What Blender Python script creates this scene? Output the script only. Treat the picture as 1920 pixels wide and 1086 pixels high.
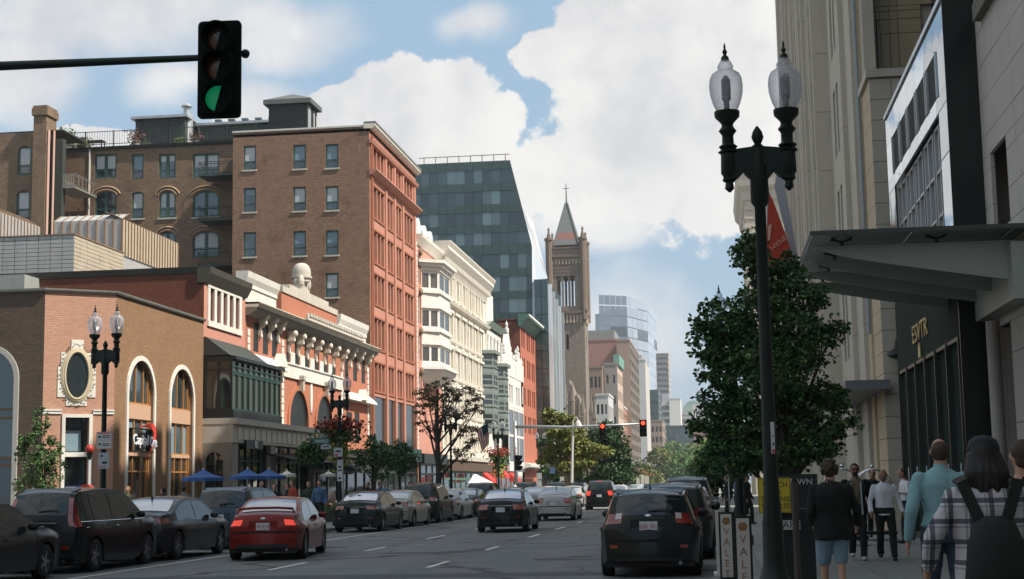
import bpy, math, random
from math import sin, cos, pi, radians, atan2, sqrt, hypot
from mathutils import Vector, Matrix, noise
random.seed(7)
RND = random.Random(11)
sc = bpy.context.scene
COL = sc.collection
for o in list(bpy.data.objects): bpy.data.objects.remove(o)

# ------------------------------------------------------------------ camera
FPX = 2800.0; YAW = 0.1333022; PITCH = 0.1302035; ROLL = -0.0174; EYE = Vector((0, 0, 1.62))
fwd = Vector((-sin(YAW)*cos(PITCH), cos(YAW)*cos(PITCH), sin(PITCH)))
r0 = Vector((cos(YAW), sin(YAW), 0)); u0_ = r0.cross(fwd)
rgt = r0*cos(ROLL)+u0_*sin(ROLL); upv = u0_*cos(ROLL)-r0*sin(ROLL)
cd = bpy.data.cameras.new('camera'); cam = bpy.data.objects.new('camera', cd); COL.objects.link(cam)
M = Matrix.Identity(4)
for i, v in enumerate((rgt, upv, -fwd)):
    for k in range(3): M[k][i] = v[k]
M.translation = EYE; cam.matrix_world = M
cd.sensor_width = 36; cd.lens = FPX/1920*36; cd.clip_start = 0.1; cd.clip_end = 20000
sc.camera = cam
# a measured picture point -> direction, and -> a point on a plane of the street's own axes
def ray(px, py): return fwd*FPX + rgt*(px-960) - upv*(py-543)
def onX(px, py, X): d = ray(px, py); return EYE + d*((X-EYE.x)/d.x)
def onY(px, py, Y): d = ray(px, py); return EYE + d*((Y-EYE.y)/d.y)
def onZ(px, py, Z): d = ray(px, py); return EYE + d*((Z-EYE.z)/d.z)

# ------------------------------------------------------------------ light
SUN_EL, SUN_AZ = radians(50), radians(-13)          # azimuth measured from +X (negative: towards the camera)
sdir = Vector((cos(SUN_EL)*cos(SUN_AZ), cos(SUN_EL)*sin(SUN_AZ), sin(SUN_EL)))
sl = bpy.data.lights.new('sun', 'SUN'); sl.energy = 5.0; sl.angle = radians(0.53); sl.color = (1.0, 0.93, 0.82)
so = bpy.data.objects.new('sun', sl); COL.objects.link(so)
so.rotation_euler = sdir.to_track_quat('Z', 'Y').to_euler(); so.location = (60, -20, 80)
sc.view_settings.view_transform = 'Standard'; sc.view_settings.look = 'None'
sc.view_settings.exposure = 0.5; sc.view_settings.gamma = 1.0; sc.view_settings.use_curve_mapping = False
sc.cycles.max_bounces = 5; sc.cycles.diffuse_bounces = 3; sc.cycles.glossy_bounces = 3; sc.cycles.transmission_bounces = 5
sc.cycles.transparent_max_bounces = 8; sc.cycles.volume_bounces = 0
sc.cycles.caustics_reflective = False; sc.cycles.caustics_refractive = False
sc.cycles.use_denoising = True

class NT:
    """small node helper"""
    def __init__(s, nt): s.nt = nt
    def n(s, t, ins=None, **kw):
        nd = s.nt.nodes.new('ShaderNode'+t)
        for k, v in kw.items(): setattr(nd, k, v)
        for k, v in (ins or {}).items():
            sock = nd.inputs[k]
            if isinstance(v, bpy.types.NodeSocket): s.nt.links.new(v, sock)
            else:
                try: sock.default_value = v
                except Exception: sock.default_value = (*v, 1)
        return nd
    def m(s, op, a, b=0.0, c=0.0, clamp=False):
        return s.n('Math', {0: a, 1: b, 2: c}, operation=op, use_clamp=clamp).outputs[0]
    def mix(s, f, a, b, bt='MIX'):
        nd = s.n('Mix', None, data_type='RGBA', blend_type=bt)
        for i, v in ((0, f), (6, a), (7, b)):
            if isinstance(v, bpy.types.NodeSocket): s.nt.links.new(v, nd.inputs[i])
            else: nd.inputs[i].default_value = v if (i == 0 or len(v) == 4) else (*v, 1)
        return nd.outputs[2]
    def noise(s, vec, scale, detail=3, rough=0.5, dist=0.0):
        return s.n('TexNoise', {'Vector': vec, 'Scale': scale, 'Detail': detail, 'Roughness': rough, 'Distortion': dist}).outputs['Fac']
    def ramp(s, v, a, b):
        return s.n('MapRange', {0: v, 1: a, 2: b, 3: 0.0, 4: 1.0}, interpolation_type='SMOOTHSTEP').outputs[0]

world = bpy.data.worlds.new('World'); sc.world = world; world.use_nodes = True
W = NT(world.node_tree); W.nt.nodes.clear()
sky = W.n('TexSky', None, sky_type='NISHITA', sun_disc=False, sun_elevation=SUN_EL, sun_rotation=pi/2-SUN_AZ, air_density=1.3, dust_density=1.6, ozone_density=1.0)
tc = W.n('TexCoord').outputs['Generated']
sx = W.n('SeparateXYZ', {0: tc}).outputs
yy = W.m('MAXIMUM', sx[1], 0.05)
cu, cv = W.m('DIVIDE', sx[0], yy), W.m('DIVIDE', sx[2], yy)
fb1 = W.noise(tc, 5.0, 6, 0.6); fb2 = W.noise(tc, 26.0, 6, 0.62)
fu = W.m('ADD', cu, W.m('MULTIPLY', W.m('SUBTRACT', W.noise(tc, 14.0, 4), 0.5), 0.045))
fv = W.m('ADD', cv, W.m('MULTIPLY', W.m('SUBTRACT', W.noise(W.n('VectorMath', {0: tc, 1: (9, 4, 2)}, operation='ADD').outputs[0], 14.0, 4), 0.5), 0.045))
def blobs(lst):
    out = None
    for (px, py, rx, ry, amp) in lst:
        d = ray(px, py); u, v = d.x/d.y, d.z/d.y
        a = W.m('MULTIPLY', W.m('SUBTRACT', fu, u), FPX/rx); b = W.m('MULTIPLY', W.m('SUBTRACT', fv, v), FPX/ry)
        r2 = W.m('ADD', W.m('MULTIPLY', a, a), W.m('MULTIPLY', b, b))
        g = W.m('MULTIPLY', W.m('SUBTRACT', 1.0, W.m('SQRT', r2)), amp)
        out = g if out is None else W.m('MAXIMUM', out, g)
    return out
crisp = blobs([(790, 190, 150, 105, 1), (700, 205, 130, 60, 1), (880, 250, 110, 90, 1), (560, 250, 220, 70, 1), (760, 330, 260, 130, 1),
               (1250, 130, 250, 330, 1), (1130, 60, 130, 110, 1), (1040, 110, 95, 70, 1), (1080, 330, 150, 120, 1), (1340, 330, 200, 110, 1), (1500, 60, 400, 330, 1),
               (200, 268, 130, 42, 1), (120, 262, 90, 40, 1), (1190, 395, 110, 45, .8), (300, -120, 500, 130, 1)])
soft = blobs([(200, 20, 470, 150, 1), (40, 130, 200, 150, 1), (300, 150, 130, 60, .7), (500, 60, 200, 100, .9), (470, 200, 120, 60, .5),
              (1130, 440, 150, 45, .8), (1010, 430, 90, 60, .5), (900, 40, 60, 40, .5), (1150, 600, 120, 90, .35)])
nz = W.m('ADD', W.m('SUBTRACT', fb2, 0.5), W.m('MULTIPLY', W.m('SUBTRACT', W.noise(tc, 75.0, 4, 0.6), 0.5), 0.45))
c1 = W.ramp(W.m('ADD', crisp, W.m('MULTIPLY', nz, 0.75)), -0.02, 0.10)
c2 = W.m('MULTIPLY', W.ramp(W.m('ADD', soft, W.m('MULTIPLY', W.m('SUBTRACT', fb1, 0.5), 1.5)), -0.15, 0.55), 0.92)
front = W.m('MAXIMUM', c1, c2)
gen = W.ramp(W.noise(W.n('VectorMath', {0: tc, 1: (3, 7, 1)}, operation='ADD').outputs[0], 2.6, 7, 0.6), 0.44, 0.60)
gen = W.m('MULTIPLY', gen, W.ramp(sx[2], 0.02, 0.2))
edge = W.m('MAXIMUM', W.ramp(W.m('ABSOLUTE', W.m('ADD', cu, 0.1)), 0.5, 0.9), W.ramp(cv, 0.42, 0.7))
edge = W.m('MAXIMUM', edge, W.m('SUBTRACT', 1.0, W.ramp(sx[1], 0.05, 0.25)))
cloud = W.m('ADD', W.m('MULTIPLY', front, W.m('SUBTRACT', 1.0, edge)), W.m('MULTIPLY', gen, edge), clamp=True)
shade = W.ramp(W.m('ADD', W.m('ADD', W.m('MULTIPLY', W.noise(tc, 9.0, 6, 0.6), 0.75), W.m('MULTIPLY', fb1, 0.35)), W.m('MULTIPLY', fb2, 0.22)), 0.46, 0.80)
ccol = W.mix(shade, (0.47, 0.475, 0.50, 1), (0.69, 0.68, 0.66, 1))
bskys = W.n('VectorMath', {0: sky.outputs[0], 'Scale': 0.06}, operation='SCALE').outputs[0]
bsky = W.mix(0.72, bskys, (0.30, 0.445, 0.60, 1))
full = W.mix(cloud, bsky, ccol)
bg = W.n('Background', {'Color': full, 'Strength': 1.0})
W.nt.links.new(bg.outputs[0], W.n('OutputWorld').inputs[0])

# ------------------------------------------------------------------ materials
MATS = {}
def mat(name, col, rough=0.8, metal=0.0, var=0.12, scale=6.0, bump=0.0, bscale=60.0, spec=0.4, emit=None, es=0.0, trans=0.0, coat=0.0, alpha=1.0, dirt=0.0, coord='Object'):
    if name in MATS: return MATS[name]
    m = bpy.data.materials.new(name); m.use_nodes = True; t = NT(m.node_tree)
    p = m.node_tree.nodes['Principled BSDF']
    v = t.n('TexCoord').outputs[coord]
    a = t.noise(v, scale, 4, 0.6)
    c = t.mix(a, tuple(x*(1-var) for x in col), tuple(min(1, x*(1+var)) for x in col))
    if dirt:
        g = t.ramp(t.noise(t.n('Mapping', {0: v, 3: (0.9, 0.9, 0.18)}).outputs[0], 2.2, 5, 0.65), 0.48, 0.75)
        c = t.mix(t.m('MULTIPLY', g, dirt), c, tuple(x*0.5 for x in col))
    t.nt.links.new(c, p.inputs['Base Color'])
    p.inputs['Roughness'].default_value = rough; p.inputs['Metallic'].default_value = metal
    p.inputs['Specular IOR Level'].default_value = spec; p.inputs['Transmission Weight'].default_value = trans
    p.inputs['Coat Weight'].default_value = coat; p.inputs['Coat Roughness'].default_value = 0.03
    p.inputs['Alpha'].default_value = alpha
    if emit: p.inputs['Emission Color'].default_value = (*emit, 1); p.inputs['Emission Strength'].default_value = es
    if bump:
        b = t.n('Bump', {'Strength': bump, 'Distance': 0.02, 'Height': t.noise(v, bscale, 4)})
        t.nt.links.new(b.outputs[0], p.inputs['Normal'])
    MATS[name] = m; return m
def brick_mat(name, c1, c2, mortar, bw=0.215, bh=0.075, var=0.5, stain=0.35, stcol=None, mo=0.012, bump=0.5, patch=0.0):
    if name in MATS: return MATS[name]
    m = bpy.data.materials.new(name); m.use_nodes = True; t = NT(m.node_tree); p = m.node_tree.nodes['Principled BSDF']
    g = t.n('TexCoord').outputs['Object']; s = t.n('SeparateXYZ', {0: g}).outputs
    uv = t.n('CombineXYZ', {0: t.m('ADD', s[0], s[1]), 1: s[2], 2: 0.0}).outputs[0]
    b = t.n('TexBrick', {'Vector': uv, 'Color1': c1, 'Color2': c2, 'Mortar': mortar, 'Scale': 1.0, 'Mortar Size': mo, 'Mortar Smooth': 0.3, 'Bias': 0.0, 'Brick Width': bw, 'Row Height': bh})
    b.offset = 0.5
    n1 = t.noise(g, 0.55, 6, 0.65); n2 = t.noise(g, 3.0, 6, 0.7); n3 = t.noise(uv, 14.0, 3, 0.7)
    c = t.mix(t.m('MULTIPLY', t.ramp(n2, 0.35, 0.75), var), b.outputs[0], tuple(x*0.68 for x in c1))
    c = t.mix(t.m('MULTIPLY', t.ramp(n3, 0.4, 0.7), 0.35), c, tuple(min(1, x*1.35) for x in c2))
    c = t.mix(t.m('MULTIPLY', t.ramp(n1, 0.5, 0.75), stain), c, stcol or tuple(x*0.45 for x in c1))
    if patch:
        pm = t.ramp(t.noise(t.n('Mapping', {0: g, 3: (1.6, 1.6, 0.5)}).outputs[0], 1.1, 7, 0.75), 0.60, 0.72)
        c = t.mix(t.m('MULTIPLY', pm, patch), c, (0.55, 0.47, 0.40, 1))
    t.nt.links.new(c, p.inputs['Base Color']); p.inputs['Roughness'].default_value = 0.9; p.inputs['Specular IOR Level'].default_value = 0.2
    bp = t.n('Bump', {'Strength': bump, 'Distance': 0.01, 'Height': b.outputs['Fac']}, invert=True)
    t.nt.links.new(bp.outputs[0], p.inputs['Normal'])
    MATS[name] = m; return m
def glass_mat(name, col=(0.02, 0.03, 0.03), rough=0.05, spec=0.9, wob=0.02, metal=0.0):
    if name in MATS: return MATS[name]
    m = bpy.data.materials.new(name); m.use_nodes = True; t = NT(m.node_tree); p = m.node_tree.nodes['Principled BSDF']
    g = t.n('TexCoord').outputs['Object']; oi = t.n('ObjectInfo').outputs['Random']
    c = t.mix(oi, tuple(x*0.6 for x in col), tuple(min(1, x*1.7) for x in col))
    t.nt.links.new(c, p.inputs['Base Color']); p.inputs['Roughness'].default_value = rough
    p.inputs['Specular IOR Level'].default_value = spec; p.inputs['IOR'].default_value = 1.6; p.inputs['Metallic'].default_value = metal
    if wob:
        b = t.n('Bump', {'Strength': wob*5, 'Distance': 0.05, 'Height': t.noise(g, 0.8, 2)})
        t.nt.links.new(b.outputs[0], p.inputs['Normal'])
    MATS[name] = m; return m

# ------------------------------------------------------------------ mesh helpers
class MB:
    def __init__(s): s.v = []; s.f = []
    def add(s, vs, fs):
        n = len(s.v); s.v += [tuple(v) for v in vs]; s.f += [tuple(i+n for i in f) for f in fs]
    def box(s, a, b):
        x0, y0, z0 = a; x1, y1, z1 = b
        s.add([(x0,y0,z0),(x1,y0,z0),(x1,y1,z0),(x0,y1,z0),(x0,y0,z1),(x1,y0,z1),(x1,y1,z1),(x0,y1,z1)],
              [(0,3,2,1),(4,5,6,7),(0,1,5,4),(1,2,6,5),(2,3,7,6),(3,0,4,7)])
    def quad(s, *p): s.add(p, [tuple(range(len(p)))])
    def prism(s, poly, vec):
        n = len(poly); vec = Vector(vec); P = [Vector(p) for p in poly]
        s.add(P+[p+vec for p in P], [tuple(range(n))[::-1], tuple(range(n, 2*n))]+[(i,(i+1)%n,n+(i+1)%n,n+i) for i in range(n)])
    def tube(s, pts, rad, n=8, cap=True):
        pts = [Vector(p) for p in pts]
        if not hasattr(rad, '__len__'): rad = [rad]*len(pts)
        rings = []; ref = None
        for i, p in enumerate(pts):
            t = (pts[min(i+1, len(pts)-1)]-pts[max(i-1, 0)]).normalized()
            if ref is None: ref = Vector((1, 0, 0)) if abs(t.x) < 0.9 else Vector((0, 1, 0))
            a = t.cross(ref).normalized(); b = t.cross(a).normalized(); ref = a.cross(t)
            rings.append([p+(a*cos(2*pi*k/n)+b*sin(2*pi*k/n))*rad[i] for k in range(n)])
        s.loft(rings, cap)
    def loft(s, rings, cap=True):
        n = len(rings[0]); vs = [v for r in rings for v in r]; fs = []
        for i in range(len(rings)-1):
            for k in range(n):
                fs.append((i*n+k, i*n+(k+1) % n, (i+1)*n+(k+1) % n, (i+1)*n+k))
        if cap: fs.append(tuple(range(n))[::-1]); fs.append(tuple(range((len(rings)-1)*n, len(rings)*n)))
        s.add(vs, fs)
    def lathe(s, prof, c=(0,0,0), n=16, cap=True, sx=1.0, sy=1.0):
        s.loft([[(c[0]+r*sx*cos(2*pi*k/n), c[1]+r*sy*sin(2*pi*k/n), c[2]+z) for k in range(n)] for r, z in prof], cap)
    def ell(s, c, r, n=10, m=7):
        c = Vector(c); rs = []
        for i in range(1, m):
            a = pi*i/m; rs.append([(c.x+r[0]*sin(a)*cos(2*pi*k/n), c.y+r[1]*sin(a)*sin(2*pi*k/n), c.z+r[2]*cos(a)) for k in range(n)])
        s.loft(rs, True)
    def mesh(s, name, m=None, smooth=False):
        me = bpy.data.meshes.new(name); me.from_pydata(s.v, [], s.f); me.update()
        if m: me.materials.append(m)
        if smooth is True: me.shade_smooth()
        elif smooth: me.shade_smooth(); me.set_sharp_from_angle(angle=radians(smooth))
        return me
    def build(s, name, m=None, parent=None, smooth=False, loc=None):
        return link(name, s.mesh(name, m, smooth), parent, loc, world=loc is None)
def link(name, data, parent=None, loc=None, rz=0.0, world=False):
    """a new object; with world=True its vertices are in world coordinates and the parent is an unrotated Empty"""
    o = bpy.data.objects.new(name, data); COL.objects.link(o)
    if parent: o.parent = parent
    if world and parent and not parent.get('_own'): o.location = -Vector(parent.get('_o', (0, 0, 0)))
    elif loc is not None: o.location = loc
    if rz: o.rotation_euler[2] = rz
    return o
def thing(name, label, cat, loc=(0, 0, 0), group=None, own=False, rz=0.0):
    """Empty at the base. own=True: parts are modelled about the Empty itself; else in world coordinates"""
    o = bpy.data.objects.new(name, None); COL.objects.link(o); o.location = loc; o.rotation_euler[2] = rz; o.empty_display_size = 0.3
    o['label'] = label; o['category'] = cat
    if group: o['group'] = group
    o['_o'] = tuple(loc)
    if own: o['_own'] = 1
    return o
def part(parent, name, mb, m, smooth=False):
    return mb.build(name, m, parent, smooth, loc=(0, 0, 0) if parent.get('_own') else None)
def parts(parent, name, mb, m, smooth=False):    # every separate piece of the mesh becomes a part of its own
    n = len(mb.v); up = list(range(n))
    def fd(i):
        while up[i] != i: up[i] = up[up[i]]; i = up[i]
        return i
    for f in mb.f:
        r = fd(f[0])
        for i in f[1:]: up[fd(i)] = r
    gr = {}
    for f in mb.f: gr.setdefault(fd(f[0]), []).append(f)
    for fs in gr.values():
        ids = sorted(set(i for f in fs for i in f)); mp = {i: k for k, i in enumerate(ids)}; q = MB(); q.v = [mb.v[i] for i in ids]; q.f = [tuple(mp[i] for i in f) for f in fs]; part(parent, name, q, m, smooth)
def sub(parent, name, mb, m, smooth=False):      # a sub-part in its part's own coordinates
    return mb.build(name, m, parent, smooth, loc=(0, 0, 0))
def tag(o, label=None, cat=None, group=None, kind=None):
    if label: o['label'] = label
    if cat: o['category'] = cat
    if group: o['group'] = group
    if kind: o['kind'] = kind
    return o
def kids(o): return [c for c in bpy.data.objects if c.parent == o]
def copy_tree(o, parent=None, tree=None):
    c = o.copy(); COL.objects.link(c); c.parent = parent
    for ch, sub_ in tree: copy_tree(ch, c, sub_)
    return c
def tree_of(o, depth=0): return [(c, tree_of(c)) for c in o.children]
TMP = bpy.data.scenes.new('workshop')          # a side scene, so that modifiers are evaluated without the whole street
TRASH = []
def baked(o):
    vl = TMP.view_layers[0]; vl.update(); me = bpy.data.meshes.new_from_object(o.evaluated_get(vl.depsgraph)); TMP.collection.objects.unlink(o); TRASH.append(o); return me
def text(parent, name, s, m, size, loc, rot, extrude=0.004, align='CENTER', sx=1.0):
    cu_ = bpy.data.curves.new('lettering', 'FONT'); cu_.body = s; cu_.size = size; cu_.extrude = extrude; cu_.align_x = align; cu_.align_y = 'CENTER'; cu_.resolution_u = 2
    t_ = bpy.data.objects.new('lettering', cu_); TMP.collection.objects.link(t_)
    me = baked(t_)
    me.materials.clear(); me.materials.append(m)
    o = bpy.data.objects.new(name, me); COL.objects.link(o); o.parent = parent
    o.location = loc; o.rotation_euler = rot; o.scale[0] = sx
    return o

# ------------------------------------------------------------------ facades
class Fac:
    def __init__(s, o, u, n):
        s.o = Vector((o[0], o[1], 0)); s.u = Vector((u[0], u[1], 0)).normalized(); s.n = Vector((n[0], n[1], 0)).normalized()
        s.rz = atan2(s.u.y, s.u.x)
    def P(s, u, d, z): p = s.o+s.u*u+s.n*d; return Vector((p.x, p.y, z))
    def px(s, px, py, d=0.0):
        r = ray(px, py); o = s.o+s.n*d
        t = ((o-EYE).dot(s.n))/r.dot(s.n); q = EYE+r*t
        return (Vector((q.x, q.y, 0))-s.o).dot(s.u), q.z
    def U(s, px, py=700, d=0.0): return s.px(px, py, d)[0]
    def Z(s, px, py, d=0.0): return s.px(px, py, d)[1]
    def box(s, mb, u0, u1, d0, d1, z0, z1):
        c = [s.P(u0,d0,z0), s.P(u1,d0,z0), s.P(u1,d1,z0), s.P(u0,d1,z0)]
        mb.prism(c, (0, 0, z1-z0))
    def ext(s, mb, u0, u1, prof):                    # prof: closed polygon of (d, z)
        mb.prism([s.P(u0, d, z) for d, z in prof], s.u*(u1-u0))
    def wall(s, mb, u0, u1, z0, z1, ops, depth=0.2, thick=0.35, d=0.0):
        """a wall with real openings. ops: (u0,u1,z0,z1[,rise])"""
        if u0 > u1: u0, u1 = u1, u0
        ops = [tuple(o)+(0.0,)*(5-len(o)) for o in ops]
        us = sorted(set([u0, u1]+[round(x, 4) for o in ops for x in o[:2]])); zs = sorted(set([z0, z1]+[round(x, 4) for o in ops for x in o[2:4]]))
        us = [x for x in us if u0-1e-6 <= x <= u1+1e-6]; zs = [x for x in zs if z0-1e-6 <= x <= z1+1e-6]
        for j in range(len(zs)-1):
            zc = (zs[j]+zs[j+1])/2; run = None
            for i in range(len(us)-1):
                uc = (us[i]+us[i+1])/2
                solid = not any(o[0] < uc < o[1] and o[2] < zc < o[3] for o in ops)
                if solid and run is None: run = us[i]
                if (not solid) and run is not None: s._q(mb, run, us[i], zs[j], zs[j+1], d); run = None
            if run is not None: s._q(mb, run, us[-1], zs[j], zs[j+1], d)
        for (a, b, c, e, r) in ops:
            top = []
            if r > 0:
                n = 12; w = (b-a)/2; R = (w*w+r*r)/(2*r); uc = (a+b)/2; zc = e-R
                for k in range(n+1):
                    th = -math.asin(min(1, w/R))+2*math.asin(min(1, w/R))*k/n if r <= w else 0
                    if r <= w: top.append((uc+R*sin(th), zc+R*cos(th)))
                    else:
                        ph = pi-pi*k/n; top.append((uc+w*cos(ph), e-r+r*sin(ph)))
                for k in range(n):
                    (p, q), (p2, q2) = top[k], top[k+1]
                    mb.quad(s.P(p,d,q), s.P(p2,d,q2), s.P(p2,d,e), s.P(p,d,e))
            else: top = [(a, e), (b, e)]
            pts = [(a, c)]+top+[(b, c)]
            for k in range(len(pts)):
                p, q = pts[k], pts[(k+1) % len(pts)]
                mb.quad(s.P(p[0],d,p[1]), s.P(p[0],d-depth,p[1]), s.P(q[0],d-depth,q[1]), s.P(q[0],d,q[1]))
        # ends, top
        e_ = .006; mb.quad(s.P(u0+e_,d,z0), s.P(u0+e_,d-thick,z0), s.P(u0+e_,d-thick,z1), s.P(u0+e_,d,z1))
        mb.quad(s.P(u1-e_,d,z0), s.P(u1-e_,d,z1), s.P(u1-e_,d-thick,z1), s.P(u1-e_,d-thick,z0))
        mb.quad(s.P(u0,d,z1), s.P(u0,d-thick,z1), s.P(u1,d-thick,z1), s.P(u1,d,z1))
    def _q(s, mb, a, b, c, e, d): mb.quad(s.P(a,d,c), s.P(b,d,c), s.P(b,d,e), s.P(a,d,e))

WCACHE = {}
def win_meshes(w, h, style, fm, gm, sm, fw=0.07):
    """window seen from -Y: frame (with sashes), pane, blind, sill; origin at bottom centre of the opening, at the outer wall face"""
    key = (round(w, 2), round(h, 2), style, fm.name, gm.name, sm.name if sm else None)
    if key in WCACHE: return WCACHE[key]
    f = MB(); n, rail, rec = style[0], style[1], style[2]
    y0, y1 = rec-0.05, rec+0.03
    f.box((-w/2, y0, 0), (-w/2+fw, y1, h)); f.box((w/2-fw, y0, 0), (w/2, y1, h))
    f.box((-w/2+fw, y0, 0), (w/2-fw, y1, fw)); f.box((-w/2+fw, y0, h-fw), (w/2-fw, y1, h))
    for k in range(1, n):
        x = -w/2+w*k/n; f.box((x-fw*0.9, y0+.002, fw), (x+fw*0.9, y1-.002, h-fw))
    for r in rail: f.box((-w/2+fw, y0+0.02, h*r-fw*.4), (w/2-fw, y1-.012, h*r+fw*.4))
    g = MB(); g.quad((-w/2+fw*.5, rec+.012, fw*.5), (w/2-fw*.5, rec+.012, fw*.5), (w/2-fw*.5, rec+.012, h-fw*.5), (-w/2+fw*.5, rec+.012, h-fw*.5))
    r = [f.mesh('window', fm), g.mesh('pane', gm), None, (w, h)]
    if sm:
        b = MB(); b.box((-w/2-.08, -0.07, -0.13), (w/2+.08, 0.12, -0.003)); r[2] = b.mesh('sill', sm)
    WCACHE[key] = r; return r
BLIND = {}
def put_window(parent, fac, uc, z, w, h, style, fm, gm, sm=None, blind=0.0, bm=None, fw=0.07, d=0.0):
    ms = win_meshes(w, h, style, fm, gm, sm, fw)
    p = fac.P(uc, d, z)-Vector(parent.get('_o', (0, 0, 0)))
    o = link('window', ms[0], parent, p, fac.rz)
    link('pane', ms[1], o)
    if ms[2]: link('sill', ms[2], o)
    if blind > 0:
        k = (round(w, 2), round(h, 2), style, round(blind, 1), bm.name)
        if k not in BLIND:
            b = MB(); n = style[0]; y = style[2]+.006
            for i in range(n):
                xa = -w/2+w*i/n+fw*1.0; xb = -w/2+w*(i+1)/n-fw*1.0
                b.quad((xa, y, h*(1-blind)), (xb, y, h*(1-blind)), (xb, y, h-fw), (xa, y, h-fw))
            BLIND[k] = b.mesh('blind', bm)
        link('blind', BLIND[k], o)
    return o
# ------------------------------------------------------------------ the setting
XL = -24.0; XR = 4.9; KL = -14.5; KR = 0.0
M_asph = mat('asphalt', (0.10, 0.108, 0.112), 0.92, var=0.10, scale=0.6, bump=0.5, bscale=90, spec=0.3)
def road_mat():
    m = bpy.data.materials.new('road_asphalt'); m.use_nodes = True; t = NT(m.node_tree); p = m.node_tree.nodes['Principled BSDF']
    g = t.n('TexCoord').outputs['Object']
    big = t.noise(t.n('Mapping', {0: g, 3: (0.5, 0.09, 1)}).outputs[0], 1.0, 5, 0.6)
    fine = t.noise(g, 45.0, 3, 0.8); mid = t.noise(g, 2.2, 6, 0.7)
    c = t.mix(t.ramp(big, 0.3, 0.7), (0.12, 0.125, 0.122, 1), (0.18, 0.184, 0.178, 1))
    c = t.mix(t.m('MULTIPLY', t.ramp(mid, 0.5, 0.8), 0.5), c, (0.09, 0.095, 0.10, 1))
    c = t.mix(t.m('MULTIPLY', t.ramp(fine, 0.35, 0.75), 0.55), c, (0.26, 0.26, 0.25, 1))
    w = t.n('TexWave', {'Vector': t.n('Mapping', {0: g, 2: (0, 0, 0.15), 3: (0.05, 0.13, 1)}).outputs[0], 'Scale': 1.0, 'Distortion': 9.0, 'Detail': 3.0, 'Detail Scale': 1.4}).outputs['Fac']
    c = t.mix(t.m('MULTIPLY', t.ramp(w, 0.975, 0.995), 0.85), c, (0.05, 0.05, 0.05, 1))
    sp = t.n('SeparateXYZ', {0: g}).outputs; ln = t.m('ABSOLUTE', t.m('SUBTRACT', t.m('FRACT', t.m('DIVIDE', t.m('ADD', sp[0], 20.35), 3.2)), .5))
    c = t.mix(t.m('MULTIPLY', t.m('MULTIPLY', t.ramp(ln, .22, .05), t.ramp(mid, .3, .6)), .35), c, (.075, .08, .08, 1))
    v2 = t.n('TexVoronoi', {'Vector': g, 'Scale': .55}, feature='DISTANCE_TO_EDGE').outputs[0]; c = t.mix(t.m('MULTIPLY', t.m('MULTIPLY', t.ramp(v2, .022, .008), t.ramp(big, .45, .6)), .7), c, (.05, .05, .05, 1))
    t.nt.links.new(c, p.inputs['Base Color']); p.inputs['Roughness'].default_value = 0.85; p.inputs['Specular IOR Level'].default_value = 0.35
    b = t.n('Bump', {'Strength': 0.5, 'Distance': 0.01, 'Height': fine}); t.nt.links.new(b.outputs[0], p.inputs['Normal'])
    return m
M_road = road_mat()
M_walk = mat('sidewalk_concrete', (0.24, 0.24, 0.22), 0.9, var=0.18, scale=1.3, bump=0.3, dirt=0.5)
M_slab = mat('slab_concrete', (0.21, 0.215, 0.20), 0.88, var=0.22, scale=2.5, bump=0.3, dirt=0.55)
M_kerb = mat('granite_kerb', (0.30, 0.29, 0.27), 0.85, var=0.25, scale=9, bump=0.4)
M_paver = mat('grey_paver', (0.25, 0.26, 0.25), 0.85, var=0.3, scale=3, bump=0.3)
M_line = mat('road_paint', (0.72, 0.72, 0.68), 0.7, var=0.25, scale=12)
M_ground = mat('city_ground', (0.14, 0.14, 0.13), 0.95, scale=0.05)
def S(name, mb, m, kind='structure'): o = mb.build(name, m); o['kind'] = kind; return o
g = MB(); g.quad((-1500, -600, -.06), (1500, -600, -.06), (1500, 2600, -.06), (-1500, 2600, -.06)); S('ground', g, M_ground)
g = MB(); g.quad((KL, -40, 0), (KR, -40, 0), (KR, 900, 0), (KL, 900, 0)); road = S('road', g, M_road)
g = MB()
g.quad((-260, -14, .0), (KL-.005, -14, 0), (KL-.005, 6, 0), (-260, 6, 0)); g.quad((KR+.005, -14, 0), (200, -14, 0), (200, -2, 0), (KR+.005, -2, 0)); S('cross_street', g, M_road)
for nm, x0, x1, ya, yb in (('sidewalk_left', XL-3, KL-.16, 6, 900), ('sidewalk_right', KR+.16, 7.5, -2, 900)):
    g = MB(); g.quad((x0, ya, .12), (x1, ya, .12), (x1, yb, .12), (x0, yb, .12)); g.quad((x0, ya, 0), (x1, ya, 0), (x1, ya, .12), (x0, ya, .12)); sw = S(nm, g, M_walk)
    if nm.endswith('right'): SWR = sw
for nm, x0, x1, ya in (('kerb_left', KL-.16, KL, 6), ('kerb_right', KR, KR+.16, -2)):
    g = MB(); y = ya
    while y < 420:
        L = 1.8 if y < 60 else 9.0
        g.box((x0+.003, y+.008, -.02), (x1-.003, y+L-.008, .135+RND.uniform(-.004, .004))); y += L
    S(nm, g, M_kerb)
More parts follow.
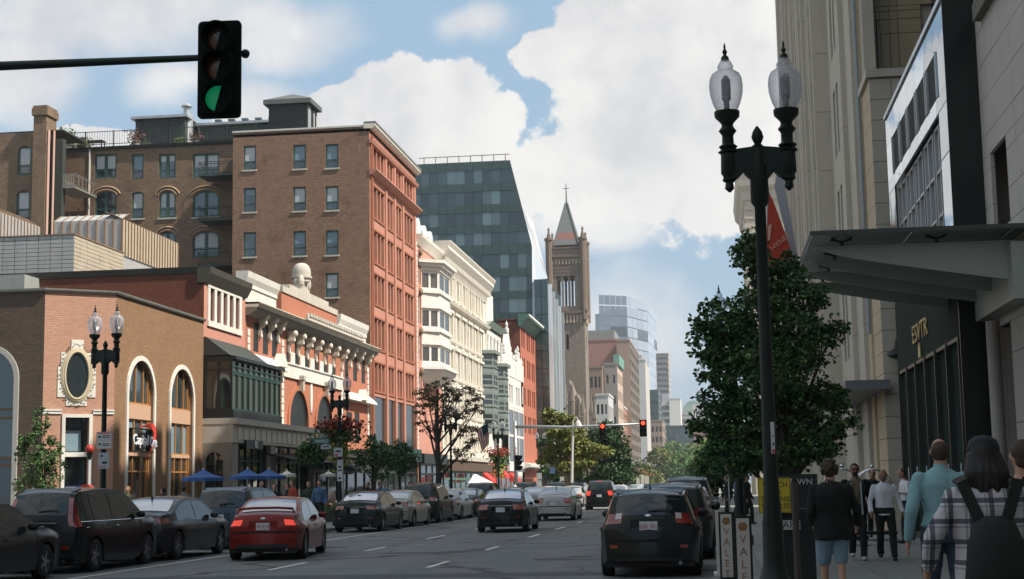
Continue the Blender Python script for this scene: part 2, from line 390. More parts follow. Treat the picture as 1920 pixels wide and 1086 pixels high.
# the street goes on behind the camera: unseen blocks added to deepen the shade
def back_block(label, x0, x1, y0, y1, h, m_, face):
    t = thing('unseen_street_block', label, 'building', (x0, y0, 0)); m = MB(); m.box((x0, y0, 0), (x1, y1, h)); part(t, 'wall', m, m_); wm_ = glass_mat('window_glass')
    k = ('bb',)
    if k not in WCACHE: g_ = MB(); g_.box((-.06, -.8, 0), (.06, .8, 2.1)); WCACHE[k] = g_.mesh('window', wm_)
    y = y0+2.5
    while y < y1-2:
        z = 4.5
        while z < h-3: link('window', WCACHE[k], t, (face-x0, y-y0, z)); z += 3.8
        y += 4.2
stn_ = mat('back_street_stone', (.24, .20, .16), .9, dirt=.3)
back_block('unseen stone block on the right-hand pavement behind the viewpoint, added for shade', 5.6, 26, -120, -22, 30, stn_, 5.6)
back_block('unseen brick block on the left-hand pavement behind the viewpoint, added for shade', -46, -24, -120, -16, 26, mat('back_street_brick', (.22, .11, .07), .9, dirt=.3), -24)
# lane markings: each painted dash is one piece of the road
def dash(y0, L, x, w=.11):
    g = MB(); g.quad((x-w/2, y0, .005), (x+w/2, y0, .005), (x+w/2, y0+L, .005), (x-w/2, y0+L, .005)); o = g.build('lane_dash', M_line, road, loc=(0, 0, 0))
for (a, b) in (((762, 1065), (817, 1053)), ((900, 1032), (931, 1025)), ((990, 1008), (1011, 1002)), ((1048, 993), (1064, 988)), ((1088, 981), (1101, 978))):
    p, q = onZ(*a, 0), onZ(*b, 0); dash(p.y, q.y-p.y, -5.85)
for (a, b) in (((432, 1070), (522, 1056)), ((667, 1034), (712, 1026)), ((799, 1011), (831, 1004)), ((880, 993), (900, 989))):
    p, q = onZ(*a, 0), onZ(*b, 0); dash(p.y, q.y-p.y, -9.05)
for k in range(9): dash(74+k*12.2, 3.0, -9.05); dash(86+k*12.2, 3.0, -5.85)
g = MB(); g.quad((-12.25, 22, .005), (-12.15, 22, .005), (-12.15, 120, .005), (-12.25, 120, .005)); g.build('parking_line', M_line, road, loc=(0, 0, 0))
for k in range(14):
    y = 26+k*6.4; g = MB(); g.quad((-14.4, y, .005), (-12.3, y, .005), (-12.3, y+.1, .005), (-14.4, y+.1, .005)); g.build('stall_line', M_line, road, loc=(0, 0, 0))
p = onZ(862, 1039, 0); g = MB(); g.quad((-6.6, p.y, .006), (-4.6, p.y, .006), (-4.6, p.y+.12, .006), (-6.6, p.y+.12, .006)); g.build('stop_line_remnant', mat('worn_paint', (.3, .3, .28), .9, var=.4, scale=20), road, loc=(0, 0, 0))
# patches of newer asphalt, a manhole
g = MB(); g.quad((-11.6, 26, .003), (-1.9, 27, .003), (-1.9, 28.1, .003), (-11.6, 27.6, .003)); g.build('asphalt_patch', mat('dark_patch', (.085, .09, .095), .9, var=.2, scale=8, bump=.3), road, loc=(0, 0, 0))
g = MB(); g.lathe([(.36, .004), (.36, .009), (.31, .011)], (-3.7, 33, 0), 18); g.build('manhole_cover', mat('cast_iron', (.06, .06, .06), .6, .4, bump=.5, bscale=40), road, loc=(0, 0, 0))
# slabs and pavers of the near right pavement
def slab(x0, y0, x1, y1, m, nm='slab'):
    w, l = x1-x0-.014, y1-y0-.014; k = ('sl', round(w, 3), round(l, 3), m.name)
    if k not in WCACHE:
        b = MB(); b.box((-w/2, -l/2, 0), (w/2, l/2, .03)); WCACHE[k] = b.mesh(nm, m)
    o = link(nm, WCACHE[k], SWR, ((x0+x1)/2, (y0+y1)/2, .105+RND.uniform(0, .003)))
for j in range(26):
    y = 13+j*1.22
    if j < 24:
        for i in range(3): slab(1.2+i*1.24, y, 1.2+(i+1)*1.24, y+1.22, M_slab)
for j in range(54):
    y = 14+j*.41
    for i in range(2): slab(.18+i*.5, y, .18+(i+1)*.5, y+.41, M_paver, 'paver')
# ------------------------------------------------------------------ left row of buildings
FL = Fac((XL, 0), (0, 1), (1, 0))
def FY(Y): return Fac((0, Y), (1, 0), (0, -1))
white = mat('white_painted_trim', (.70, .67, .60), .7, var=.12, dirt=.35, scale=3)
cream = mat('cream_stone', (.70, .65, .56), .8, var=.12, dirt=.4, scale=1.5)
stoneW = mat('pale_limestone', (.50, .46, .39), .85, var=.15, dirt=.4, scale=3, bump=.2)
beige = mat('beige_storefront_stone', (.28, .26, .21), .85, var=.14, dirt=.5, scale=2)
darkgreen = mat('dark_green_paint', (.022, .055, .045), .45, var=.2)
blackm = mat('black_paint', (.014, .017, .016), .4, var=.2)
coping = mat('dull_metal_coping', (.20, .20, .175), .5, .3, dirt=.5)
darkroof = mat('dark_roof', (.035, .04, .035), .8, var=.3)
blindw = mat('white_blind', (.50, .52, .52), .6, var=.08)
blindb = mat('blue_grey_shade', (.20, .29, .34), .35, var=.1)
gl = glass_mat('window_glass', (.012, .018, .018), .05, .7); glb = glass_mat('window_glass_blue', (.035, .06, .07), .06, 1.0)
glw = glass_mat('old_window_glass', (.05, .045, .035), .08, .8)
brickA = brick_mat('pink_buff_lit_brick', (.44, .235, .16), (.51, .29, .205), (.36, .23, .17), var=.25, stain=.15, bh=.09, bw=.3)  # chamfer face: its stronger light put into a paler, pinker brick
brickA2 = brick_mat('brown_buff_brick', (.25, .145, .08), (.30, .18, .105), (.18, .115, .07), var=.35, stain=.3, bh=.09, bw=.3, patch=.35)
brickDk = brick_mat('shaded_wall_brick', (.10, .075, .055), (.13, .095, .07), (.06, .05, .045), var=.3, stain=.4, bh=.09, bw=.3)  # left bank wall: its shade put into a darker brick colour
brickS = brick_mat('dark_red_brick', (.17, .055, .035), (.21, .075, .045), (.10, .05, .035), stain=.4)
brickP = brick_mat('pink_and_sunlit_brick', (.54, .25, .185), (.61, .30, .22), (.42, .21, .165), var=.25, stain=.15, bh=.08, bw=.25)
brickO = brick_mat('orange_red_brick', (.43, .16, .10), (.50, .20, .125), (.36, .155, .10), var=.25, stain=.25)
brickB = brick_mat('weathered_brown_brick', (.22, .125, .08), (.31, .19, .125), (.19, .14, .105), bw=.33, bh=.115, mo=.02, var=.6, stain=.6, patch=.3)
brickR = brick_mat('rear_brown_brick', (.185, .12, .075), (.26, .18, .12), (.16, .12, .085), bw=.33, bh=.115, mo=.02, var=.6, stain=.6, patch=.25)
salmon = mat('salmon_painted_masonry', (.47, .215, .15), .85, var=.10, dirt=.45, scale=1.2)
salmonD = mat('brown_painted_trim', (.30, .11, .06), .8, var=.12, dirt=.3)
bronze = mat('bronze_timber', (.42, .20, .07), .5, var=.2)
jointstone = cream

def arch_pts(a, b, z, e, r, n=14):
    w = (b-a)/2; uc = (a+b)/2
    if r <= 0: return [(a, z), (a, e), (b, e), (b, z)]
    return [(a, z)]+[(uc+w*cos(pi-pi*k/n), e-r+r*sin(pi-pi*k/n)) for k in range(n+1)]+[(b, z)]
def arch_trim(fac, mb, a, b, z, e, r, w, d0, d1, n=14):
    I = arch_pts(a, b, z, e, r, n); O = arch_pts(a-w, b+w, z, e+w, r+w if r else 0, n)
    for k in range(len(I)-1):
        q = [I[k], I[k+1], O[k+1], O[k]]
        mb.prism([fac.P(u, d0, zz) for u, zz in q], fac.n*(d1-d0))
def grid_window(parent, fac, a, b, z0, z1, vs, hs, fm, gm, dep=.22, bar=.06, name='window', d=0.0, cells=None):
    """a window of bars at the fractions vs, hs with a pane per cell"""
    if a > b: a, b = b, a
    f = MB(); y = d-dep; vv = [0]+list(vs)+[1]; hh = [0]+list(hs)+[1]
    for v in vv: u = a+(b-a)*v; u = min(max(u, a+bar/2), b-bar/2); fac.box(f, u-bar/2, u+bar/2, y, y+.09, z0, z1)
    for i in range(len(vv)-1):
        ua, ub = a+(b-a)*vv[i]+bar/2, a+(b-a)*vv[i+1]-bar/2
        for h in hh: z = z0+(z1-z0)*h; z = min(max(z, z0+bar/2), z1-bar/2); fac.box(f, ua+.001, ub-.001, y+.004, y+.08, z-bar/2, z+bar/2)
    o = part(parent, name, f, fm); off = -Vector(parent['_o'])
    for i in range(len(vv)-1):
        for j in range(len(hh)-1):
            ua, ub = a+(b-a)*vv[i], a+(b-a)*vv[i+1]; za, zb = z0+(z1-z0)*hh[j], z0+(z1-z0)*hh[j+1]
            p = MB(); p.quad(fac.P(ua, y+.02, za), fac.P(ub, y+.02, za), fac.P(ub, y+.02, zb), fac.P(ua, y+.02, zb))
            g_ = cells(i, j) if cells else gm
            if g_: sub(o, 'pane', p, g_)
    return o

# ---- the corner brick bank branch
Ya = FL.U(217.5, 552); H = FL.Z(217.5, 552)
PL = onZ(85, 546, H); PA = Vector((XL, Ya, 0))
FC = Fac((PL.x, PL.y), (PA.x-PL.x, PA.y-PL.y), ((PA-PL).y, -(PA-PL).x)); WC = hypot(PA.x-PL.x, PA.y-PL.y)
FW = Fac((PL.x, PL.y), (1, 0), (0, -1)); Yb = FL.U(382, 604)
A = thing('corner_building', 'two-storey brown brick corner bank building, its lit corner face pinker, with arched windows and an oval window', 'building', (XL, Ya, 0))
ops = []
for (x0, x1, yt) in ((239, 287, 676), (319, 361, 692)):
    a, b = FL.U(x0, 760), FL.U(x1, 760); e = FL.Z((x0+x1)/2, yt); ops.append((a, b, .12, e, (b-a)/2))
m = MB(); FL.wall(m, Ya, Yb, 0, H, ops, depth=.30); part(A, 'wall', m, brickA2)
for k, (a, b, z, e, r) in enumerate(ops):
    m = MB(); arch_trim(FL, m, a, b, z, e, r, .20, -.02, .07); part(A, 'arch_surround', m, white)
    zp0, zp1 = FL.Z(262, 786), FL.Z(262, 758)
    grid_window(A, FL, a, b, zp1, e, (.13, .44, .74, .92), (), bronze, glw, .24, .07, cells=lambda i, j: glb)
    m = MB(); FL.box(m, a, b, -.26, -.10, zp0, zp1); part(A, 'spandrel_panel', m, mat('pink_stone', (.52, .33, .22), .8))
    zt = FL.Z(262, 850)
    grid_window(A, FL, a, b, zt, zp0, (.13, .4, .7, .92), (), bronze, glw, .24, .07, cells=lambda i, j: (glb, blindb, glb, blindb, glb)[i])
    o = grid_window(A, FL, a, b, .14, zt-.1, (.16, .36, .66, .9), (.78,), bronze, glw, .24, .07)
    m = MB(); FL.box(m, a, b, -.25, -.12, zt-.12, zt+.02); part(A, 'transom', m, mat('pink_stone', (.52, .33, .22), .8))
    m = MB(); FL.box(m, (a+b)/2-.03, (a+b)/2+.03, -.13, -.09, .9, 2.1); part(A, 'door_handle', m, mat('steel', (.6, .6, .6), .3, 1.0))
# chamfer
def cU(x, y): return FC.px(x, y)
dU0, dU1 = cU(121, 850)[0], cU(166, 850)[0]; dz = cU(143, 783)[1]
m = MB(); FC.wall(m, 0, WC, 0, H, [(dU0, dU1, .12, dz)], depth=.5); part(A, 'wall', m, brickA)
m = MB(); arch_trim(FC, m, dU0, dU1, .12, dz, 0, .13, -.04, .07); part(A, 'door_surround', m, white)
zl0, zl1 = cU(143, 848)[1], cU(143, 802)[1]
grid_window(A, FC, dU0, dU1, zl0, dz, (.76,), (.66,), blackm, gl, .35, .04, cells=lambda i, j: blindb if (i, j) == (0, 0) else gl)
grid_window(A, FC, dU0, dU1, .14, zl0-.18, (.5,), (), blackm, gl, .4, .06, name='door')
m = MB(); FC.box(m, dU0, dU1, -.3, -.08, zl0-.18, zl0); part(A, 'transom', m, white)
zb_ = cU(80, 776)[1]
for (a, b) in ((0, dU0-.14), (dU1+.14, WC)):
    m = MB(); FC.box(m, a, b, -.02, .05, zb_, zb_+.16); FC.box(m, a, b, -.02, .08, zb_+.12, zb_+.18); part(A, 'band_course', m, white)
# oval window with its stepped plaque
oc = cU(144, 704); ow, oh = (cU(167, 704)[0]-cU(121, 704)[0])/2, (cU(144, 659)[1]-cU(144, 748)[1])/2
m = MB(); FC.box(m, oc[0]-ow*1.55, oc[0]+ow*1.55, -.02, .035, oc[1]-oh*.92, oc[1]+oh*.35); FC.box(m, oc[0]-ow*1.3, oc[0]+ow*1.3, -.02, .033, oc[1]+oh*.35, oc[1]+oh*.95)
FC.box(m, oc[0]-ow*.5, oc[0]+ow*.5, -.02, .04, oc[1]+oh*.95, oc[1]+oh*1.5); FC.box(m, oc[0]-ow*.85, oc[0]+ow*.85, -.02, .034, oc[1]-oh*1.28, oc[1]-oh*.92); part(A, 'plaque', m, white)
def oval(fac, c, a, b, d, n=36): return [fac.P(c[0]+a*cos(2*pi*k/n), d, c[1]+b*sin(2*pi*k/n)) for k in range(n+1)]
m = MB()
for (s_, rr, dd) in ((1.0, .055, .08), (1.16, .04, .06), (1.28, .025, .045)): m.tube(oval(FC, oc, ow*s_, oh*(s_*.5+.5), dd), rr, 6, False)
wf = part(A, 'oval_window', m, mat('carved_cream_trim', (.55, .47, .33), .7, dirt=.5), True)
m = MB(); m.add(oval(FC, oc, ow, oh, .045)[:-1], [tuple(range(36))]); sub(wf, 'pane', m, gl)
m = MB()
for k in range(44):
    t = 2*pi*k/44+RND.uniform(-.03, .03); s_ = 1.42+.08*sin(k*2.3); c = FC.P(oc[0]+ow*s_*cos(t), .04, oc[1]+oh*(s_*.62+.40)*sin(t)); rr = .035+.02*RND.random()
    m.tube([c+FC.u*(rr*cos(q))*(1-q/9)+Vector((0, 0, rr*sin(q)))*(1-q/9) for q in [x*.8 for x in range(7)]], .011, 5)
o = part(A, 'scrollwork', m, mat('scroll_grey', (.16, .14, .11), .8)); o['kind'] = 'stuff'
# left wall with its great arch, the trim greyed for the same shade
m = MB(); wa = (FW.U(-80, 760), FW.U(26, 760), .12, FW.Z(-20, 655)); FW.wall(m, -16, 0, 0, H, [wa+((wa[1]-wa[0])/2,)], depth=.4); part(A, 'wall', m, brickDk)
m = MB(); arch_trim(FW, m, wa[0], wa[1], .12, wa[3], (wa[1]-wa[0])/2, .2, -.03, .07); part(A, 'arch_surround', m, mat('shaded_stone_trim', (.42, .40, .37), .8, dirt=.3))
grid_window(A, FW, wa[0], wa[1], .14, wa[3], (.3, .62), (.36, .40, .62, .67), mat('wood_brown', (.17, .09, .03), .6), gl, .3, .08, cells=lambda i, j: glb if j > 1 else gl)
m = MB()
for fac, a, b in ((FL, Ya-.05, Yb), (FC, -.05, WC+.05), (FW, -16, .05)): fac.ext(m, a, b, [(-.3, H), (.10, H), (.13, H+.06), (.13, H+.12), (-.3, H+.12)])
part(A, 'coping', m, coping)
m = MB(); m.prism([(PL.x-16, PL.y+.2, H-.25), (PL.x, PL.y+.2, H-.25), (XL-.2, Ya, H-.25), (XL-.2, Yb, H-.25), (PL.x-16, Yb, H-.25)], (0, 0, .1)); part(A, 'roof', m, darkroof)
# the sign
SG = thing('bank_sign', 'white lettered bank sign with a red swoosh hung in the first tall arched window', 'sign', FL.P(FL.U(262, 825), 0, 0))
uc, zc = FL.U(264, 825), FL.Z(264, 826); rx = (pi/2, 0, FL.rz)
red = mat('sign_red', (.62, .06, .04), .5); signw = mat('sign_white', (.85, .85, .85), .5)
L0 = Vector(SG['_o'])
text(SG, 'lettering', 'Capital', signw, .62, FL.P(uc-.30, .13, zc)-L0, rx, .02, sx=1.0)
text(SG, 'lettering', 'One', mat('sign_blue_white', (.66, .7, .8), .5), .62, FL.P(uc+1.12, .13, zc-.06)-L0, rx, .02, sx=.72)
m = MB(); n = 18; ring = []
P0, P1, P2 = (-.55, .42), (2.5, .95), (.45, -.85)
for k in range(n+1):
    t = k/n; w = .02+.30*sin(pi*t)**1.3; qx = (1-t)**2*P0[0]+2*t*(1-t)*P1[0]+t*t*P2[0]; qz = (1-t)**2*P0[1]+2*t*(1-t)*P1[1]+t*t*P2[1]
    tx, tz = 2*(1-t)*(P1[0]-P0[0])+2*t*(P2[0]-P1[0]), 2*(1-t)*(P1[1]-P0[1])+2*t*(P2[1]-P1[1]); L_ = hypot(tx, tz); nx, nz_ = -tz/L_, tx/L_; cx, cz = uc+.1+qx*.95, zc+.1+qz
    ring.append([FL.P(cx+nx*w*.5, .09, cz+nz_*w*.5), FL.P(cx-nx*w*.5, .09, cz-nz_*w*.5), FL.P(cx-nx*w*.5, .12, cz-nz_*w*.5), FL.P(cx+nx*w*.5, .12, cz+nz_*w*.5)])
m.loft(ring); part(SG, 'swoosh', m, red)
m = MB(); FL.box(m, uc-1.2, uc+1.3, .05, .075, zc-.5, zc-.44); FL.box(m, uc-1.2, uc+1.3, .05, .075, zc+.44, zc+.5)
for q in (-1.1, 1.1): FL.box(m, uc+q-.03, uc+q+.03, -.2, .075, zc-.5, zc+.5)
part(SG, 'bracket', m, blackm)

# ---- narrow building with the white framed windows and black bay
ZB = FL.Z(388, 503); Yc = FL.U(460, 545); F58 = FY(Yb)
B = thing('narrow_building', 'narrow pink brick building with a white five-window frame over a black glazed bay', 'building', (XL, Yb, 0))
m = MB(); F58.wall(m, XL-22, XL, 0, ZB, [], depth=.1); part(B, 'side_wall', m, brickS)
wu0, wu1, wz0, wz1 = FL.U(391, 580), FL.U(450, 580), FL.Z(391, 601), FL.Z(391, 539)
opsB = [(wu0+(wu1-wu0)*(k+.12)/5, wu0+(wu1-wu0)*(k+.75)/5, wz0, wz1) for k in range(5)]
zpk = FL.Z(384, 632)
m = MB(); FL.wall(m, Yb, Yc, zpk, ZB, opsB, depth=.18); part(B, 'wall', m, brickP)
m = MB(); us = [wu0-.2]+[x for o in opsB for x in o[:2]]+[wu1+.15]
for i in range(0, len(us), 2): FL.box(m, us[i], us[i+1], .0, .06, wz0, wz1)
FL.box(m, wu0-.22, wu1+.17, .0, .09, wz0-.28, wz0); FL.box(m, wu0-.22, wu1+.17, .0, .07, wz1, wz1+.3)
for o in opsB: c = (o[0]+o[1])/2; m.prism([FL.P(c-.12, 0, wz1+.3), FL.P(c+.12, 0, wz1+.3), FL.P(c+.18, 0, wz1+.62), FL.P(c-.18, 0, wz1+.62)], FL.n*.1)
parts(B, 'window_surround', m, white)
for o in opsB: put_window(B, FL, (o[0]+o[1])/2, o[2], o[1]-o[0], o[3]-o[2], (1, (.5,), .14), mat('charcoal_sash', (.05, .05, .045), .5), gl)
m = MB(); FL.ext(m, Yb-.15, Yc, [(-.3, ZB-.75), (.1, ZB-.75), (.35, ZB-.3), (.4, ZB), (-.3, ZB)]); F58.ext(m, XL-22, XL+.2, [(-.2, ZB-.28), (.05, ZB-.28), (.12, ZB+.02), (-.2, ZB+.02)]); part(B, 'cornice', m, mat('dark_bronze_cornice', (.06, .055, .04), .6, dirt=.3))
m = MB(); FL.ext(m, Yb, Yc, [(-.1, zpk-.9), (1.3, zpk-.9), (.1, zpk), (-.1, zpk)]); part(B, 'bay_roof', m, mat('dark_slate', (.045, .05, .045), .6))
# black bay
d = 1.45; by1 = FL.U(527, 740, d); bz0, bz1 = FL.Z(446, 781, d), FL.Z(446, 676, d)
FB = Fac((XL+d, 0), (0, 1), (1, 0)); FBs = Fac((0, Yb-.02), (1, 0), (0, -1))
m = MB(); m.box((XL, Yb-.02, bz1), (XL+d+.18, by1+.15, bz1+.16)); m.box((XL, Yb-.02, bz0-.1), (XL+d+.05, by1, bz0+.28)); part(B, 'bay_frame', m, blackm)
m = MB(); m.box((XL+.05, Yb+.15, bz0+.28), (XL+d-.15, by1-.2, bz1)); part(B, 'bay_core', m, blackm)
grid_window(B, FB, Yb-.02, by1, bz0+.28, bz1-.62, [k/9 for k in range(1, 9)], (), darkgreen, gl, .1, .09, name='bay_window')
grid_window(B, FB, Yb-.02, by1, bz1-.60, bz1, [k/9 for k in range(1, 9)], (.5,), darkgreen, glb, .1, .07, name='bay_transom')
grid_window(B, FBs, XL+.05, XL+d-.02, bz0+.28, bz1, (.5,), (.8,), blackm, gl, .08, .09, name='bay_window')
# beige ground floor
gy1 = FL.U(592, 800, d); FG = FB; gz = bz0-.1
m = MB(); m.box((XL, Yb-.05, gz-.28), (XL+d+.22, gy1, gz)); m.box((XL, Yb-.03, gz-1.15), (XL+d+.05, gy1, gz-.28)); part(B, 'entablature', m, stoneW)
m = MB()
for k in range(15): y = Yb+.6+k*(gy1-Yb-1)/15; m.box((XL+d+.05, y, gz-1.0), (XL+d+.085, y+(gy1-Yb)/15-.35, gz-.42))
o = parts(B, 'fascia_panel', m, mat('pale_panel', (.58, .53, .44), .8)); 
F58b = Fac((0, Yb-.05), (1, 0), (0, -1)); aw = F58b.U(385, 880), F58b.U(418, 880)
m = MB(); F58b.wall(m, XL, XL+d, 0, gz-1.15, [(aw[0], aw[1], .9, F58b.Z(402, 848), .35)], depth=.3)
FB.wall(m, Yb-.05, Yb+.9, 0, gz-1.15, [], depth=.3); FB.wall(m, Yb+6.2, Yb+7.0, 0, gz-1.15, []); FB.wall(m, gy1-.9, gy1, 0, gz-1.15, []); parts(B, 'pier', m, beige)
grid_window(B, F58b, aw[0], aw[1], .9, F58b.Z(402, 848), (.33, .66), (.25, .5, .75), blackm, gl, .2, .03)
grid_window(B, FB, Yb+.9, Yb+6.2, .1, gz-1.15, (.2, .4, .6, .8), (.78,), blackm, gl, .35, .07, name='shopfront')
grid_window(B, FB, Yb+7.0, gy1-.9, .1, gz-1.15, (.25, .5, .75), (.78,), blackm, gl, .35, .07, name='shopfront')
m = MB(); FB.box(m, FB.U(455, 835), FB.U(486, 835), .09, .2, FB.Z(470, 842), FB.Z(470, 826)); sg = part(B, 'shop_sign', m, blackm)
text(B, 'lettering', '0S', signw, .5, FB.P(FB.U(473, 835), .215, FB.Z(473, 835))-Vector(B['_o']), rx, .01)
m = MB(); FL.ext(m, Yc-.2, FL.U(600, 830), [(0, gz-1.2), (d+1.3, gz-1.9), (d+1.3, gz-1.98), (0, gz-1.3)]); part(B, 'canopy', m, blackm)

# ---- ornate red brick building with the heavy cornice
Y2, Y3 = Yc, FL.U(693, 700); O_ = thing('ornate_building', 'ornate two-storey red brick building with heavy white bracketed cornice and a small dome', 'building', (XL, Y2, 0))
zc0 = FL.Z(473, 583, .6); zc1 = FL.Z(473, 562, .9)    # underside and top of the cornice
gz2 = 4.3
def fu(x, y=640): return FL.U(x, y)
wins = []
zt_, zb2 = FL.Z(480, 604), FL.Z(480, 660)
for (a, b, yt, yb) in ((475, 484.5, 604, 662), (493, 502.5, 611, 668), (510, 519, 617, 672)): wins.append((fu(a), fu(b), zb2, zt_))
for (a, b) in ((537, 543.5), (552.5, 561.5), (571, 580), (589, 598), (606, 614.5), (622, 629)): wins.append((fu(a), fu(b), zb2-.1, zt_-.1))
for (a, b) in ((646, 653), (662, 669), (677.5, 684)): wins.append((fu(a), fu(b), zb2-.1, zt_-.1))
arches = [(fu(541, 790), fu(576, 790), gz2-.6, 7.3), (fu(592, 790), fu(621, 790), gz2-.6, 7.3)]
lowb = [(fu(650, 790), fu(660, 790), gz2+.3, 6.6), (fu(665, 790), fu(674, 790), gz2+.3, 6.6)]
allops = wins+[(a, b, c, e, (b-a)/2) for a, b, c, e in arches]+lowb
m = MB(); FL.wall(m, Y2, Y3, 0, zc1-.3, allops, depth=.28); part(O_, 'wall', m, brickO)
for w in wins: put_window(O_, FL, (w[0]+w[1])/2, w[2], w[1]-w[0], w[3]-w[2], (1, (.52,), .22), mat('pale_brown_sash', (.30, .25, .18), .6), glw, None)
for w in lowb: put_window(O_, FL, (w[0]+w[1])/2, w[2], w[1]-w[0], w[3]-w[2], (1, (.5,), .22), white, glb, None)
for a, b, c, e in arches:
    grid_window(O_, FL, a, b, c, e, (.3, .7), (.45,), bronze, gl, .6, .09)
    m = MB(); arch_trim(FL, m, a, b, c, e, (b-a)/2, .28, -.02, .10); arch_trim(FL, m, a+.25, b-.25, c, e-.25, (b-a)/2-.25, .12, -.5, -.1); part(O_, 'arch_moulding', m, mat('terracotta', (.42, .16, .085), .8))
    m = MB(); u = (a+b)/2; FL.box(m, u-.16, u+.16, .05, .36, e-.05, e+.75); FL.box(m, u-.24, u+.24, .05, .42, e+.6, e+.85); part(O_, 'keystone', m, stoneW)
    # niche between the arches
for u in (fu(583, 750),):
    m = MB(); m.ell(FL.P(u, .02, FL.Z(583, 745)), (.08, .22, 1.1), 12, 9); part(O_, 'niche_panel', m, white, True)
# cornice
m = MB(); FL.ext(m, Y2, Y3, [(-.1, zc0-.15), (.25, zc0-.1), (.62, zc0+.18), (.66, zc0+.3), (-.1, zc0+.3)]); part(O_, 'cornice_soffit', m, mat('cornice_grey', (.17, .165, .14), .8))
m = MB(); FL.ext(m, Y2, Y3, [(-.1, zc0+.3), (.70, zc0+.3), (.72, zc0+.42), (.80, zc0+.46), (.82, zc0+.56), (-.1, zc0+.56)]); part(O_, 'cornice', m, cream)
m = MB(); FL.ext(m, Y2, fu(545, 590), [(-.1, zc0+.56), (.62, zc0+.56), (.95, zc1), (-.1, zc1)]); FL.ext(m, fu(655, 640), Y3, [(-.1, zc0+.56), (.62, zc0+.56), (.95, zc1), (-.1, zc1)]); part(O_, 'gutter', m, mat('olive_grey_gutter', (.22, .21, .165), .7, dirt=.5))
m = MB(); FL.ext(m, fu(545, 590), fu(655, 640), [(-.1, zc0+.56), (.88, zc0+.6), (1.0, zc0+.9), (1.05, zc1+.05), (-.1, zc1+.05)])
for k in range(22):
    y = fu(547, 590)+k*(fu(653, 640)-fu(547, 590))/22; FL.box(m, y+.15, y+.62, 1.0, 1.09, zc0+.72, zc0+.92)
part(O_, 'frieze', m, stoneW)
BR = MB(); BR.box((-.13, -.42, -.25), (.13, 0, .35)); BR.ell((0, -.40, .18), (.17, .2, .2), 8, 6); BR.ell((0, -.2, -.28), (.12, .16, .17), 8, 6); BR.box((-.09, -.14, -.85), (.09, 0, -.3)); BR.ell((0, -.1, -.9), (.1, .11, .14), 8, 6)
BRm = BR.mesh('bracket', cream, 40)
for x, z in [(486, 0), (504, 0), (519.5, 0)]+[(540+k*17.2-k*k*.12, -.42) for k in range(7)]+[(655, -.1), (670, -.1), (685, -.1)]:
    link('bracket', BRm, O_, FL.P(fu(x, 600), 0, zc0-.1+z)-Vector(O_['_o']), FL.rz)
# quoins
QM = MB(); QM.box((-.2, -.05, 0), (.2, .05, .34)); QMm = QM.mesh('quoin', white)
for x in (465.5, 529.5, 640, 689):
    z = 5.2
    while z < zc0-1.0:
        link('quoin', QMm, O_, FL.P(fu(x), 0.0, z)-Vector(O_['_o']), FL.rz); z += .40
# white band, sills
m = MB(); FL.ext(m, fu(529, 690), fu(640, 740), [(0, zb2-.95), (.12, zb2-.95), (.12, zb2-.25), (.2, zb2-.2), (.2, zb2-.12), (0, zb2-.12)]); FL.ext(m, Y2+.3, fu(528, 690), [(0, zb2-.12), (.45, zb2-.6), (.5, zb2-.75), (0, zb2-.75)])
FL.ext(m, fu(642, 740), Y3, [(0, zb2-.9), (.5, zb2-1.35), (.55, zb2-1.5), (0, zb2-1.5)]); part(O_, 'string_course', m, white)
m = MB()
for (a, b) in zip(wins[3:8], wins[4:9]): FL.box(m, a[1]+.08, b[0]-.08, 0, .05, zb2-.1, zb2+.55)
parts(O_, 'pier_base', m, white)
for x in (511, 668):
    u = fu(x, 700); z = zb2-(.6 if x < 600 else 1.4); m = MB(); m.prism([FL.P(u-.7, .2, z), FL.P(u+.7, .2, z), FL.P(u, .2, z+.75)], FL.n*.5); part(O_, 'pediment', m, white)
# parapets
for (x0, x1, y0_, y1_, mm) in ((466, 526, 512, 566, white), (640, 692, 592, 638, white)):
    a, b = fu(x0, 540), fu(x1, 560); zt, zb = FL.Z(x0, y0_, -.3), FL.Z(x0, y1_+2, -.3)
    m = MB(); FL.ext(m, a, b, [(-.7, zb), (-.25, zb), (-.25, zb+(zt-zb)*.45), (-.18, zb+(zt-zb)*.5), (-.18, zb+(zt-zb)*.62), (-.05, zb+(zt-zb)*.8), (0, zt), (-.7, zt)]); part(O_, 'parapet', m, mm)
a, b = fu(534, 560), fu(637, 600); zb = FL.Z(534, 580, -.3)-.3; zt = FL.Z(534, 551, -.3)
m = MB(); FL.box(m, a, b, -.7, -.2, zb, zt); part(O_, 'parapet', m, brickO)
m = MB(); FL.box(m, a, b, -.75, -.12, zt, zt+.35); FL.box(m, a+(b-a)*.12, b-(b-a)*.18, -.75, -.15, zt+.35, zt+.62); part(O_, 'parapet_cap', m, stoneW)
u = fu(579, 550); zt += .62
m = MB()
for k, (r, z0, z1) in enumerate(((.95, 0, .35), (.7, .35, .75))): FL.box(m, u-r, u+r, -.7, -.2, zt+z0, zt+z1)
m.ell(FL.P(u-.75, -.25, zt+.55), (.18, .35, .4), 8, 6); m.ell(FL.P(u+.75, -.25, zt+.55), (.18, .35, .4), 8, 6)
part(O_, 'dome_base', m, stoneW)
m = MB(); m.lathe([(.52, 0), (.52, .2), (.62, .22), (.62, .34), (.56, .36), (.56, .62), (.52, .82), (.42, 1.0), (.26, 1.12), (.06, 1.17)], tuple(FL.P(u, -.45, zt+.6)), 18); part(O_, 'dome', m, stoneW, 35)
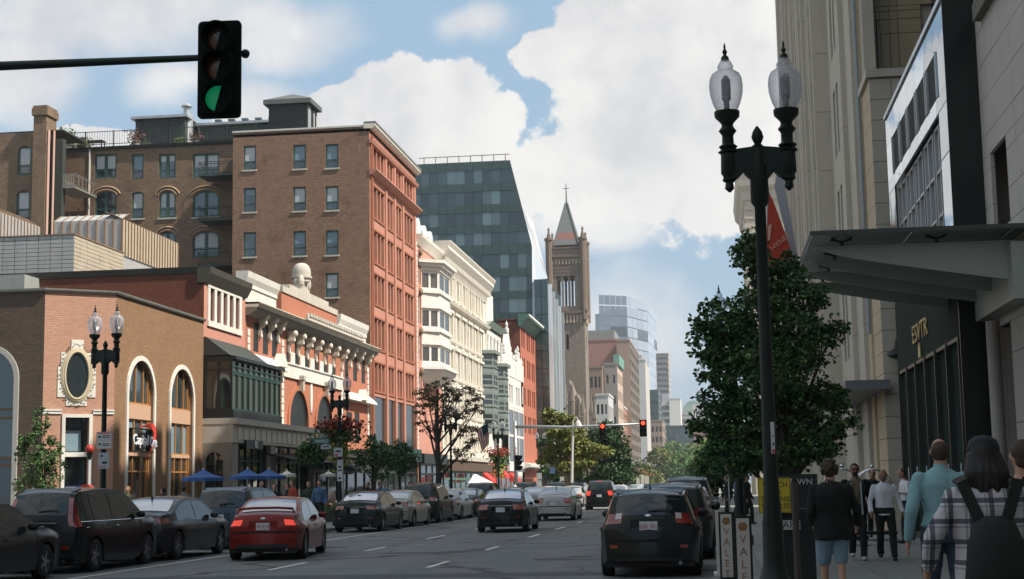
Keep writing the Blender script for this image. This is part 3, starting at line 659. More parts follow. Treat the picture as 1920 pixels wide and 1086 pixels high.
# ground floor shopfronts, in shade
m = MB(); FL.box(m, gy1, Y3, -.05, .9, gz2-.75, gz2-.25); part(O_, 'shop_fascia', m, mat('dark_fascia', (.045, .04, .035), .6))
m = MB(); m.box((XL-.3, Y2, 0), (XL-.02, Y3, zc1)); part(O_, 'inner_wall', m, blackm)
FSh = Fac((XL+.35, 0), (0, 1), (1, 0))
grid_window(O_, FSh, gy1, Y3, .1, gz2-.75, [k/8 for k in range(1, 8)], (.75,), blackm, gl, .2, .14, name='shopfront')
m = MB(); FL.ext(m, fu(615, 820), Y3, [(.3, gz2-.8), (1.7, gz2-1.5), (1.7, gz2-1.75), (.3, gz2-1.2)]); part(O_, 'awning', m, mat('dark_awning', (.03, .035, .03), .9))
m = MB(); m.prism([(XL-.3, Y2, zc1-.5), (XL-.3, Y3, zc1-.5), (XL-20, Y3, zc1-.5), (XL-20, Y2, zc1-.5)], (0, 0, .2)); part(O_, 'roof', m, darkroof)
# ------------------------------------------------------------------ tall brick building and what stands behind it
greenf = mat('green_sash', (.035, .085, .07), .5, var=.2)
YD = FL.U(693, 400); YE = FL.U(780, 400); FD = FY(YD); HD = FL.Z(693, 229)
XD = FD.U(436, 400)
D = thing('apartment_building', 'seven-storey building, brown brick flank with green windows and a salmon pillared front', 'building', (XL, YD, 0))
ops = []
for c in (468, 561.5, 622.5):
    for (ya, yb) in ((273, 319), (352, 398), (435, 482), (515, 561), (597, 643), (680, 727)):
        if c == 468 and ya > 440: continue
        yy_ = {468: 0, 561.5: -2, 622.5: -3.5}[c]
        a, z0 = FD.px(c-12, yb+yy_); b, z1 = FD.px(c+12, ya+yy_); ops.append((a, b, z0, z1))
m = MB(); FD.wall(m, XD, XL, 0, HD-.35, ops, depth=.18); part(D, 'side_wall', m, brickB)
for k, o in enumerate(ops):
    put_window(D, FD, (o[0]+o[1])/2, o[2], o[1]-o[0], o[3]-o[2], (1, (.33,), .12), greenf, glb, stoneW, (.62, .3, .0, .62, .62, .5)[k % 6], (blindw, blindb)[k % 2], .1)
m = MB(); FD.box(m, XD-.05, XL+.1, -.45, .06, HD-.35, HD-.22); part(D, 'coping', m, mat('white_coping', (.6, .58, .52), .6, dirt=.3))
# street front
zrow = [(FL.Z(700.7, b), FL.Z(700.7, t)) for t, b in ((274, 321), (350, 407), (432, 490), (513, 568), (595, 651), (679, 731))]
bays = ((700.7, 720.5, 3), (725.8, 737, 2), (742, 752.5, 2), (757.5, 774, 3))
opsD = []; wlist = []
for (x0, x1, n) in bays:
    a, b = FL.U(x0, 450), FL.U(x1, 450); w = (b-a)/n
    for (z0, z1) in zrow:
        for i in range(n): q = (a+w*i+.10, a+w*(i+1)-.10, z0, z1); opsD.append(q); wlist.append(q)
zg = FL.Z(700, 742)
m = MB(); FL.wall(m, YD, YE, zg, HD-.5, opsD, depth=.45); part(D, 'front_wall', m, salmon)
for q in wlist: put_window(D, FL, (q[0]+q[1])/2, q[2], q[1]-q[0], q[3]-q[2], (1, (.45,), .3), mat('tan_sash', (.33, .24, .15), .6), glw, None, RND.choice((0, 0, .3, .5, .7)), mat('tan_blind', (.36, .29, .20), .7), .09)
m = MB()
for x in (697, 723, 739.5, 755, 777):
    u = FL.U(x, 450); FL.box(m, u-.28, u+.28, -.3, .10, 4.6, zrow[1][1]+.4); FL.box(m, u-.28, u+.28, -.3, .10, zrow[0][0]-.1, HD-1.6)
parts(D, 'pilaster', m, salmon)
m = MB()
for (x0, x1, n) in bays:
    a, b = FL.U(x0, 450), FL.U(x1, 450)
    for (z0, z1) in zrow:
        FL.box(m, a-.1, b+.1, -.1, .07, z0-.16, z0-.003); FL.box(m, a-.1, b+.1, -.1, .06, z1+.003, z1+.14)
parts(D, 'lintel', m, salmonD)
m = MB(); FL.ext(m, YD-.05, YE, [(0, zrow[0][0]-.55), (.25, zrow[0][0]-.5), (.55, zrow[0][0]-.2), (.55, zrow[0][0]-.1), (0, zrow[0][0]-.1)]); FL.ext(m, YD-.05, YE, [(0, HD-1.6), (.2, HD-1.55), (.3, HD-1.3), (0, HD-1.3)]); part(D, 'ledge', m, salmon)
m = MB(); FL.ext(m, YD-.1, YE, [(-.4, HD-.5), (.25, HD-.5), (.45, HD-.3), (.45, HD-.15), (-.4, HD-.15)]); part(D, 'cornice', m, cream)
m = MB(); FL.ext(m, YD-.1, YE, [(-.4, HD-.15), (.5, HD-.15), (.5, HD), (-.4, HD)]); part(D, 'gutter', m, mat('grey_gutter', (.16, .17, .17), .6))
m = MB()
for (x0, x1, n) in bays:
    a, b = FL.U(x0, 450), FL.U(x1, 450); FL.box(m, a-.05, b+.05, -.3, -.1, 4.6, zg-.02)
part(D, 'dark_panel', m, mat('black_glass_panel', (.02, .03, .028), .15, spec=.6))
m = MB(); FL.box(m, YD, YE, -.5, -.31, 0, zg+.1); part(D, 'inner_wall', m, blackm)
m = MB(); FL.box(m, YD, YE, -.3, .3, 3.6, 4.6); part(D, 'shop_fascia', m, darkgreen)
grid_window(D, FL, YD, YE, .1, 3.6, [k/8 for k in range(1, 8)], (.75,), blackm, gl, .2, .16, name='shopfront')
m = MB(); m.tube([FL.P(YD+.15, .12, 5), FL.P(YD+.15, .12, HD-1)], .06, 6); m.tube([FL.P(YD+.55, .12, 5), FL.P(YD+.55, .12, HD-1)], .05, 6); parts(D, 'drainpipe', m, salmonD)
m = MB(); m.prism([(XL, YD, HD-.7), (XL, YE, HD-.7), (XD, YE, HD-.7), (XD, YD, HD-.7)], (0, 0, .2)); m.quad((XD, YD, 0), (XD, YD+30, 0), (XD, YD+30, HD-.36), (XD, YD, HD-.36)); part(D, 'roof', m, darkroof)
m = MB(); m.quad((XL, YE, 0), (XL-22, YE, 0), (XL-22, YE, HD-.3), (XL, YE, HD-.3)); part(D, 'party_wall', m, brickB)

# rear brick block
YR = YD+5; FR_ = FY(YR); HR = FR_.Z(300, 271)
R_ = thing('rear_brick_building', 'long weathered brick apartment building with green double windows behind the metal clad roofs', 'building', (XD, YR, 0))
ops = []; meta = []
def rw(c, w, ya, yb, n, rise=0.0):
    a, z0 = FR_.px(c-w/2, yb); b, z1 = FR_.px(c+w/2, ya); ops.append((a, b, z0, z1, rise)); meta.append(n)
for (c, w, n) in ((198, 42, 2), (258, 23, 1), (313.5, 32, 2), (386, 50, 2)):
    for r, (ya, yb) in enumerate(((290, 337), (364, 411), (440, 487), (515, 560))):
        dy = (198-c)*.0174-( 2 if c < 200 else 0)
        rw(c, w, ya+dy-(4 if r else 0), yb+dy, n, .55 if (r > 0 and n == 2) else (.2 if r else 0))
m = MB(); FR_.wall(m, FR_.U(167, 400), XD, 0, HR, ops, depth=.2); part(R_, 'wall', m, brickR)
for k, (o, n) in enumerate(zip(ops, meta)):
    put_window(R_, FR_, (o[0]+o[1])/2, o[2], o[1]-o[0], o[3]-o[2], (n, (.33,), .14), greenf, glb, stoneW if k % 4 == 1 else None, (.6, .0, .55, .3, .6)[k % 5], (blindw, blindb, blindw)[k % 3], .13)
for o, n in zip(ops, meta):
    if o[4] > .3:
        m = MB()
        for s_ in (.12, .36): 
            w_ = (o[1]-o[0])/2+s_; pts = [FR_.P((o[0]+o[1])/2+w_*cos(pi-pi*(k+2)/18), .02, o[3]-o[4]+(o[4]+s_)*sin(pi-pi*(k+2)/18)*1.0) for k in range(15)]
            m.tube(pts, .07, 4)
        part(R_, 'brick_arch', m, mat('soldier_brick', (.36, .24, .15), .9, var=.3, scale=8))
m = MB(); FR_.ext(m, FR_.U(120, 300), XD, [(-.2, HR-.25), (.15, HR-.2), (.25, HR), (-.2, HR)]); part(R_, 'gutter', m, darkroof)
m = MB(); m.tube([FR_.P(FR_.U(168, 350), .1, HR), FR_.P(FR_.U(168, 350), .1, 12)], .09, 6); parts(R_, 'drainpipe', m, mat('pale_pipe', (.5, .47, .42), .6))
# recess, left wing and chimney
YW = YR-4.5; FWg = FY(YW)
xc0, xc1 = FWg.U(68, 300), FWg.U(119, 300); HW = FWg.Z(40, 249)
m = MB(); opw = [(*[FWg.U(x, 300) for x in (33, 59)], FWg.Z(46, 328), FWg.Z(46, 274), .3), (*[FWg.U(x, 400) for x in (30, 56)], FWg.Z(46, 396+14), FWg.Z(46, 357), .3)]
FWg.wall(m, FWg.U(-60, 300), FWg.U(93, 300), 0, HW, opw, depth=.2); part(R_, 'wing_wall', m, brickR)
for k, o in enumerate(opw): put_window(R_, FWg, (o[0]+o[1])/2, o[2], o[1]-o[0], o[3]-o[2], (1, (.33,), .14), greenf, glb, None, .66, blindw, .15)
m = MB(); m.box((FWg.U(93, 300), YW, 0), (FWg.U(93, 300)+1.0, YW+.6, HW-.6)); m.box((FWg.U(93, 300)-12, YW+.02, HW-.02), (FWg.U(119, 250), YR-.5, HW+.1)); part(R_, 'wing_roof', m, darkroof)
m = MB(); xp_ = FR_.U(121, 300); m.quad((FR_.U(93, 300), YR-1.2, 0), (xp_, YR-.12, 0), (xp_, YR-.12, HR-.3), (FR_.U(93, 300), YR-1.2, HR-.3)); part(R_, 'recess_wall', m, brickP); m = MB(); m.quad((xp_, YR-.1, 0), (FR_.U(167, 400), YR-.1, 0), (FR_.U(167, 400), YR-.1, HR-.3), (xp_, YR-.1, HR-.3)); part(R_, 'recess_wall', m, brickR)  # narrow pink strip: sunlight on the recess put into the brick colour
m = MB(); cx0, cx1 = FWg.U(67, 300), FWg.U(91, 300); zt = FWg.Z(80, 201); m.box((cx0, YW-.5, 0), (cx1, YW+1.2, zt-.3)); m.box((cx0-.12, YW-.62, zt-.75), (cx1+.12, YW+1.32, zt-.2)); m.box((cx0-.05, YW-.55, zt-.2), (cx1+.05, YW+1.25, zt)); ch = part(R_, 'chimney', m, brickR)
m = MB(); m.tube([(cx1+.12, YW-.3, 10), (cx1+.12, YW-.3, HW)], .1, 6); m.tube([(cx1+.45, YW-.1, 10), (cx1+.45, YW-.1, HW)], .08, 6); parts(R_, 'downspout', m, mat('pink_downspout', (.62, .40, .32), .6))
# balconies of the recess and along the block's right end
def balcony(parent, x0, x1, ya, yb, z, nm='balcony', mm=None):
    mm = mm or mat('iron_rail', (.05, .06, .06), .5, .5)
    m = MB(); m.box((x0, ya, z-.12), (x1, yb, z))
    for zz in (z+.95, z+.8, z+.1): m.tube([(x0, yb, zz), (x0, ya, zz), (x1, ya, zz), (x1, yb, zz)], .025, 4)
    n = 14
    for k in range(n+1): x = x0+(x1-x0)*k/n; m.tube([(x, ya, z), (x, ya, z+.95)], .014, 4)
    for k in range(6): y = ya+(yb-ya)*k/6; m.tube([(x1, y, z), (x1, y, z+.95)], .014, 4); m.tube([(x0, y, z), (x0, y, z+.95)], .014, 4)
    return part(parent, nm, m, mm)
for yy_ in (349, 432): balcony(R_, FWg.U(96, 345), FWg.U(138, 345), YW+.2, YR-.3, FWg.Z(120, yy_), mm=mat('grey_rail', (.28, .28, .25), .6, .3))
for yy_ in (339, 421, 505): balcony(R_, FR_.U(392, 345), XD-.1, YR-2.4, YR-.1, FR_.Z(410, yy_))
m = MB(); z0, z1 = HR, FR_.Z(160, 246)
xa, xb = FR_.U(104, 260), XD
for zz in (z0+.35, z1): m.tube([(xa, YR+.4, zz), (xb, YR+.4, zz)], .03, 4)
for k in range(8): x = xa+(xb-xa)*k/7; m.tube([(x, YR+.4, HR), (x, YR+.4, z1+.05)], .045, 5)
for k in range(80): x = xa+(xb-xa)*k/79; m.tube([(x, YR+.4, HR), (x, YR+.4, z1)], .014, 4)
part(R_, 'roof_railing', m, mat('iron_rail', (.05, .06, .06), .5, .5))
# roof house
FP = FY(YR+1.5); clad = mat('dark_slate_cladding', (.045, .055, .05), .6, var=.35, scale=2.5, dirt=.3); zinc = mat('zinc_roof', (.42, .44, .45), .45, .5, var=.3, scale=1.5, dirt=.4)
P_ = thing('roof_house', 'dark clad roof house with a hipped zinc roof and a door, behind the railing', 'roof house', (FP.U(253, 260), YR+1.5, HR))
x0, x1 = FP.U(254, 240), FP.U(346, 240); z1 = FP.Z(300, 218)
m = MB(); m.box((x0, YR+1.5, HR-.3), (x1, YR+6, z1)); m.box((x1-.1, YR+1.48, HR-.3), (x1+.05, YR+6, z1)); part(P_, 'wall', m, clad)
m = MB()
for k in range(16): x = x0+(x1-x0)*(k+.5)/16; m.box((x-.02, YR+1.46, HR-.3), (x+.02, YR+1.5, z1))
parts(P_, 'seam', m, clad)
m = MB(); m.box((FP.U(297, 260), YR+1.42, HR), (FP.U(316, 260), YR+1.47, FP.Z(306, 226))); part(P_, 'door', m, blackm)
zr = FP.Z(300, 207); m = MB(); a = [(x0-.3, YR+1.2, z1), (x1+.3, YR+1.2, z1), (x1+.3, YR+6.3, z1), (x0-.3, YR+6.3, z1)]; b = [(x0+1.6, YR+3, zr), (x1-.9, YR+3, zr), (x1-.9, YR+5, zr), (x0+1.6, YR+5, zr)]; m.loft([[(p[0], p[1], p[2]-.2) for p in a], a, b]); part(P_, 'roof', m, zinc)
P2 = thing('long_roof_house', 'long low dark clad roof storey under a pale metal roof, left of the gabled cupola', 'roof house', (FP.U(350, 260), YR+3, HR))
x0, x1 = FP.U(350, 240)+.1, FP.U(520, 240); z1 = FP.Z(400, 219)
m = MB(); m.box((x0, YR+3.5, HR-3), (x1, YR+9, z1)); part(P2, 'wall', m, clad)
zr = FP.Z(420, 208); m = MB(); a = [(x0-.3, YR+3.2, z1), (x1+.3, YR+3.2, z1), (x1+.3, YR+9.3, z1), (x0-.3, YR+9.3, z1)]; b = [(x0+1, YR+5, zr), (x1-2.2, YR+5, zr), (x1-2.2, YR+7.5, zr), (x0+1, YR+7.5, zr)]; m.loft([[(p[0], p[1], p[2]-.2) for p in a], a, b]); part(P2, 'roof', m, zinc)
for k in range(6): x = x0+1.3+k*1.1; m = MB(); m.box((x, YR+4.0, z1+.25), (x+.5, YR+4.4, z1+.42)); part(P2, 'skylight', m, glb)
FPc = FY(YD+3); C_ = thing('cupola', 'dark square cupola with a low pyramid roof above the brown brick flank', 'roof house', (FPc.U(505, 220), YD+3, HD-.5))
x0, x1 = FPc.U(504, 200), FPc.U(576, 200); z1, zr = FPc.Z(540, 187), FPc.Z(545, 169); yb = YD+3+(x1-x0)*.9
m = MB(); m.box((x0, YD+3, HD-.6), (x1, yb, z1)); part(C_, 'wall', m, blackm)
m = MB(); a = [(x0-.35, YD+2.7, z1), (x1+.35, YD+2.7, z1), (x1+.35, yb+.3, z1), (x0-.35, yb+.3, z1)]; cx, cy = (x0+x1)/2, (YD+3+yb)/2; b = [(cx-.1, cy-.1, zr), (cx+.1, cy-.1, zr), (cx+.1, cy+.1, zr), (cx-.1, cy+.1, zr)]; m.loft([[(p[0], p[1], p[2]-.35) for p in a], a, b]); part(C_, 'roof', m, mat('lead_roof', (.13, .14, .13), .5, .3, var=.25))
for i, yq in enumerate((YD+3.1, YD+4.6, yb-.7)): m = MB(); m.box((x1+.01, yq, HD-.2), (x1+.06, yq+.7, z1-.5)); part(C_, 'side_panel', m, mat('grey_board', (.33, .33, .33), .7))
m = MB(); m.box((x1+.01, YD+3.95, HD+.1), (x1+.05, YD+4.5, HD+.9)); part(C_, 'pane', m, gl)
V_ = thing('roof_vent', 'pale metal chimney vent with a conical cap beside the roof house', 'vent', tuple(FP.P(FP.U(342, 210), -1, HR)))
c = FP.P(FP.U(342, 205), -1, 0); z0, z1 = FP.Z(342, 212), FP.Z(342, 187)
m = MB(); m.lathe([(.5, HR), (.5, z0+.1), (.26, z0+.12), (.26, z1-.35)], (c.x, c.y, 0), 12); part(V_, 'pipe', m, zinc)
m = MB(); m.lathe([(.44, z1-.35), (.44, z1-.28), (.12, z1-.02), (.03, z1)], (c.x, c.y, 0), 12); part(V_, 'cap', m, zinc)
# things on the roof terrace
terr = mat('terracotta_pot', (.35, .30, .26), .8)
def plant_pot(px, py, s, lab, col):
    c = FR_.P(FR_.U(px, py), -1.2, HR); t = thing('potted_plant', lab, 'plant', tuple(c), 'plants on the roof terrace')
    m = MB(); m.lathe([(.22*s, 0), (.3*s, .5*s), (.33*s, .5*s), (.33*s, .56*s)], tuple(c), 10); part(t, 'pot', m, terr)
    m = MB(); rr = random.Random(int(px))
    for k in range(160):
        q = c+Vector((rr.gauss(0, .32), rr.gauss(0, .3), .9+rr.gauss(0, .25)))*s; a = Vector((rr.uniform(-1, 1), rr.uniform(-1, 1), rr.uniform(-1, 1))).normalized()*.13*s; b = a.orthogonal().normalized()*.06*s
        m.quad(q-a, q+b, q+a, q-b)
    part(t, 'foliage', m, mat('leaf_'+col[0], col[1], .7))
for px, s, lab, col in ((112, 1.3, 'tallest green shrub at the left corner of the roof terrace', ('deep', (.06, .11, .03))), (128, .9, 'round green plant on the left of the roof terrace railing', ('deep', (.06, .11, .03))), (152, .8, 'yellow-green plant left of the terrace table', ('lime', (.16, .2, .04))),
                        (244, 1.1, 'dark red leafed plant against the left edge of the roof house', ('wine', (.10, .04, .03))), (263, .5, 'small pale potted plant in front of the roof house, left of its door', ('deep', (.06, .11, .03))),
                        (325, .6, 'pale potted plant in front of the roof house, right of its door', ('deep', (.06, .11, .03))), (357, .8, 'reddish potted plant right of the roof house', ('wine', (.10, .04, .03)))): plant_pot(px, 265, s, lab, col)
c = FR_.P(FR_.U(161, 265), -1.4, HR); t = thing('terrace_table', 'dark wooden table on the roof terrace behind the railing', 'table', tuple(c)); m = MB(); m.box((c.x-.9, c.y-.4, HR+.78), (c.x+.9, c.y+.4, HR+.86)); part(t, 'tabletop', m, mat('dark_wood', (.07, .04, .03), .7))
for sx_ in (-.8, .8):
    for sy_ in (-.3, .3): m = MB(); m.box((c.x+sx_-.04, c.y+sy_-.04, HR), (c.x+sx_+.04, c.y+sy_+.04, HR+.78)); part(t, 'leg', m, MATS['dark_wood'])
for px in (133, 141):
    c = FR_.P(FR_.U(px, 265), -1.3, HR); t = thing('terrace_chair', 'dark high-backed chair on the roof terrace, %s' % ('left of the pair' if px == 133 else 'right of the pair, next to the table'), 'chair', tuple(c), 'chairs on the roof terrace')
    m = MB(); m.box((c.x-.25, c.y-.25, HR+.42), (c.x+.25, c.y+.25, HR+.48)); part(t, 'seat', m, MATS['dark_wood'])
    m = MB(); m.box((c.x-.25, c.y+.2, HR+.48), (c.x+.25, c.y+.25, HR+1.25)); part(t, 'backrest', m, MATS['dark_wood'])
    m = MB(); [m.box((c.x+a-.03, c.y+b-.03, HR), (c.x+a+.03, c.y+b+.03, HR+.42)) for a in (-.2, .2) for b in (-.2, .2)]; part(t, 'leg', m, MATS['dark_wood'])

# metal clad plant housings on the low roofs
metalc = mat('weathered_metal_sheet', (.44, .44, .43), .6, .25, var=.15, scale=1.2, dirt=.35)
metalr = mat('rust_stained_sheet', (.50, .43, .33), .65, .2, var=.25, scale=1.5, dirt=.35)
seam = mat('rust_seam', (.24, .15, .09), .8)
def seamed(parent, fac, u0, u1, zb, zt, zs, n, m1, slope=0.0, dn=1.0):
    """standing seam sheets u0..u1 with a sloping top from zs (eave) to zt (ridge) set back dn"""
    for k in range(n):
        a, b = u0+(u1-u0)*k/n, u0+(u1-u0)*(k+1)/n
        m = MB(); fac.box(m, a+.02, b-.02, -.05, 0, zb, zs); m.prism([fac.P(a+.02, 0, zs), fac.P(b-.02, 0, zs), fac.P(b-.02, -dn, zt), fac.P(a+.02, -dn, zt)], fac.n*-.05)
        part(parent, 'metal_sheet', m, m1)
    m = MB()
    for k in range(n+1):
        a = u0+(u1-u0)*k/n; fac.box(m, a-.03, a+.03, -.06, .06, zb, zs); m.prism([fac.P(a-.03, .06, zs), fac.P(a+.03, .06, zs), fac.P(a+.03, -dn+.06, zt+.03), fac.P(a-.03, -dn+.06, zt+.03)], fac.n*-.09)
    parts(parent, 'seam', m, seam)
FM1 = FY(FL.U(217, 552)+22); Y1 = FM1.o.y
T1 = thing('ribbed_roof_enclosure', 'large pale ribbed roof enclosure with sloping eaves and rusty seams, middle of three', 'roof housing', (FM1.U(229, 420), Y1, ZB))
xa, xb = FM1.U(101, 430), FM1.U(229, 430); zb, zs, zt = FM1.Z(229, 505), FM1.Z(150, 414), FM1.Z(150, 399)
seamed(T1, FM1, xa, xb, zb-1.5, zt, zs, 8, metalc)
FMx = Fac((xb, 0), (0, 1), (1, 0)); ye = FMx.U(333, 480)
seamed(T1, FMx, Y1, ye, FMx.Z(229, 478), zt, zs, 20, metalr)
m = MB(); m.box((xa, Y1+.06, zb-1.5), (xb-.06, ye, zs)); m.box((xa+.6, Y1+1.05, zs), (xb-1.05, ye-.5, zt-.05)); part(T1, 'core', m, metalc)
FM2 = FY(Y1-8); xb2 = FM2.U(139, 460); zt2, zb2_ = FM2.Z(139, 440), FM2.Z(139, 509)
T2 = thing('panelled_housing', 'low grey panelled roof box with horizontal joints and rust runs at the left edge', 'roof housing', (xb2, Y1-8, zb2_))
FM2x = Fac((xb2, 0), (0, 1), (1, 0)); ye2 = FM2x.U(232, 480)
xl = FM2.U(-60, 460); nr = 9
SH = {}
for r in range(nr):
    z0 = zb2_+(zt2-zb2_)*r/nr; z1 = zb2_+(zt2-zb2_)*(r+1)/nr
    n = 9
    for k in range(n):
        a, b = xl+(xb2-xl)*k/n, xl+(xb2-xl)*(k+1)/n; m = MB(); FM2.box(m, a+.015, b-.015, -.04, RND.uniform(0, .012), z0+.012, z1-.012); part(T2, 'panel', m, metalc)
    for k in range(4):
        a, b = Y1-8+(ye2-Y1+8)*k/4, Y1-8+(ye2-Y1+8)*(k+1)/4; m = MB(); FM2x.box(m, a+.012, b-.012, -.04, RND.uniform(0, .01), z0+.012, z1-.012); part(T2, 'panel', m, metalr)
m = MB(); m.box((xl, Y1-8+.03, zb2_-2), (xb2-.03, ye2, zt2-.02)); m.box((xl, Y1-8.05, zt2), (xb2+.05, ye2, zt2+.06)); part(T2, 'core', m, seam)
FM3x = Fac((FY(Y1+14).U(75, 420), 0), (0, 1), (1, 0)); y0_, y1_ = FM3x.U(-40, 430), FM3x.U(75, 430)
T3 = thing('far_left_metal_housing', 'standing-seam metal housing left of the tall brick chimney', 'roof housing', (FM3x.o.x, y0_, ZB))
zs, zt = FM3x.Z(60, 421), FM3x.Z(60, 404)
seamed(T3, FM3x, y0_, y1_, FM3x.Z(20, 470)-2, zt, zs, 18, metalc)
m = MB(); m.box((FM3x.o.x-8, y0_, FM3x.Z(20, 470)-2), (FM3x.o.x-.06, y1_, zs)); m.box((FM3x.o.x-8, y0_, zs), (FM3x.o.x-1.0, y1_-.8, zt)); part(T3, 'core', m, metalc)
m = MB(); FF = FY(Y1-9); m.box((FF.U(57, 540), Y1-13, FF.Z(80, 552)-1), (FF.U(114, 540), Y1-11, FF.Z(80, 536))); o = m.build('roof_hatch', mat('grey_box', (.3, .31, .30), .7, dirt=.3)); tag(o, 'small flat grey box on the low roof above the pink brick corner', 'roof box')
m = MB(); m.box((XL-60, Y1-9, 0), (XL-22, Y1+30, ZB-.6)); m.box((XL-22, Yc+.1, 0), (XL-1, YD-.2, ZB-2.5)); lo = m.build('low_roof_block', mat('low_roof_felt', (.07, .075, .065), .9, dirt=.4)); tag(lo, 'dark low roof block carrying the metal clad housings', 'building')

# ---- slim pink and white building with the oriel
YF1 = FL.U(826, 600); F0 = thing('slim_oriel_building', 'slim pink brick building with a tall white three-sided bay window', 'building', (XL, YE, 0))
HF = FL.Z(792, 448)
nicheops = [(FL.U(784.5, 600), FL.U(790, 600), FL.Z(787, yb), FL.Z(787, yt)) for yt, yb in ((478, 533), (552, 607), (625, 675), (700, 745))]
m = MB(); FL.wall(m, YE, YF1, 0, HF, nicheops, depth=.3); part(F0, 'wall', m, brickP)
for q in nicheops:
    put_window(F0, FL, (q[0]+q[1])/2, q[2], q[1]-q[0], q[3]-q[2], (1, (.5,), .2), white, glw); mm_ = MB(); mm_.ell(FL.P((q[0]+q[1])/2, .1, q[3]+.2), (.2, .35, .35), 8, 6); part(F0, 'window_crest', mm_, mat('carved_stone_dark', (.22, .15, .10), .8), True)
z = 4.6
while z < HF-.6: link('quoin', QMm, F0, FL.P(FL.U(781.5, 600), 0, z)-Vector(F0['_o']), FL.rz); z += .42
m = MB(); FL.ext(m, YE, YF1, [(-.3, HF-.9), (.1, HF-.9), (.5, HF-.25), (.55, HF), (-.3, HF)]); part(F0, 'cornice', m, cream)
dB = 1.3; ob = (YE+1.9, YF1); zt, zb = FL.Z(806, 476, dB), FL.Z(806, 700, dB)
y0_, y1_ = FL.U(795, 600, .2), FL.U(828, 600, .3); yf0, yf1 = y0_+1.3, y1_-1.3
def orpoly(g=0.0, dd=0.0): return [(XL-.1, y0_-g), (XL+dB+g+dd, yf0-g), (XL+dB+g+dd, yf1+g), (XL-.1, y1_+g)]
def orslab(m, za, zb__, g=0.0): m.prism([(x, y, za) for x, y in orpoly(g)], (0, 0, zb__-za))
m = MB(); 
for (yt, yb, g) in ((476, 482, .55), (482, 488, .35), (488, 496, .1), (533, 539, .15), (539, 563, .0), (563, 568, .12), (607, 613, .15), (613, 634, 0.0), (634, 638, .12), (674, 680, .15), (680, 686, .6), (686, 691, .4)):
    orslab(m, FL.Z(806, yb, dB), FL.Z(806, yt, dB)-.003, g)
a = orpoly(.4); zq = FL.Z(806, 691, dB); m.loft([[(x, y, zq-1.0 if x < XL else zq-.9) for x, y in orpoly(-.5)], [(x, y, zq-.004) for x, y in a]]); part(F0, 'bay_window_body', m, white)
P = orpoly()
for (yt, yb) in ((496, 533), (568, 607), (638, 674)):
    z0, z1 = FL.Z(806, yb, dB), FL.Z(806, yt, dB)
    for (p, q, n) in ((P[0], P[1], 2), (P[1], P[2], 2), (P[2], P[3], 1)):
        uu = Vector((q[0]-p[0], q[1]-p[1], 0)); nn = Vector((uu.y, -uu.x, 0)).normalized(); ff = Fac(p, uu, nn)
        grid_window(F0, ff, 0, uu.length, z0, z1, [k/n for k in range(1, n)], (), white, glw, .12, .2, name='bay_window')
m = MB(); FL.box(m, FL.U(781, 420, -2), FL.U(820, 450, -2), -2.1, -2, HF, HF+1.1)
for k in range(16): u = FL.U(781, 420, -2)+k*1.0; FL.box(m, u, u+.08, -2.15, -1.95, HF, HF+1.2)
part(F0, 'roof_balustrade', m, mat('green_copper', (.08, .16, .13), .6))
for (x, yt) in ((785, 409), (797, 423), (808, 434)):
    u = FL.U(x, 430, -3.2); z1 = FL.Z(x, yt, -3.2); m = MB(); pts = [FL.P(u-1.1, -3.2, HF+.2)]+[FL.P(u+1.1*cos(pi-pi*k/8), -3.2, z1-1.1+1.1*sin(pi*k/8)) for k in range(9)]+[FL.P(u+1.1, -3.2, HF+.2)]
    m.prism(pts, FL.n*-2.5); part(F0, 'dormer', m, mat('pale_metal_dormer', (.6, .63, .62), .5))
m = MB(); FL.box(m, YE, YF1, -12, -.35, HF-.6, HF-.4); m.quad((XL, YF1, 0), (XL-16, YF1, 0), (XL-16, YF1, HF), (XL, YF1, HF)); part(F0, 'roof', m, darkroof)

m = MB(); FL.box(m, YE+.1, YF1, .02, .5, 3.5, 4.3); part(F0, 'shop_fascia', m, blackm); grid_window(F0, FL, YE+.1, YF1, .1, 3.5, (.25, .5, .75), (.75,), blackm, gl, -.1, .18, name='shopfront')
# ---- tall cream building
YG0, YG1 = FL.U(826, 600), FL.U(912.5, 700); HG = FL.Z(837, 452, .7)
G_ = thing('cream_building', 'tall cream-white six-storey building with a deep layered cornice', 'building', (XL, YG0, 0))
rows = [(FL.Z(842.5, b), FL.Z(842.5, t)) for t, b in ((505, 556), (590, 640), (657, 708), (728, 774), (795, 838))]
ops = [(FL.U(x-4.1+i*.12, 650), FL.U(x+3.6-i*.12, 650), z0, z1) for i, x in enumerate((830.5, 843.5, 856, 868, 879.3, 890.2, 900.6)) for z0, z1 in rows]
m = MB(); FL.wall(m, YG0, YG1, 0, HG-.8, ops, depth=.3); m.quad((XL, YG0, 0), (XL, YG0, HG-.8), (XL-25, YG0, HG-.8), (XL-25, YG0, 0)); part(G_, 'wall', m, cream)
for q in ops: put_window(G_, FL, (q[0]+q[1])/2, q[2], q[1]-q[0], q[3]-q[2], (1, (.5,), .22), white, glass_mat('tan_glass', (.26, .20, .14), .2, .6), cream, 0, None, .16)
m = MB()
for q in ops: FL.box(m, q[0]-.25, q[0]-.02, 0, .14, q[2]-.1, q[3]+.15); FL.box(m, q[1]+.02, q[1]+.25, 0, .14, q[2]-.1, q[3]+.15); FL.box(m, q[0]-.3, q[1]+.3, .005, .26, q[3]+.16, q[3]+.42)
parts(G_, 'window_hood', m, cream)
m = MB()
for k in range(8): u = YG0+.35+k*(YG1-YG0-.7)/7; FL.box(m, u-.3, u+.3, 0, .1, 4.2, HG-2.4)
parts(G_, 'pilaster', m, cream)
m = MB()
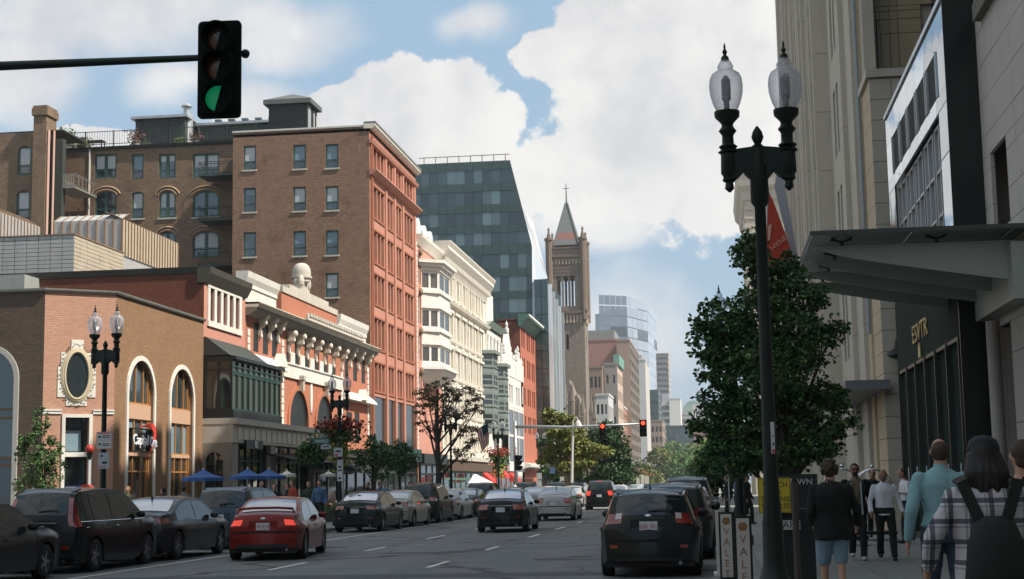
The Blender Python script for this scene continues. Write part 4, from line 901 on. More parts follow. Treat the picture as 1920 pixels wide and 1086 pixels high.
for i, (z0, z1) in enumerate(rows): z = z1+.75; FL.ext(m, YG0-.1, YG1, [(0, z), (.15+.3*(i == 1), z+.1), (.2+.35*(i == 1), z+.35), (0, z+.45)])
FL.ext(m, YG0-.1, YG1, [(0, 3.9), (.5, 4.0), (.6, 4.4), (0, 4.5)]); part(G_, 'string_course', m, cream)
m = MB(); FL.ext(m, YG0-.9, YG1, [(-.3, HG-2.4), (.12, HG-2.4), (.2, HG-1.6), (.55, HG-1.3), (.95, HG-.7), (.95, HG-.45), (1.15, HG-.1), (1.15, HG), (-.3, HG)]); part(G_, 'cornice', m, cream)
m = MB()
for k in range(40): u = YG0+.2+k*(YG1-YG0-.4)/39; FL.box(m, u-.16, u+.16, .15, .6, HG-1.75, HG-1.3)
parts(G_, 'dentil', m, cream)
m = MB(); m.box((XL-25, YG0-.5, HG-1.6), (XL-.3, YG0+.1, HG)); part(G_, 'side_cornice', m, cream)
m = MB(); FL.box(m, YG0, YG1, .02, .6, 3.0, 3.8); part(G_, 'shop_fascia', m, mat('dark_brown_fascia', (.10, .06, .04), .6))
grid_window(G_, FL, YG0, YG1, .1, 3.0, [k/9 for k in range(1, 9)], (.75,), MATS['green_copper'], gl, -.1, .2, name='shopfront')
m = MB(); FL.box(m, YG0, YG1, -25, -.35, HG-1, HG-.8); part(G_, 'roof', m, darkroof)
# ------------------------------------------------------------------ the farther end of the left row
def rowwins(t, fac, cols, rows, fm, gm, sm=None, dep=.2, wallm=None, u0=None, u1=None, H=None, style=(1, (.5,), .18), name='wall'):
    ops = [(min(a, b), max(a, b), z0, z1) for a, b in cols for z0, z1 in rows]
    m = MB(); fac.wall(m, u0, u1, 0, H, ops, depth=dep); part(t, name, m, wallm)
    for q in ops: put_window(t, fac, (q[0]+q[1])/2, q[2], q[1]-q[0], q[3]-q[2], style, fm, gm, sm)
    return ops
YH0, YH1 = YG1, FL.U(940, 700)
H1 = thing('white_arcaded_building', 'narrow white building with arcaded top floor beside the tall cream building', 'building', (XL, YH0, 0))
HH = FL.Z(914, 600, .3)
rowwins(H1, FL, [(FL.U(x-1.6, 700), FL.U(x+1.6, 700)) for x in (916, 922, 928, 934)], [(FL.Z(920, 672), FL.Z(920, 630)), (FL.Z(920, 760), FL.Z(920, 715))], white, glw, None, .2, mat('bright_white_stone', (.66, .64, .60), .8, var=.1, dirt=.3), YH0, YH1, HH, (1, (), .2))
bw_ = MATS['bright_white_stone']
m = MB(); FL.ext(m, YH0, YH1, [(-.3, HH-.5), (.3, HH-.4), (.7, HH), (-.3, HH)]); part(H1, 'cornice', m, mat('copper_cornice', (.45, .55, .48), .7))
m = MB(); FL.box(m, YH0, YH1, -12, 0, HH-.7, HH-.5); part(H1, 'roof', m, darkroof)
# an attic storey of the white building
m = MB(); za = FL.Z(914, 560); FL.box(m, YH0, FL.U(925, 560), -6, -.05, HH-.2, FL.Z(914, 548, 0)); part(H1, 'attic', m, bw_)
m = MB()
for k in range(5): u = YH0+.5+k*(YH1-YH0-1)/4; m.lathe([(.16, FL.Z(920, 668)), (.12, FL.Z(920, 640)), (.2, FL.Z(920, 632))], tuple(FL.P(u, .12, 0)), 8)
parts(H1, 'column', m, bw_)
grey = mat('grey_green_bay', (.17, .20, .18), .6, var=.15)
def oriel(x0, x1, yt, yb, dd, lab, cap):
    ya, yb_ = FL.U(x0, 700, dd*.5), FL.U(x1, 700, dd*.8); t = thing('bay_window', lab, 'bay window', (XL, ya, 0), 'grey green bay windows between the white buildings')
    Pp = [(XL-.05, ya), (XL+dd, ya+.9), (XL+dd, yb_-.9), (XL-.05, yb_)]; z1, z0 = FL.Z(x1, yt, dd), FL.Z(x1, yb, dd); n = 4 if yb-yt > 130 else 4
    m = MB(); hs = (z1-z0)/n
    for i in range(n):
        zz = z0+i*hs; m.prism([(x, y, zz) for x, y in Pp], (0, 0, hs*.3)); m.prism([(x+.1*(x > XL), y+(.08 if y > ya+1 else -.08), zz+hs*.3) for x, y in Pp], (0, 0, .12))
    m.prism([(x+.3*(x > XL), y+(.25 if y > ya+1 else -.25), z1) for x, y in Pp], (0, 0, .35)); part(t, 'panel_band', m, grey)
    for i in range(n):
        for (p, q, k_) in ((Pp[0], Pp[1], 1), (Pp[1], Pp[2], 1), (Pp[2], Pp[3], 1)):
            uu = Vector((q[0]-p[0], q[1]-p[1], 0)); ff = Fac(p, uu, (uu.y, -uu.x))
            grid_window(t, ff, 0, uu.length, z0+i*hs+hs*.3+.12, z0+(i+1)*hs, (.5,) if uu.length > 1.6 else (), (.5,), grey, gl, .1, .16)
oriel(913, 931, 667, 812, 1.1, 'grey green four-storey bay window nearest the tall cream building', 0)
oriel(933, 950, 690, 815, 1.3, 'lower grey green bay window with a heavy cap, right of the taller one', 0)
YI0, YI1 = YH1, FL.U(980, 700)
I1 = thing('white_gabled_building', 'white building with pinnacled gables and paired windows next to the red brick one', 'building', (XL, YI0, 0))
HI = FL.Z(945, 628)
rowwins(I1, FL, [(FL.U(a, 700), FL.U(b, 700)) for a, b in ((953.5, 956.7), (958, 961), (967, 969.5), (971, 973.5))], [(FL.Z(957, 704), FL.Z(957, 669)), (FL.Z(957, 756), FL.Z(957, 721)), (FL.Z(957, 801), FL.Z(957, 772)), (FL.Z(957, 850), FL.Z(957, 822))], white, glw, None, .2, bw_, YI0, YI1, HI-2.5)
m = MB()
for (x0, x1, top) in ((941, 965, 616), (966, 980, 662)):
    a, b = FL.U(x0, 650), FL.U(x1, 650); zt = FL.Z((x0+x1)/2, top); zb = HI-4.5
    m.prism([FL.P(a, .05, zb), FL.P(b, .05, zb), FL.P(b, .05, zb+1.6), FL.P(b-(b-a)*.25, .05, zb+2.4), FL.P((a+b)/2, .05, zt-.5), FL.P(a+(b-a)*.25, .05, zb+2.4), FL.P(a, .05, zb+1.6)], FL.n*-.6)
    for u, z in ((a, zb+1.6), (b, zb+1.6), ((a+b)/2, zt-.5), (a+(b-a)*.25, zb+2.5), (b-(b-a)*.25, zb+2.5)): m.lathe([(.28, 0), (.28, .5), (.12, .6), (.2, .95), (.04, 1.4)], tuple(FL.P(u, -.2, z)), 8)
parts(I1, 'gable', m, bw_)
m = MB(); d2 = .9; FL.box(m, FL.U(954, 780, d2), FL.U(982, 780, d2), 0, d2, FL.Z(960, 764, d2), FL.Z(960, 756, d2)); FL.box(m, FL.U(954, 780, d2), FL.U(982, 780, d2), 0, d2, 3.2, 4.0); part(I1, 'bay_cap', m, bw_)
grid_window(I1, FL, FL.U(954, 780, d2), FL.U(982, 780, d2), 4.0, FL.Z(960, 764, d2), (.33, .66), (.5,), bw_, glw, -.8, .3, name='bay_window')
m = MB(); FL.box(m, YI0, YI1, -14, -.4, HI-3, HI-2.6); part(I1, 'roof', m, darkroof)
YJ0, YJ1 = FL.U(975, 620), FL.U(1005.5, 700); HJ = FL.Z(974, 594)
J1 = thing('red_brick_building', 'red brick building with a green copper cornice below the glass office block', 'building', (XL, YJ0, 0))
rowsJ = [(FL.Z(985, b), FL.Z(985, t)) for t, b in ((620, 655), (674, 708), (728, 760), (780, 812))]
rowwins(J1, FL, [(FL.U(a, 700), FL.U(b, 700)) for a, b in ((978.6, 981), (982.3, 984.8), (988.5, 991), (992, 994.3), (997, 999.2), (1000.2, 1002.4))], rowsJ, salmonD, glw, None, .2, mat('bright_red_brick', (.42, .14, .085), .9, var=.12, dirt=.3), YJ0, YJ1, HJ, (1, (.5,), .2))
FJ = FY(YJ0); m = MB(); FJ.wall(m, FJ.U(934, 640), XL, 0, HJ-.2, []); part(J1, 'side_wall', m, brickS)
m = MB(); m.box((XL-9, YJ0+.05, HJ-.3), (XL-4.5, YJ0+4, FJ.Z(940, 564))); part(J1, 'roof_box', m, mat('grey_render', (.20, .20, .19), .8))
m = MB(); FL.ext(m, YJ0-.3, YJ1, [(-.2, HJ-1.2), (.1, HJ-1.2), (.8, HJ-.3), (1.2, HJ-.1), (1.2, HJ+.35), (-.2, HJ+.35)]); part(J1, 'cornice', m, mat('green_copper', (.08, .16, .13), .6))
m = MB(); FL.box(m, YJ0-.3, YJ1, 1.2, 1.26, HJ+.1, HJ+.35); part(J1, 'gutter_edge', m, white)
m = MB(); FL.ext(m, YJ0, YJ1, [(0, 3.6), (1.0, 3.8), (1.0, 4.2), (0, 4.4)]); part(J1, 'shop_cornice', m, white)
m = MB(); FL.box(m, YJ0, YJ1, -12, -.4, HJ-.6, HJ-.4); part(J1, 'roof', m, darkroof)

# ---- the faceted glass office block
YK = FL.U(1005, 700); FK = FY(YK)
K_ = thing('glass_office_block', 'dark green glass office block with a slanted upper corner', 'office building', (XL, YK, 0))
gK = glass_mat('office_glass', (.03, .052, .055), .08, .7, .03); gK2 = glass_mat('office_glass_pale', (.07, .11, .11), .12, .9, .02); spK = mat('grey_green_spandrel', (.04, .072, .066), .35, var=.25, scale=.25, spec=.6); mulK = mat('dark_mullion', (.02, .035, .03), .5)
rowsY = [(303, 319, 's'), (319, 344, 'w'), (344, 359, 's'), (359, 384, 'w'), (384, 399, 's'), (399, 423, 'w'), (423, 437, 's'), (437, 460, 'w'), (460, 478, 's'), (478, 505, 'w'), (505, 520, 's'), (520, 548, 'w'), (548, 562, 's'), (562, 588, 'w'), (588, 602, 's'), (602, 626, 'w'), (626, 640, 's')]
def rightx(y): return 957+(y-306)*(997-957)/(462-306) if y < 462 else 997.5
xs = [772+k*16.6 for k in range(15)]
for (yt, yb, kind) in rowsY:
    zt, zb = FK.Z(900, yt), FK.Z(900, yb)
    for i in range(15):
        x0 = xs[i]; x1 = xs[i]+16.6
        r0_, r1_ = rightx(yt), rightx(yb)
        if x0 >= r1_: continue
        last = x1 > r0_-8 or i == 14
        X0 = FK.U(x0, yb); X1 = FK.U(x1, yb)
        if last: tr, br = FK.U(r0_, yt), FK.U(r1_, yb)
        else: tr = br = X1
        q = [(X0+.015, zb+.01), (br-.015, zb+.01), (tr-.015, zt-.01), (X0+.015, zt-.01)]
        dd = .06 if kind == 's' else 0
        m = MB(); m.prism([FK.P(u, dd, z) for u, z in q], FK.n*-.2)
        mm = spK if kind == 's' else (gK2 if RND.random() < .3 else gK)
        part(K_, 'spandrel' if kind == 's' else 'window_pane', m, mm)
        if last: break
m = MB(); kp = [FK.P(FK.U(772, 303)-8, -.25, 0), FK.P(FK.U(997, 520), -.25, 0), FK.P(FK.U(997, 462), -.25, FK.Z(997, 462)), FK.P(FK.U(956, 304), -.25, FK.Z(956, 304)), FK.P(FK.U(772, 303)-8, -.25, FK.Z(900, 303))]; m.loft([kp, [p+Vector((-7 if 0 < i < 4 else 0, 30, 0)) for i, p in enumerate(kp)]]); part(K_, 'core', m, mulK)
# slanted facet reflecting the sky
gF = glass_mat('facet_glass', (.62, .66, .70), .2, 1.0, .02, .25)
p1, p2 = FK.P(FK.U(957, 306), 0, FK.Z(957, 306)), FK.P(FK.U(997.5, 462), 0, FK.Z(997.5, 462)); p3 = onY(1027, 522, YK+24); p4 = onY(1000, 419, YK+22); p1 = FK.P(FK.U(977.5, 386), 0, FK.Z(977.5, 386))
p5 = FK.P(FK.U(998, 540), 0, FK.Z(998, 540)); p6 = onY(1006, 524, YK+2)
def seg(a, b, t): return a+(b-a)*t
for i in range(3):
    for j in range(4):
        A0, A1 = seg(p1, p2, j/4), seg(p1, p2, (j+1)/4); B0, B1 = seg(p4, p3, j/4), seg(p4, p3, (j+1)/4)
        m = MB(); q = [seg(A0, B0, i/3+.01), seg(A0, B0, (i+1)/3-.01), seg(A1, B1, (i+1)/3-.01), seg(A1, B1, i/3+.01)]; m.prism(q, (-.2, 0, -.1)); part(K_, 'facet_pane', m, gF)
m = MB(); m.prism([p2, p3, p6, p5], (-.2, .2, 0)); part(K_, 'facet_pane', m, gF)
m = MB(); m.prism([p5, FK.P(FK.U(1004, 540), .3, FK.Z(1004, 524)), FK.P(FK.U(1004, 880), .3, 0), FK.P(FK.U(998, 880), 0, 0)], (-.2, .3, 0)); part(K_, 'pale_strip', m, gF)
m = MB(); z = FK.Z(880, 301)
for k in range(8): x = FK.U(790+k*22, 300); m.tube([(x, YK+2, z-.3), (x, YK+2, z+1.1)], .06, 4)
m.tube([(FK.U(780, 300), YK+2, z+1.1), (FK.U(952, 300), YK+2, z+1.1)], .06, 4); m.box((FK.U(800, 300), YK+5, z-.3), (FK.U(875, 300), YK+12, z+.5)); m.box((FK.U(838, 300), YK+6, z+.4), (FK.U(860, 300), YK+10, z+1.0)); part(K_, 'roof_plant', m, mat('rust_brown_plant', (.20, .13, .10), .8))
# lower glass tower with fins
K2 = thing('finned_glass_tower', 'narrow glass tower with vertical fins left of the church tower', 'office building', (XL, YK, 0))
X2 = FK.U(1031, 700); FT = Fac((X2, 0), (0, 1), (1, 0)); YT1 = FT.U(1058, 700); HT = FK.Z(1015, 524)
n = 12
for j in range(n):
    z0, z1 = HT*j/n, HT*(j+1)/n
    for i in range(2): m = MB(); a, b = XL+(X2-XL)*i/2, XL+(X2-XL)*(i+1)/2; FK.box(m, a+.03, b-.03, 0.1, .3, z0+.04, z1-.04); part(K2, 'window_pane', m, gK2 if RND.random() < .2 else gK)
m = MB(); m.box((XL, YK, 0), (X2-.25, YT1, HT-.1)); part(K2, 'core', m, mulK)
for k in range(5):
    a, b = YK+(YT1-YK)*k/5, YK+(YT1-YK)*(k+1)/5; zt = HT-1.0-k*.55
    for j in range(n): z0, z1 = zt*j/n, zt*(j+1)/n; m = MB(); FT.box(m, a+.25, b-.05, -.15, 0, z0+.05, z1-.05); part(K2, 'window_pane', m, gK2 if RND.random() < .25 else gK)
    m = MB(); FT.box(m, a-.1, a+.15, -.1, .5, 0, zt+.3); part(K2, 'fin', m, gF)

# ---- church bell tower
sC = FPX; YCh = 310.0; FCh = FY(YCh)
cx0, cx1 = FCh.U(1033, 650), FCh.U(1097, 650); FCx = Fac((cx1, 0), (0, 1), (1, 0)); YC2 = YCh+(cx1-cx0)
def cz(y): return FCh.Z(1065, y)
Ch = thing('church_tower', 'brown stone church bell tower with striped belfry and a patterned pyramid spire', 'church tower', (cx0, YCh, 0))
brn = mat('roxbury_stone', (.21, .175, .14), .9, var=.5, scale=1.6, bump=1.0, bscale=2.2, dirt=.5); brn2 = mat('brown_sandstone', (.17, .125, .095), .9, var=.2, scale=1, dirt=.3); tan_ = mat('tan_sandstone', (.42, .33, .24), .9, var=.2, scale=1)
w = cx1-cx0
belf = [(cx0+w*.21+w*.195*k, cx0+w*.21+w*.195*(k+1)-.4, cz(574), cz(516), (w*.195-.4)/2) for k in range(3)]
for fac, name in ((FCh, 0), (FCx, 1)):
    m = MB(); off = 0 if name == 0 else YCh-cx0; ops_ = [(a+off, b+off, c, e, r) for a, b, c, e, r in belf]; lan = [(cx0+w*q+off, cx0+w*(q+.08)+off, cz(655), cz(626), .5) for q in (.3, .45)]
    fac.wall(m, cx0+off, cx1+off, 0, cz(463), ops_+lan, depth=1.0, thick=1.0); part(Ch, 'wall', m, brn)
bk = Fac((0, YC2), (1, 0), (0, 1)); m = MB(); bk.wall(m, cx0, cx1, 0, cz(463), belf, depth=-1.0, thick=-1.0); m.quad((cx0, YCh, 0), (cx0, YC2, 0), (cx0, YC2, cz(575)), (cx0, YCh, cz(575))); m.quad((cx0, YCh, cz(520)), (cx0, YC2, cz(520)), (cx0, YC2, cz(463)), (cx0, YCh, cz(463))); part(Ch, 'wall', m, brn)
m = MB()
for k in range(7):
    z = cz(474)-(cz(474)-cz(520))*k/7; h = .45
    for fac, off in ((FCh, 0), (FCx, YCh-cx0)): fac.box(m, cx0+off-.05, cx1+off+.02, -.02, .1, z-h, z)
for y, h, dd in ((478, .5, .4), (582, .7, .6), (588, .3, .5), (463, .4, .3)):
    for fac, off in ((FCh, 0), (FCx, YCh-cx0)): fac.box(m, cx0+off-dd, cx1+off+dd, -.02, dd, cz(y)-h, cz(y))
parts(Ch, 'stone_band', m, brn2)
m = MB()
for k in range(9):
    for fac, off in ((FCh, 0), (FCx, YCh-cx0)): u = cx0+w*(.1+.1*k)+off; fac.box(m, u-.2, u+.2, 0, .35, cz(606), cz(590)); fac.box(m, u-.15, u+.15, 0, .2, cz(495), cz(486))
parts(Ch, 'corbel', m, tan_)
m = MB()
for (a, b) in ((cx0, YCh), (cx1, YCh), (cx1, YC2), (cx0, YC2)):
    m.lathe([(.75, cz(600)), (.75, cz(452)), (.95, cz(450)), (.95, cz(446)), (.5, cz(445)), (.15, cz(432)), (.3, cz(430)), (.05, cz(425))], (a, b, 0), 8)
parts(Ch, 'corner_turret', m, brn2)
sp0, sp1 = cz(458), cz(373); cxm, cym = (cx0+cx1)/2, (YCh+YC2)/2; sl_ = mat('slate_spire', (.15, .16, .155), .7, var=.2, scale=1); rd_ = mat('red_slate', (.26, .12, .095), .7, var=.15)
def ring(z): r = w*.36*(sp1-z)/(sp1-sp0)+.12; return [(cxm-r, cym-r, z), (cxm+r, cym-r, z), (cxm+r, cym+r, z), (cxm-r, cym+r, z)]
zz_ = [458, 447, 434, 402, 386, 373]
for i in range(5): m = MB(); m.loft([ring(cz(zz_[i])), ring(cz(zz_[i+1]))], i in (0, 4)); part(Ch, 'spire', m, rd_ if i == 1 else sl_)
m = MB(); m.tube([(cxm, cym, sp1-.5), (cxm, cym, cz(337))], [.2, .07], 6); m.tube([(cxm-.7, cym, cz(347)), (cxm+.7, cym, cz(347))], .08, 5); part(Ch, 'cross', m, mat('weathered_bronze', (.10, .12, .10), .6, .5))
m = MB()
for k in range(26):
    r = ring(sp0+(sp1-sp0)*k/26)
    for p in r: m.ell(p, (.22, .22, .3), 5, 4)
part(Ch, 'crocket', m, sl_)
# nave gables, pinnacles by the tower's foot
Nv = thing('church_gable', 'light stone church gables and pinnacles at the foot of the bell tower', 'church', (cx0, YCh-6, 0)); m = MB(); FN = FY(YCh-12)
for (x0, x1, yt) in ((1058, 1078, 712), (1072, 1092, 738)):
    a, b = FN.U(x0, 780), FN.U(x1, 780); zt = FN.Z((x0+x1)/2, yt); m.prism([(a, YCh-12, 0), (b, YCh-12, 0), (b, YCh-12, zt-3), ((a+b)/2, YCh-12, zt), (a, YCh-12, zt-3)], (0, 8, 0))
parts(Nv, 'gable', m, brn)
m = MB()
for (x, yt) in ((1063, 722), (1075, 715), (1088, 745), (1094, 738), (1110, 738), (1116, 748)): c = FN.U(x, 780); m.lathe([(.6, 0), (.45, FN.Z(x, yt+40)), (.55, FN.Z(x, yt+38)), (.3, FN.Z(x, yt+20)), (.06, FN.Z(x, yt))], (c, YCh-13, 0), 6)
parts(Nv, 'pinnacle', m, brn)

# ---- farther blocks
def block(name, label, x0, x1, yt, Y, depth, m_, rows=0, cols=0, wm=None, side=None, srows=0, scols=0, wfrac=.6, hfrac=.55, top=None, cat='building', bandm=None):
    F = FY(Y); a, b = F.U(x0, 800), F.U(x1, 800); Hh = F.Z((x0+x1)/2, yt); t = thing(name, label, cat, (a, Y, 0))
    ops = []
    z0_ = 4.0; fh = (Hh-1.0-z0_)/max(rows, 1)
    if rows:
        for j in range(rows):
            for i in range(cols): u = a+(b-a)*(i+.5)/cols; w_ = (b-a)/cols*wfrac; ops.append((u-w_/2, u+w_/2, z0_+j*fh+fh*(1-hfrac)/2, z0_+j*fh+fh*(1+hfrac)/2))
    m = MB(); F.wall(m, a, b, 0, Hh, ops, depth=.3, thick=.4); part(t, 'wall', m, m_)
    for o in ops:
        k = ('bw', round(o[1]-o[0], 1), round(o[3]-o[2], 1), wm.name)
        if k not in WCACHE: g_ = MB(); g_.box((-(o[1]-o[0])/2-.02, .22, -.02), ((o[1]-o[0])/2+.02, .28, o[3]-o[2]+.02)); WCACHE[k] = g_.mesh('window', wm)
        link('window', WCACHE[k], t, F.P((o[0]+o[1])/2, 0, o[2])-Vector(t['_o']), 0)
    Fs = Fac((b, 0), (0, 1), (1, 0)); ops2 = []
    if srows:
        fh = (Hh-1-z0_)/srows
        for j in range(srows):
            for i in range(scols): u = Y+depth*(i+.5)/scols; w_ = depth/scols*.55; ops2.append((u-w_/2, u+w_/2, z0_+j*fh+fh*.22, z0_+j*fh+fh*.78))
    m = MB(); Fs.wall(m, Y, Y+depth, 0, Hh, ops2, depth=.3, thick=.4); part(t, 'wall', m, side or m_)
    for o in ops2:
        k = ('bs', round(o[1]-o[0], 1), round(o[3]-o[2], 1), wm.name)
        if k not in WCACHE: g_ = MB(); g_.box((-(o[1]-o[0])/2-.02, .22, -.02), ((o[1]-o[0])/2+.02, .28, o[3]-o[2]+.02)); WCACHE[k] = g_.mesh('window', wm)
        link('window', WCACHE[k], t, Fs.P((o[0]+o[1])/2, 0, o[2])-Vector(t['_o']), Fs.rz)
    m = MB(); m.box((a, Y+.1, Hh-.35), (b-.1, Y+depth, Hh-.1)); m.quad((a, Y, 0), (a, Y+depth, 0), (a, Y+depth, Hh), (a, Y, Hh)); m.box((a-.15, Y-.15, Hh), (b+.15, Y+.4, Hh+.5)); m.box((b-.4, Y+.4, Hh), (b+.15, Y+depth, Hh+.5)); part(t, 'roof', m, top or m_)
    return t, F, a, b, Hh
wd = mat('far_window_dark', (.04, .05, .055), .3, spec=.6)
t, F, a, b, Hh = block('brick_office', 'broad brick building with a grey roof storey, right of the church tower', 1100, 1161, 639, 420, 26, mat('far_red_brick', (.34, .18, .14), .9, var=.1, scale=.1))
m = MB(); m.box((a, 422, Hh), (F.U(1151, 630), 440, F.Z(1130, 618))); part(t, 'roof_storey', m, mat('far_green_grey', (.22, .24, .22), .8))
block('tan_brick_block', 'tall tan brick block with a dark windowed flank facing the avenue', 1160, 1184, 639, 415, 50, mat('far_tan_brick', (.33, .235, .18), .9, var=.1, scale=.1), 0, 0, wd, mat('far_dark_flank', (.16, .13, .11), .8), 12, 6)
block('pale_topped_house', 'brown brick house with a pale upper bay in front of the broad brick building', 1107, 1131, 690, 370, 14, mat('far_brown_brick', (.24, .17, .13), .9), 5, 3, wd)
block('small_white_front_building', 'narrow low building with a white pilastered front, lower than the houses around it', 1118, 1142, 742, 330, 16, mat('far_pale_stone', (.5, .5, .48), .8), 4, 3, wd, None, 3, 4)
t, F, a, b, Hh = block('gabled_stone_house', 'grey stone house with a green copper roof edge and one upper window', 1135, 1160, 684, 375, 22, mat('far_grey_stone', (.27, .25, .23), .9), 5, 2, wd, mat('far_warm_stone', (.5, .38, .3), .8), 6, 5, .3, .4)
m = MB(); m.box((F.U(1150, 690), 376, Hh), (F.U(1161, 690), 396, F.Z(1155, 664))); part(t, 'copper_roof', m, mat('verdigris', (.16, .30, .25), .7))
block('red_white_row_house', 'row house with a red and white striped side beyond the grey stone house', 1150, 1170, 765, 400, 40, mat('far_white_stone', (.55, .52, .48), .8), 0, 0, wd, mat('far_row_brick', (.36, .2, .15), .9), 7, 8)
block('pale_slab_building', 'pale concrete slab building standing left of the glass skyscraper', 1195, 1213, 676, 520, 30, mat('far_concrete', (.50, .50, .48), .8, var=.05), 0, 0, wd, mat('far_concrete_shade', (.50, .47, .43), .8), 0, 0)
t, F, a, b, Hh = block('curved_roof_white_block', 'pale stepped tower top behind the concrete slab building', 1180, 1207, 668, 560, 30, mat('far_white_stone', (.55, .52, .48), .8))
block('dark_glass_office', 'dark glass office block behind the pale slab building', 1213, 1236, 733, 640, 30, mat('far_glass_frame', (.05, .08, .08), .3, spec=.8), 14, 8, glass_mat('far_glass', (.05, .11, .12), .1, .9), None, 14, 5, .8, .7)
block('stone_corner_block', 'brown stone block with small balconies below the dark glass office', 1213, 1242, 790, 560, 30, mat('far_brown_stone', (.30, .23, .19), .9), 5, 4, wd, None, 5, 5)
t, F, a, b, Hh = block('white_blank_tower', 'white blank-walled tower with stacked balconies on its left edge', 1256, 1277, 748, 760, 25, mat('far_white_render', (.68, .66, .62), .8, var=.04), 0, 0, wd)
m = MB()
for k in range(14): z = Hh-2-k*3.4; m.box((F.U(1240, 800), 762, z-1.2), (a, 770, z))
parts(t, 'balcony', m, mat('far_concrete', (.50, .50, .48), .8)); m = MB(); m.box((F.U(1242, 800), 765, 0), (a+.1, 775, Hh+3)); part(t, 'stair_tower', m, mat('far_grey_render', (.38, .38, .38), .8))
block('banded_brown_tower', 'brown banded office tower rising over the white blank tower', 1234, 1257, 664, 900, 25, mat('far_brown_frame', (.22, .19, .18), .8), 22, 1, mat('far_band_window', (.10, .12, .14), .3), mat('far_light_frame', (.5, .43, .38), .8), 22, 1, .96, .5)
t, F, a, b, Hh = block('domed_green_roof_building', 'distant building with a green curved roof beside the big tree', 1281, 1320, 770, 1000, 40, mat('far_pale_stone', (.5, .5, .48), .8), 3, 9, wd)
m = MB(); m.prism([(a, 1005, Hh)]+[((a+b)/2-(b-a)/2*cos(pi*k/10), 1005, Hh+7*sin(pi*k/10)) for k in range(11)]+[(b, 1005, Hh)], (0, 30, 0)); part(t, 'curved_roof', m, mat('pale_verdigris', (.28, .38, .34), .6))
block('dark_brick_glass_block', 'dark glass and brick mid-rise at the far end of the avenue', 1250, 1300, 800, 640, 30, mat('far_navy_frame', (.07, .09, .10), .5), 8, 12, glass_mat('far_glass', (.05, .11, .12), .1, .9), None, 0, 0, .7, .7)
block('orange_brick_block', 'distant orange-brown brick block left of the big tree', 1288, 1330, 795, 660, 30, mat('far_orange_brick', (.36, .2, .14), .9), 8, 8, wd)
block('grey_stepped_block', 'distant grey stepped block behind the dark glass mid-rise', 1265, 1300, 778, 820, 30, mat('far_grey_step', (.42, .41, .40), .9), 6, 10, wd)
block('white_far_block', 'distant white block peeping between the stepped block and the big tree', 1300, 1345, 760, 900, 30, mat('far_white_render', (.68, .66, .62), .8), 6, 10, wd)
# glass skyscraper
YS = 950.0; FS = FY(YS); SK = thing('glass_skyscraper', 'tall pale blue glass skyscraper, hazy in the distance', 'skyscraper', (FS.U(1127, 700), YS, 0))
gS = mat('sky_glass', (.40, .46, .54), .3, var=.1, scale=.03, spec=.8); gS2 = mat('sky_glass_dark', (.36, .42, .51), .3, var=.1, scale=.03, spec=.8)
def skyface(p, q, z1a, z1b, n, rows, nm='glass_panel'):
    p, q = Vector(p), Vector(q)
    for i in range(n):
        for j in range(rows):
            t0, t1 = i/n, (i+1)/n; za0, za1 = z1a+(z1b-z1a)*t0, z1a+(z1b-z1a)*t1; A, B = p+(q-p)*t0, p+(q-p)*t1; e = (q-p).normalized()*.1
            m = MB(); dark = (j == rows-4 and i > 1); m.quad((A+e)[:2]+(za0*j/rows+.3,), (B-e)[:2]+(za1*j/rows+.3,), (B-e)[:2]+(za1*(j+1)/rows-.3,), (A+e)[:2]+(za0*(j+1)/rows-.3,))
            part(SK, nm, m, mat('dark_louvre_band', (.12, .15, .18), .4) if dark else (gS2 if RND.random() < .4 else gS))
xa, xb, xc, xd = [FS.U(x, 700) for x in (1126, 1180, 1217, 1232)]
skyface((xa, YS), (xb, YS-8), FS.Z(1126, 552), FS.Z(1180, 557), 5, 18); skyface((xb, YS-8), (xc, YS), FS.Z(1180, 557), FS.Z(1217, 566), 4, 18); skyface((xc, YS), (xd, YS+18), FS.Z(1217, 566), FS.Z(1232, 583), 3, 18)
m = MB(); m.prism([(xa, YS+.5, 0), (xb, YS-7.5, 0), (xc, YS+.5, 0), (xd, YS+18.5, 0), (xa, YS+20, 0)], (0, 0, FS.Z(1217, 562)-6)); m.box((FS.U(1118, 700), YS+2, 0), (xa+2, YS+15, FS.Z(1121, 588))); part(SK, 'core', m, gS2)
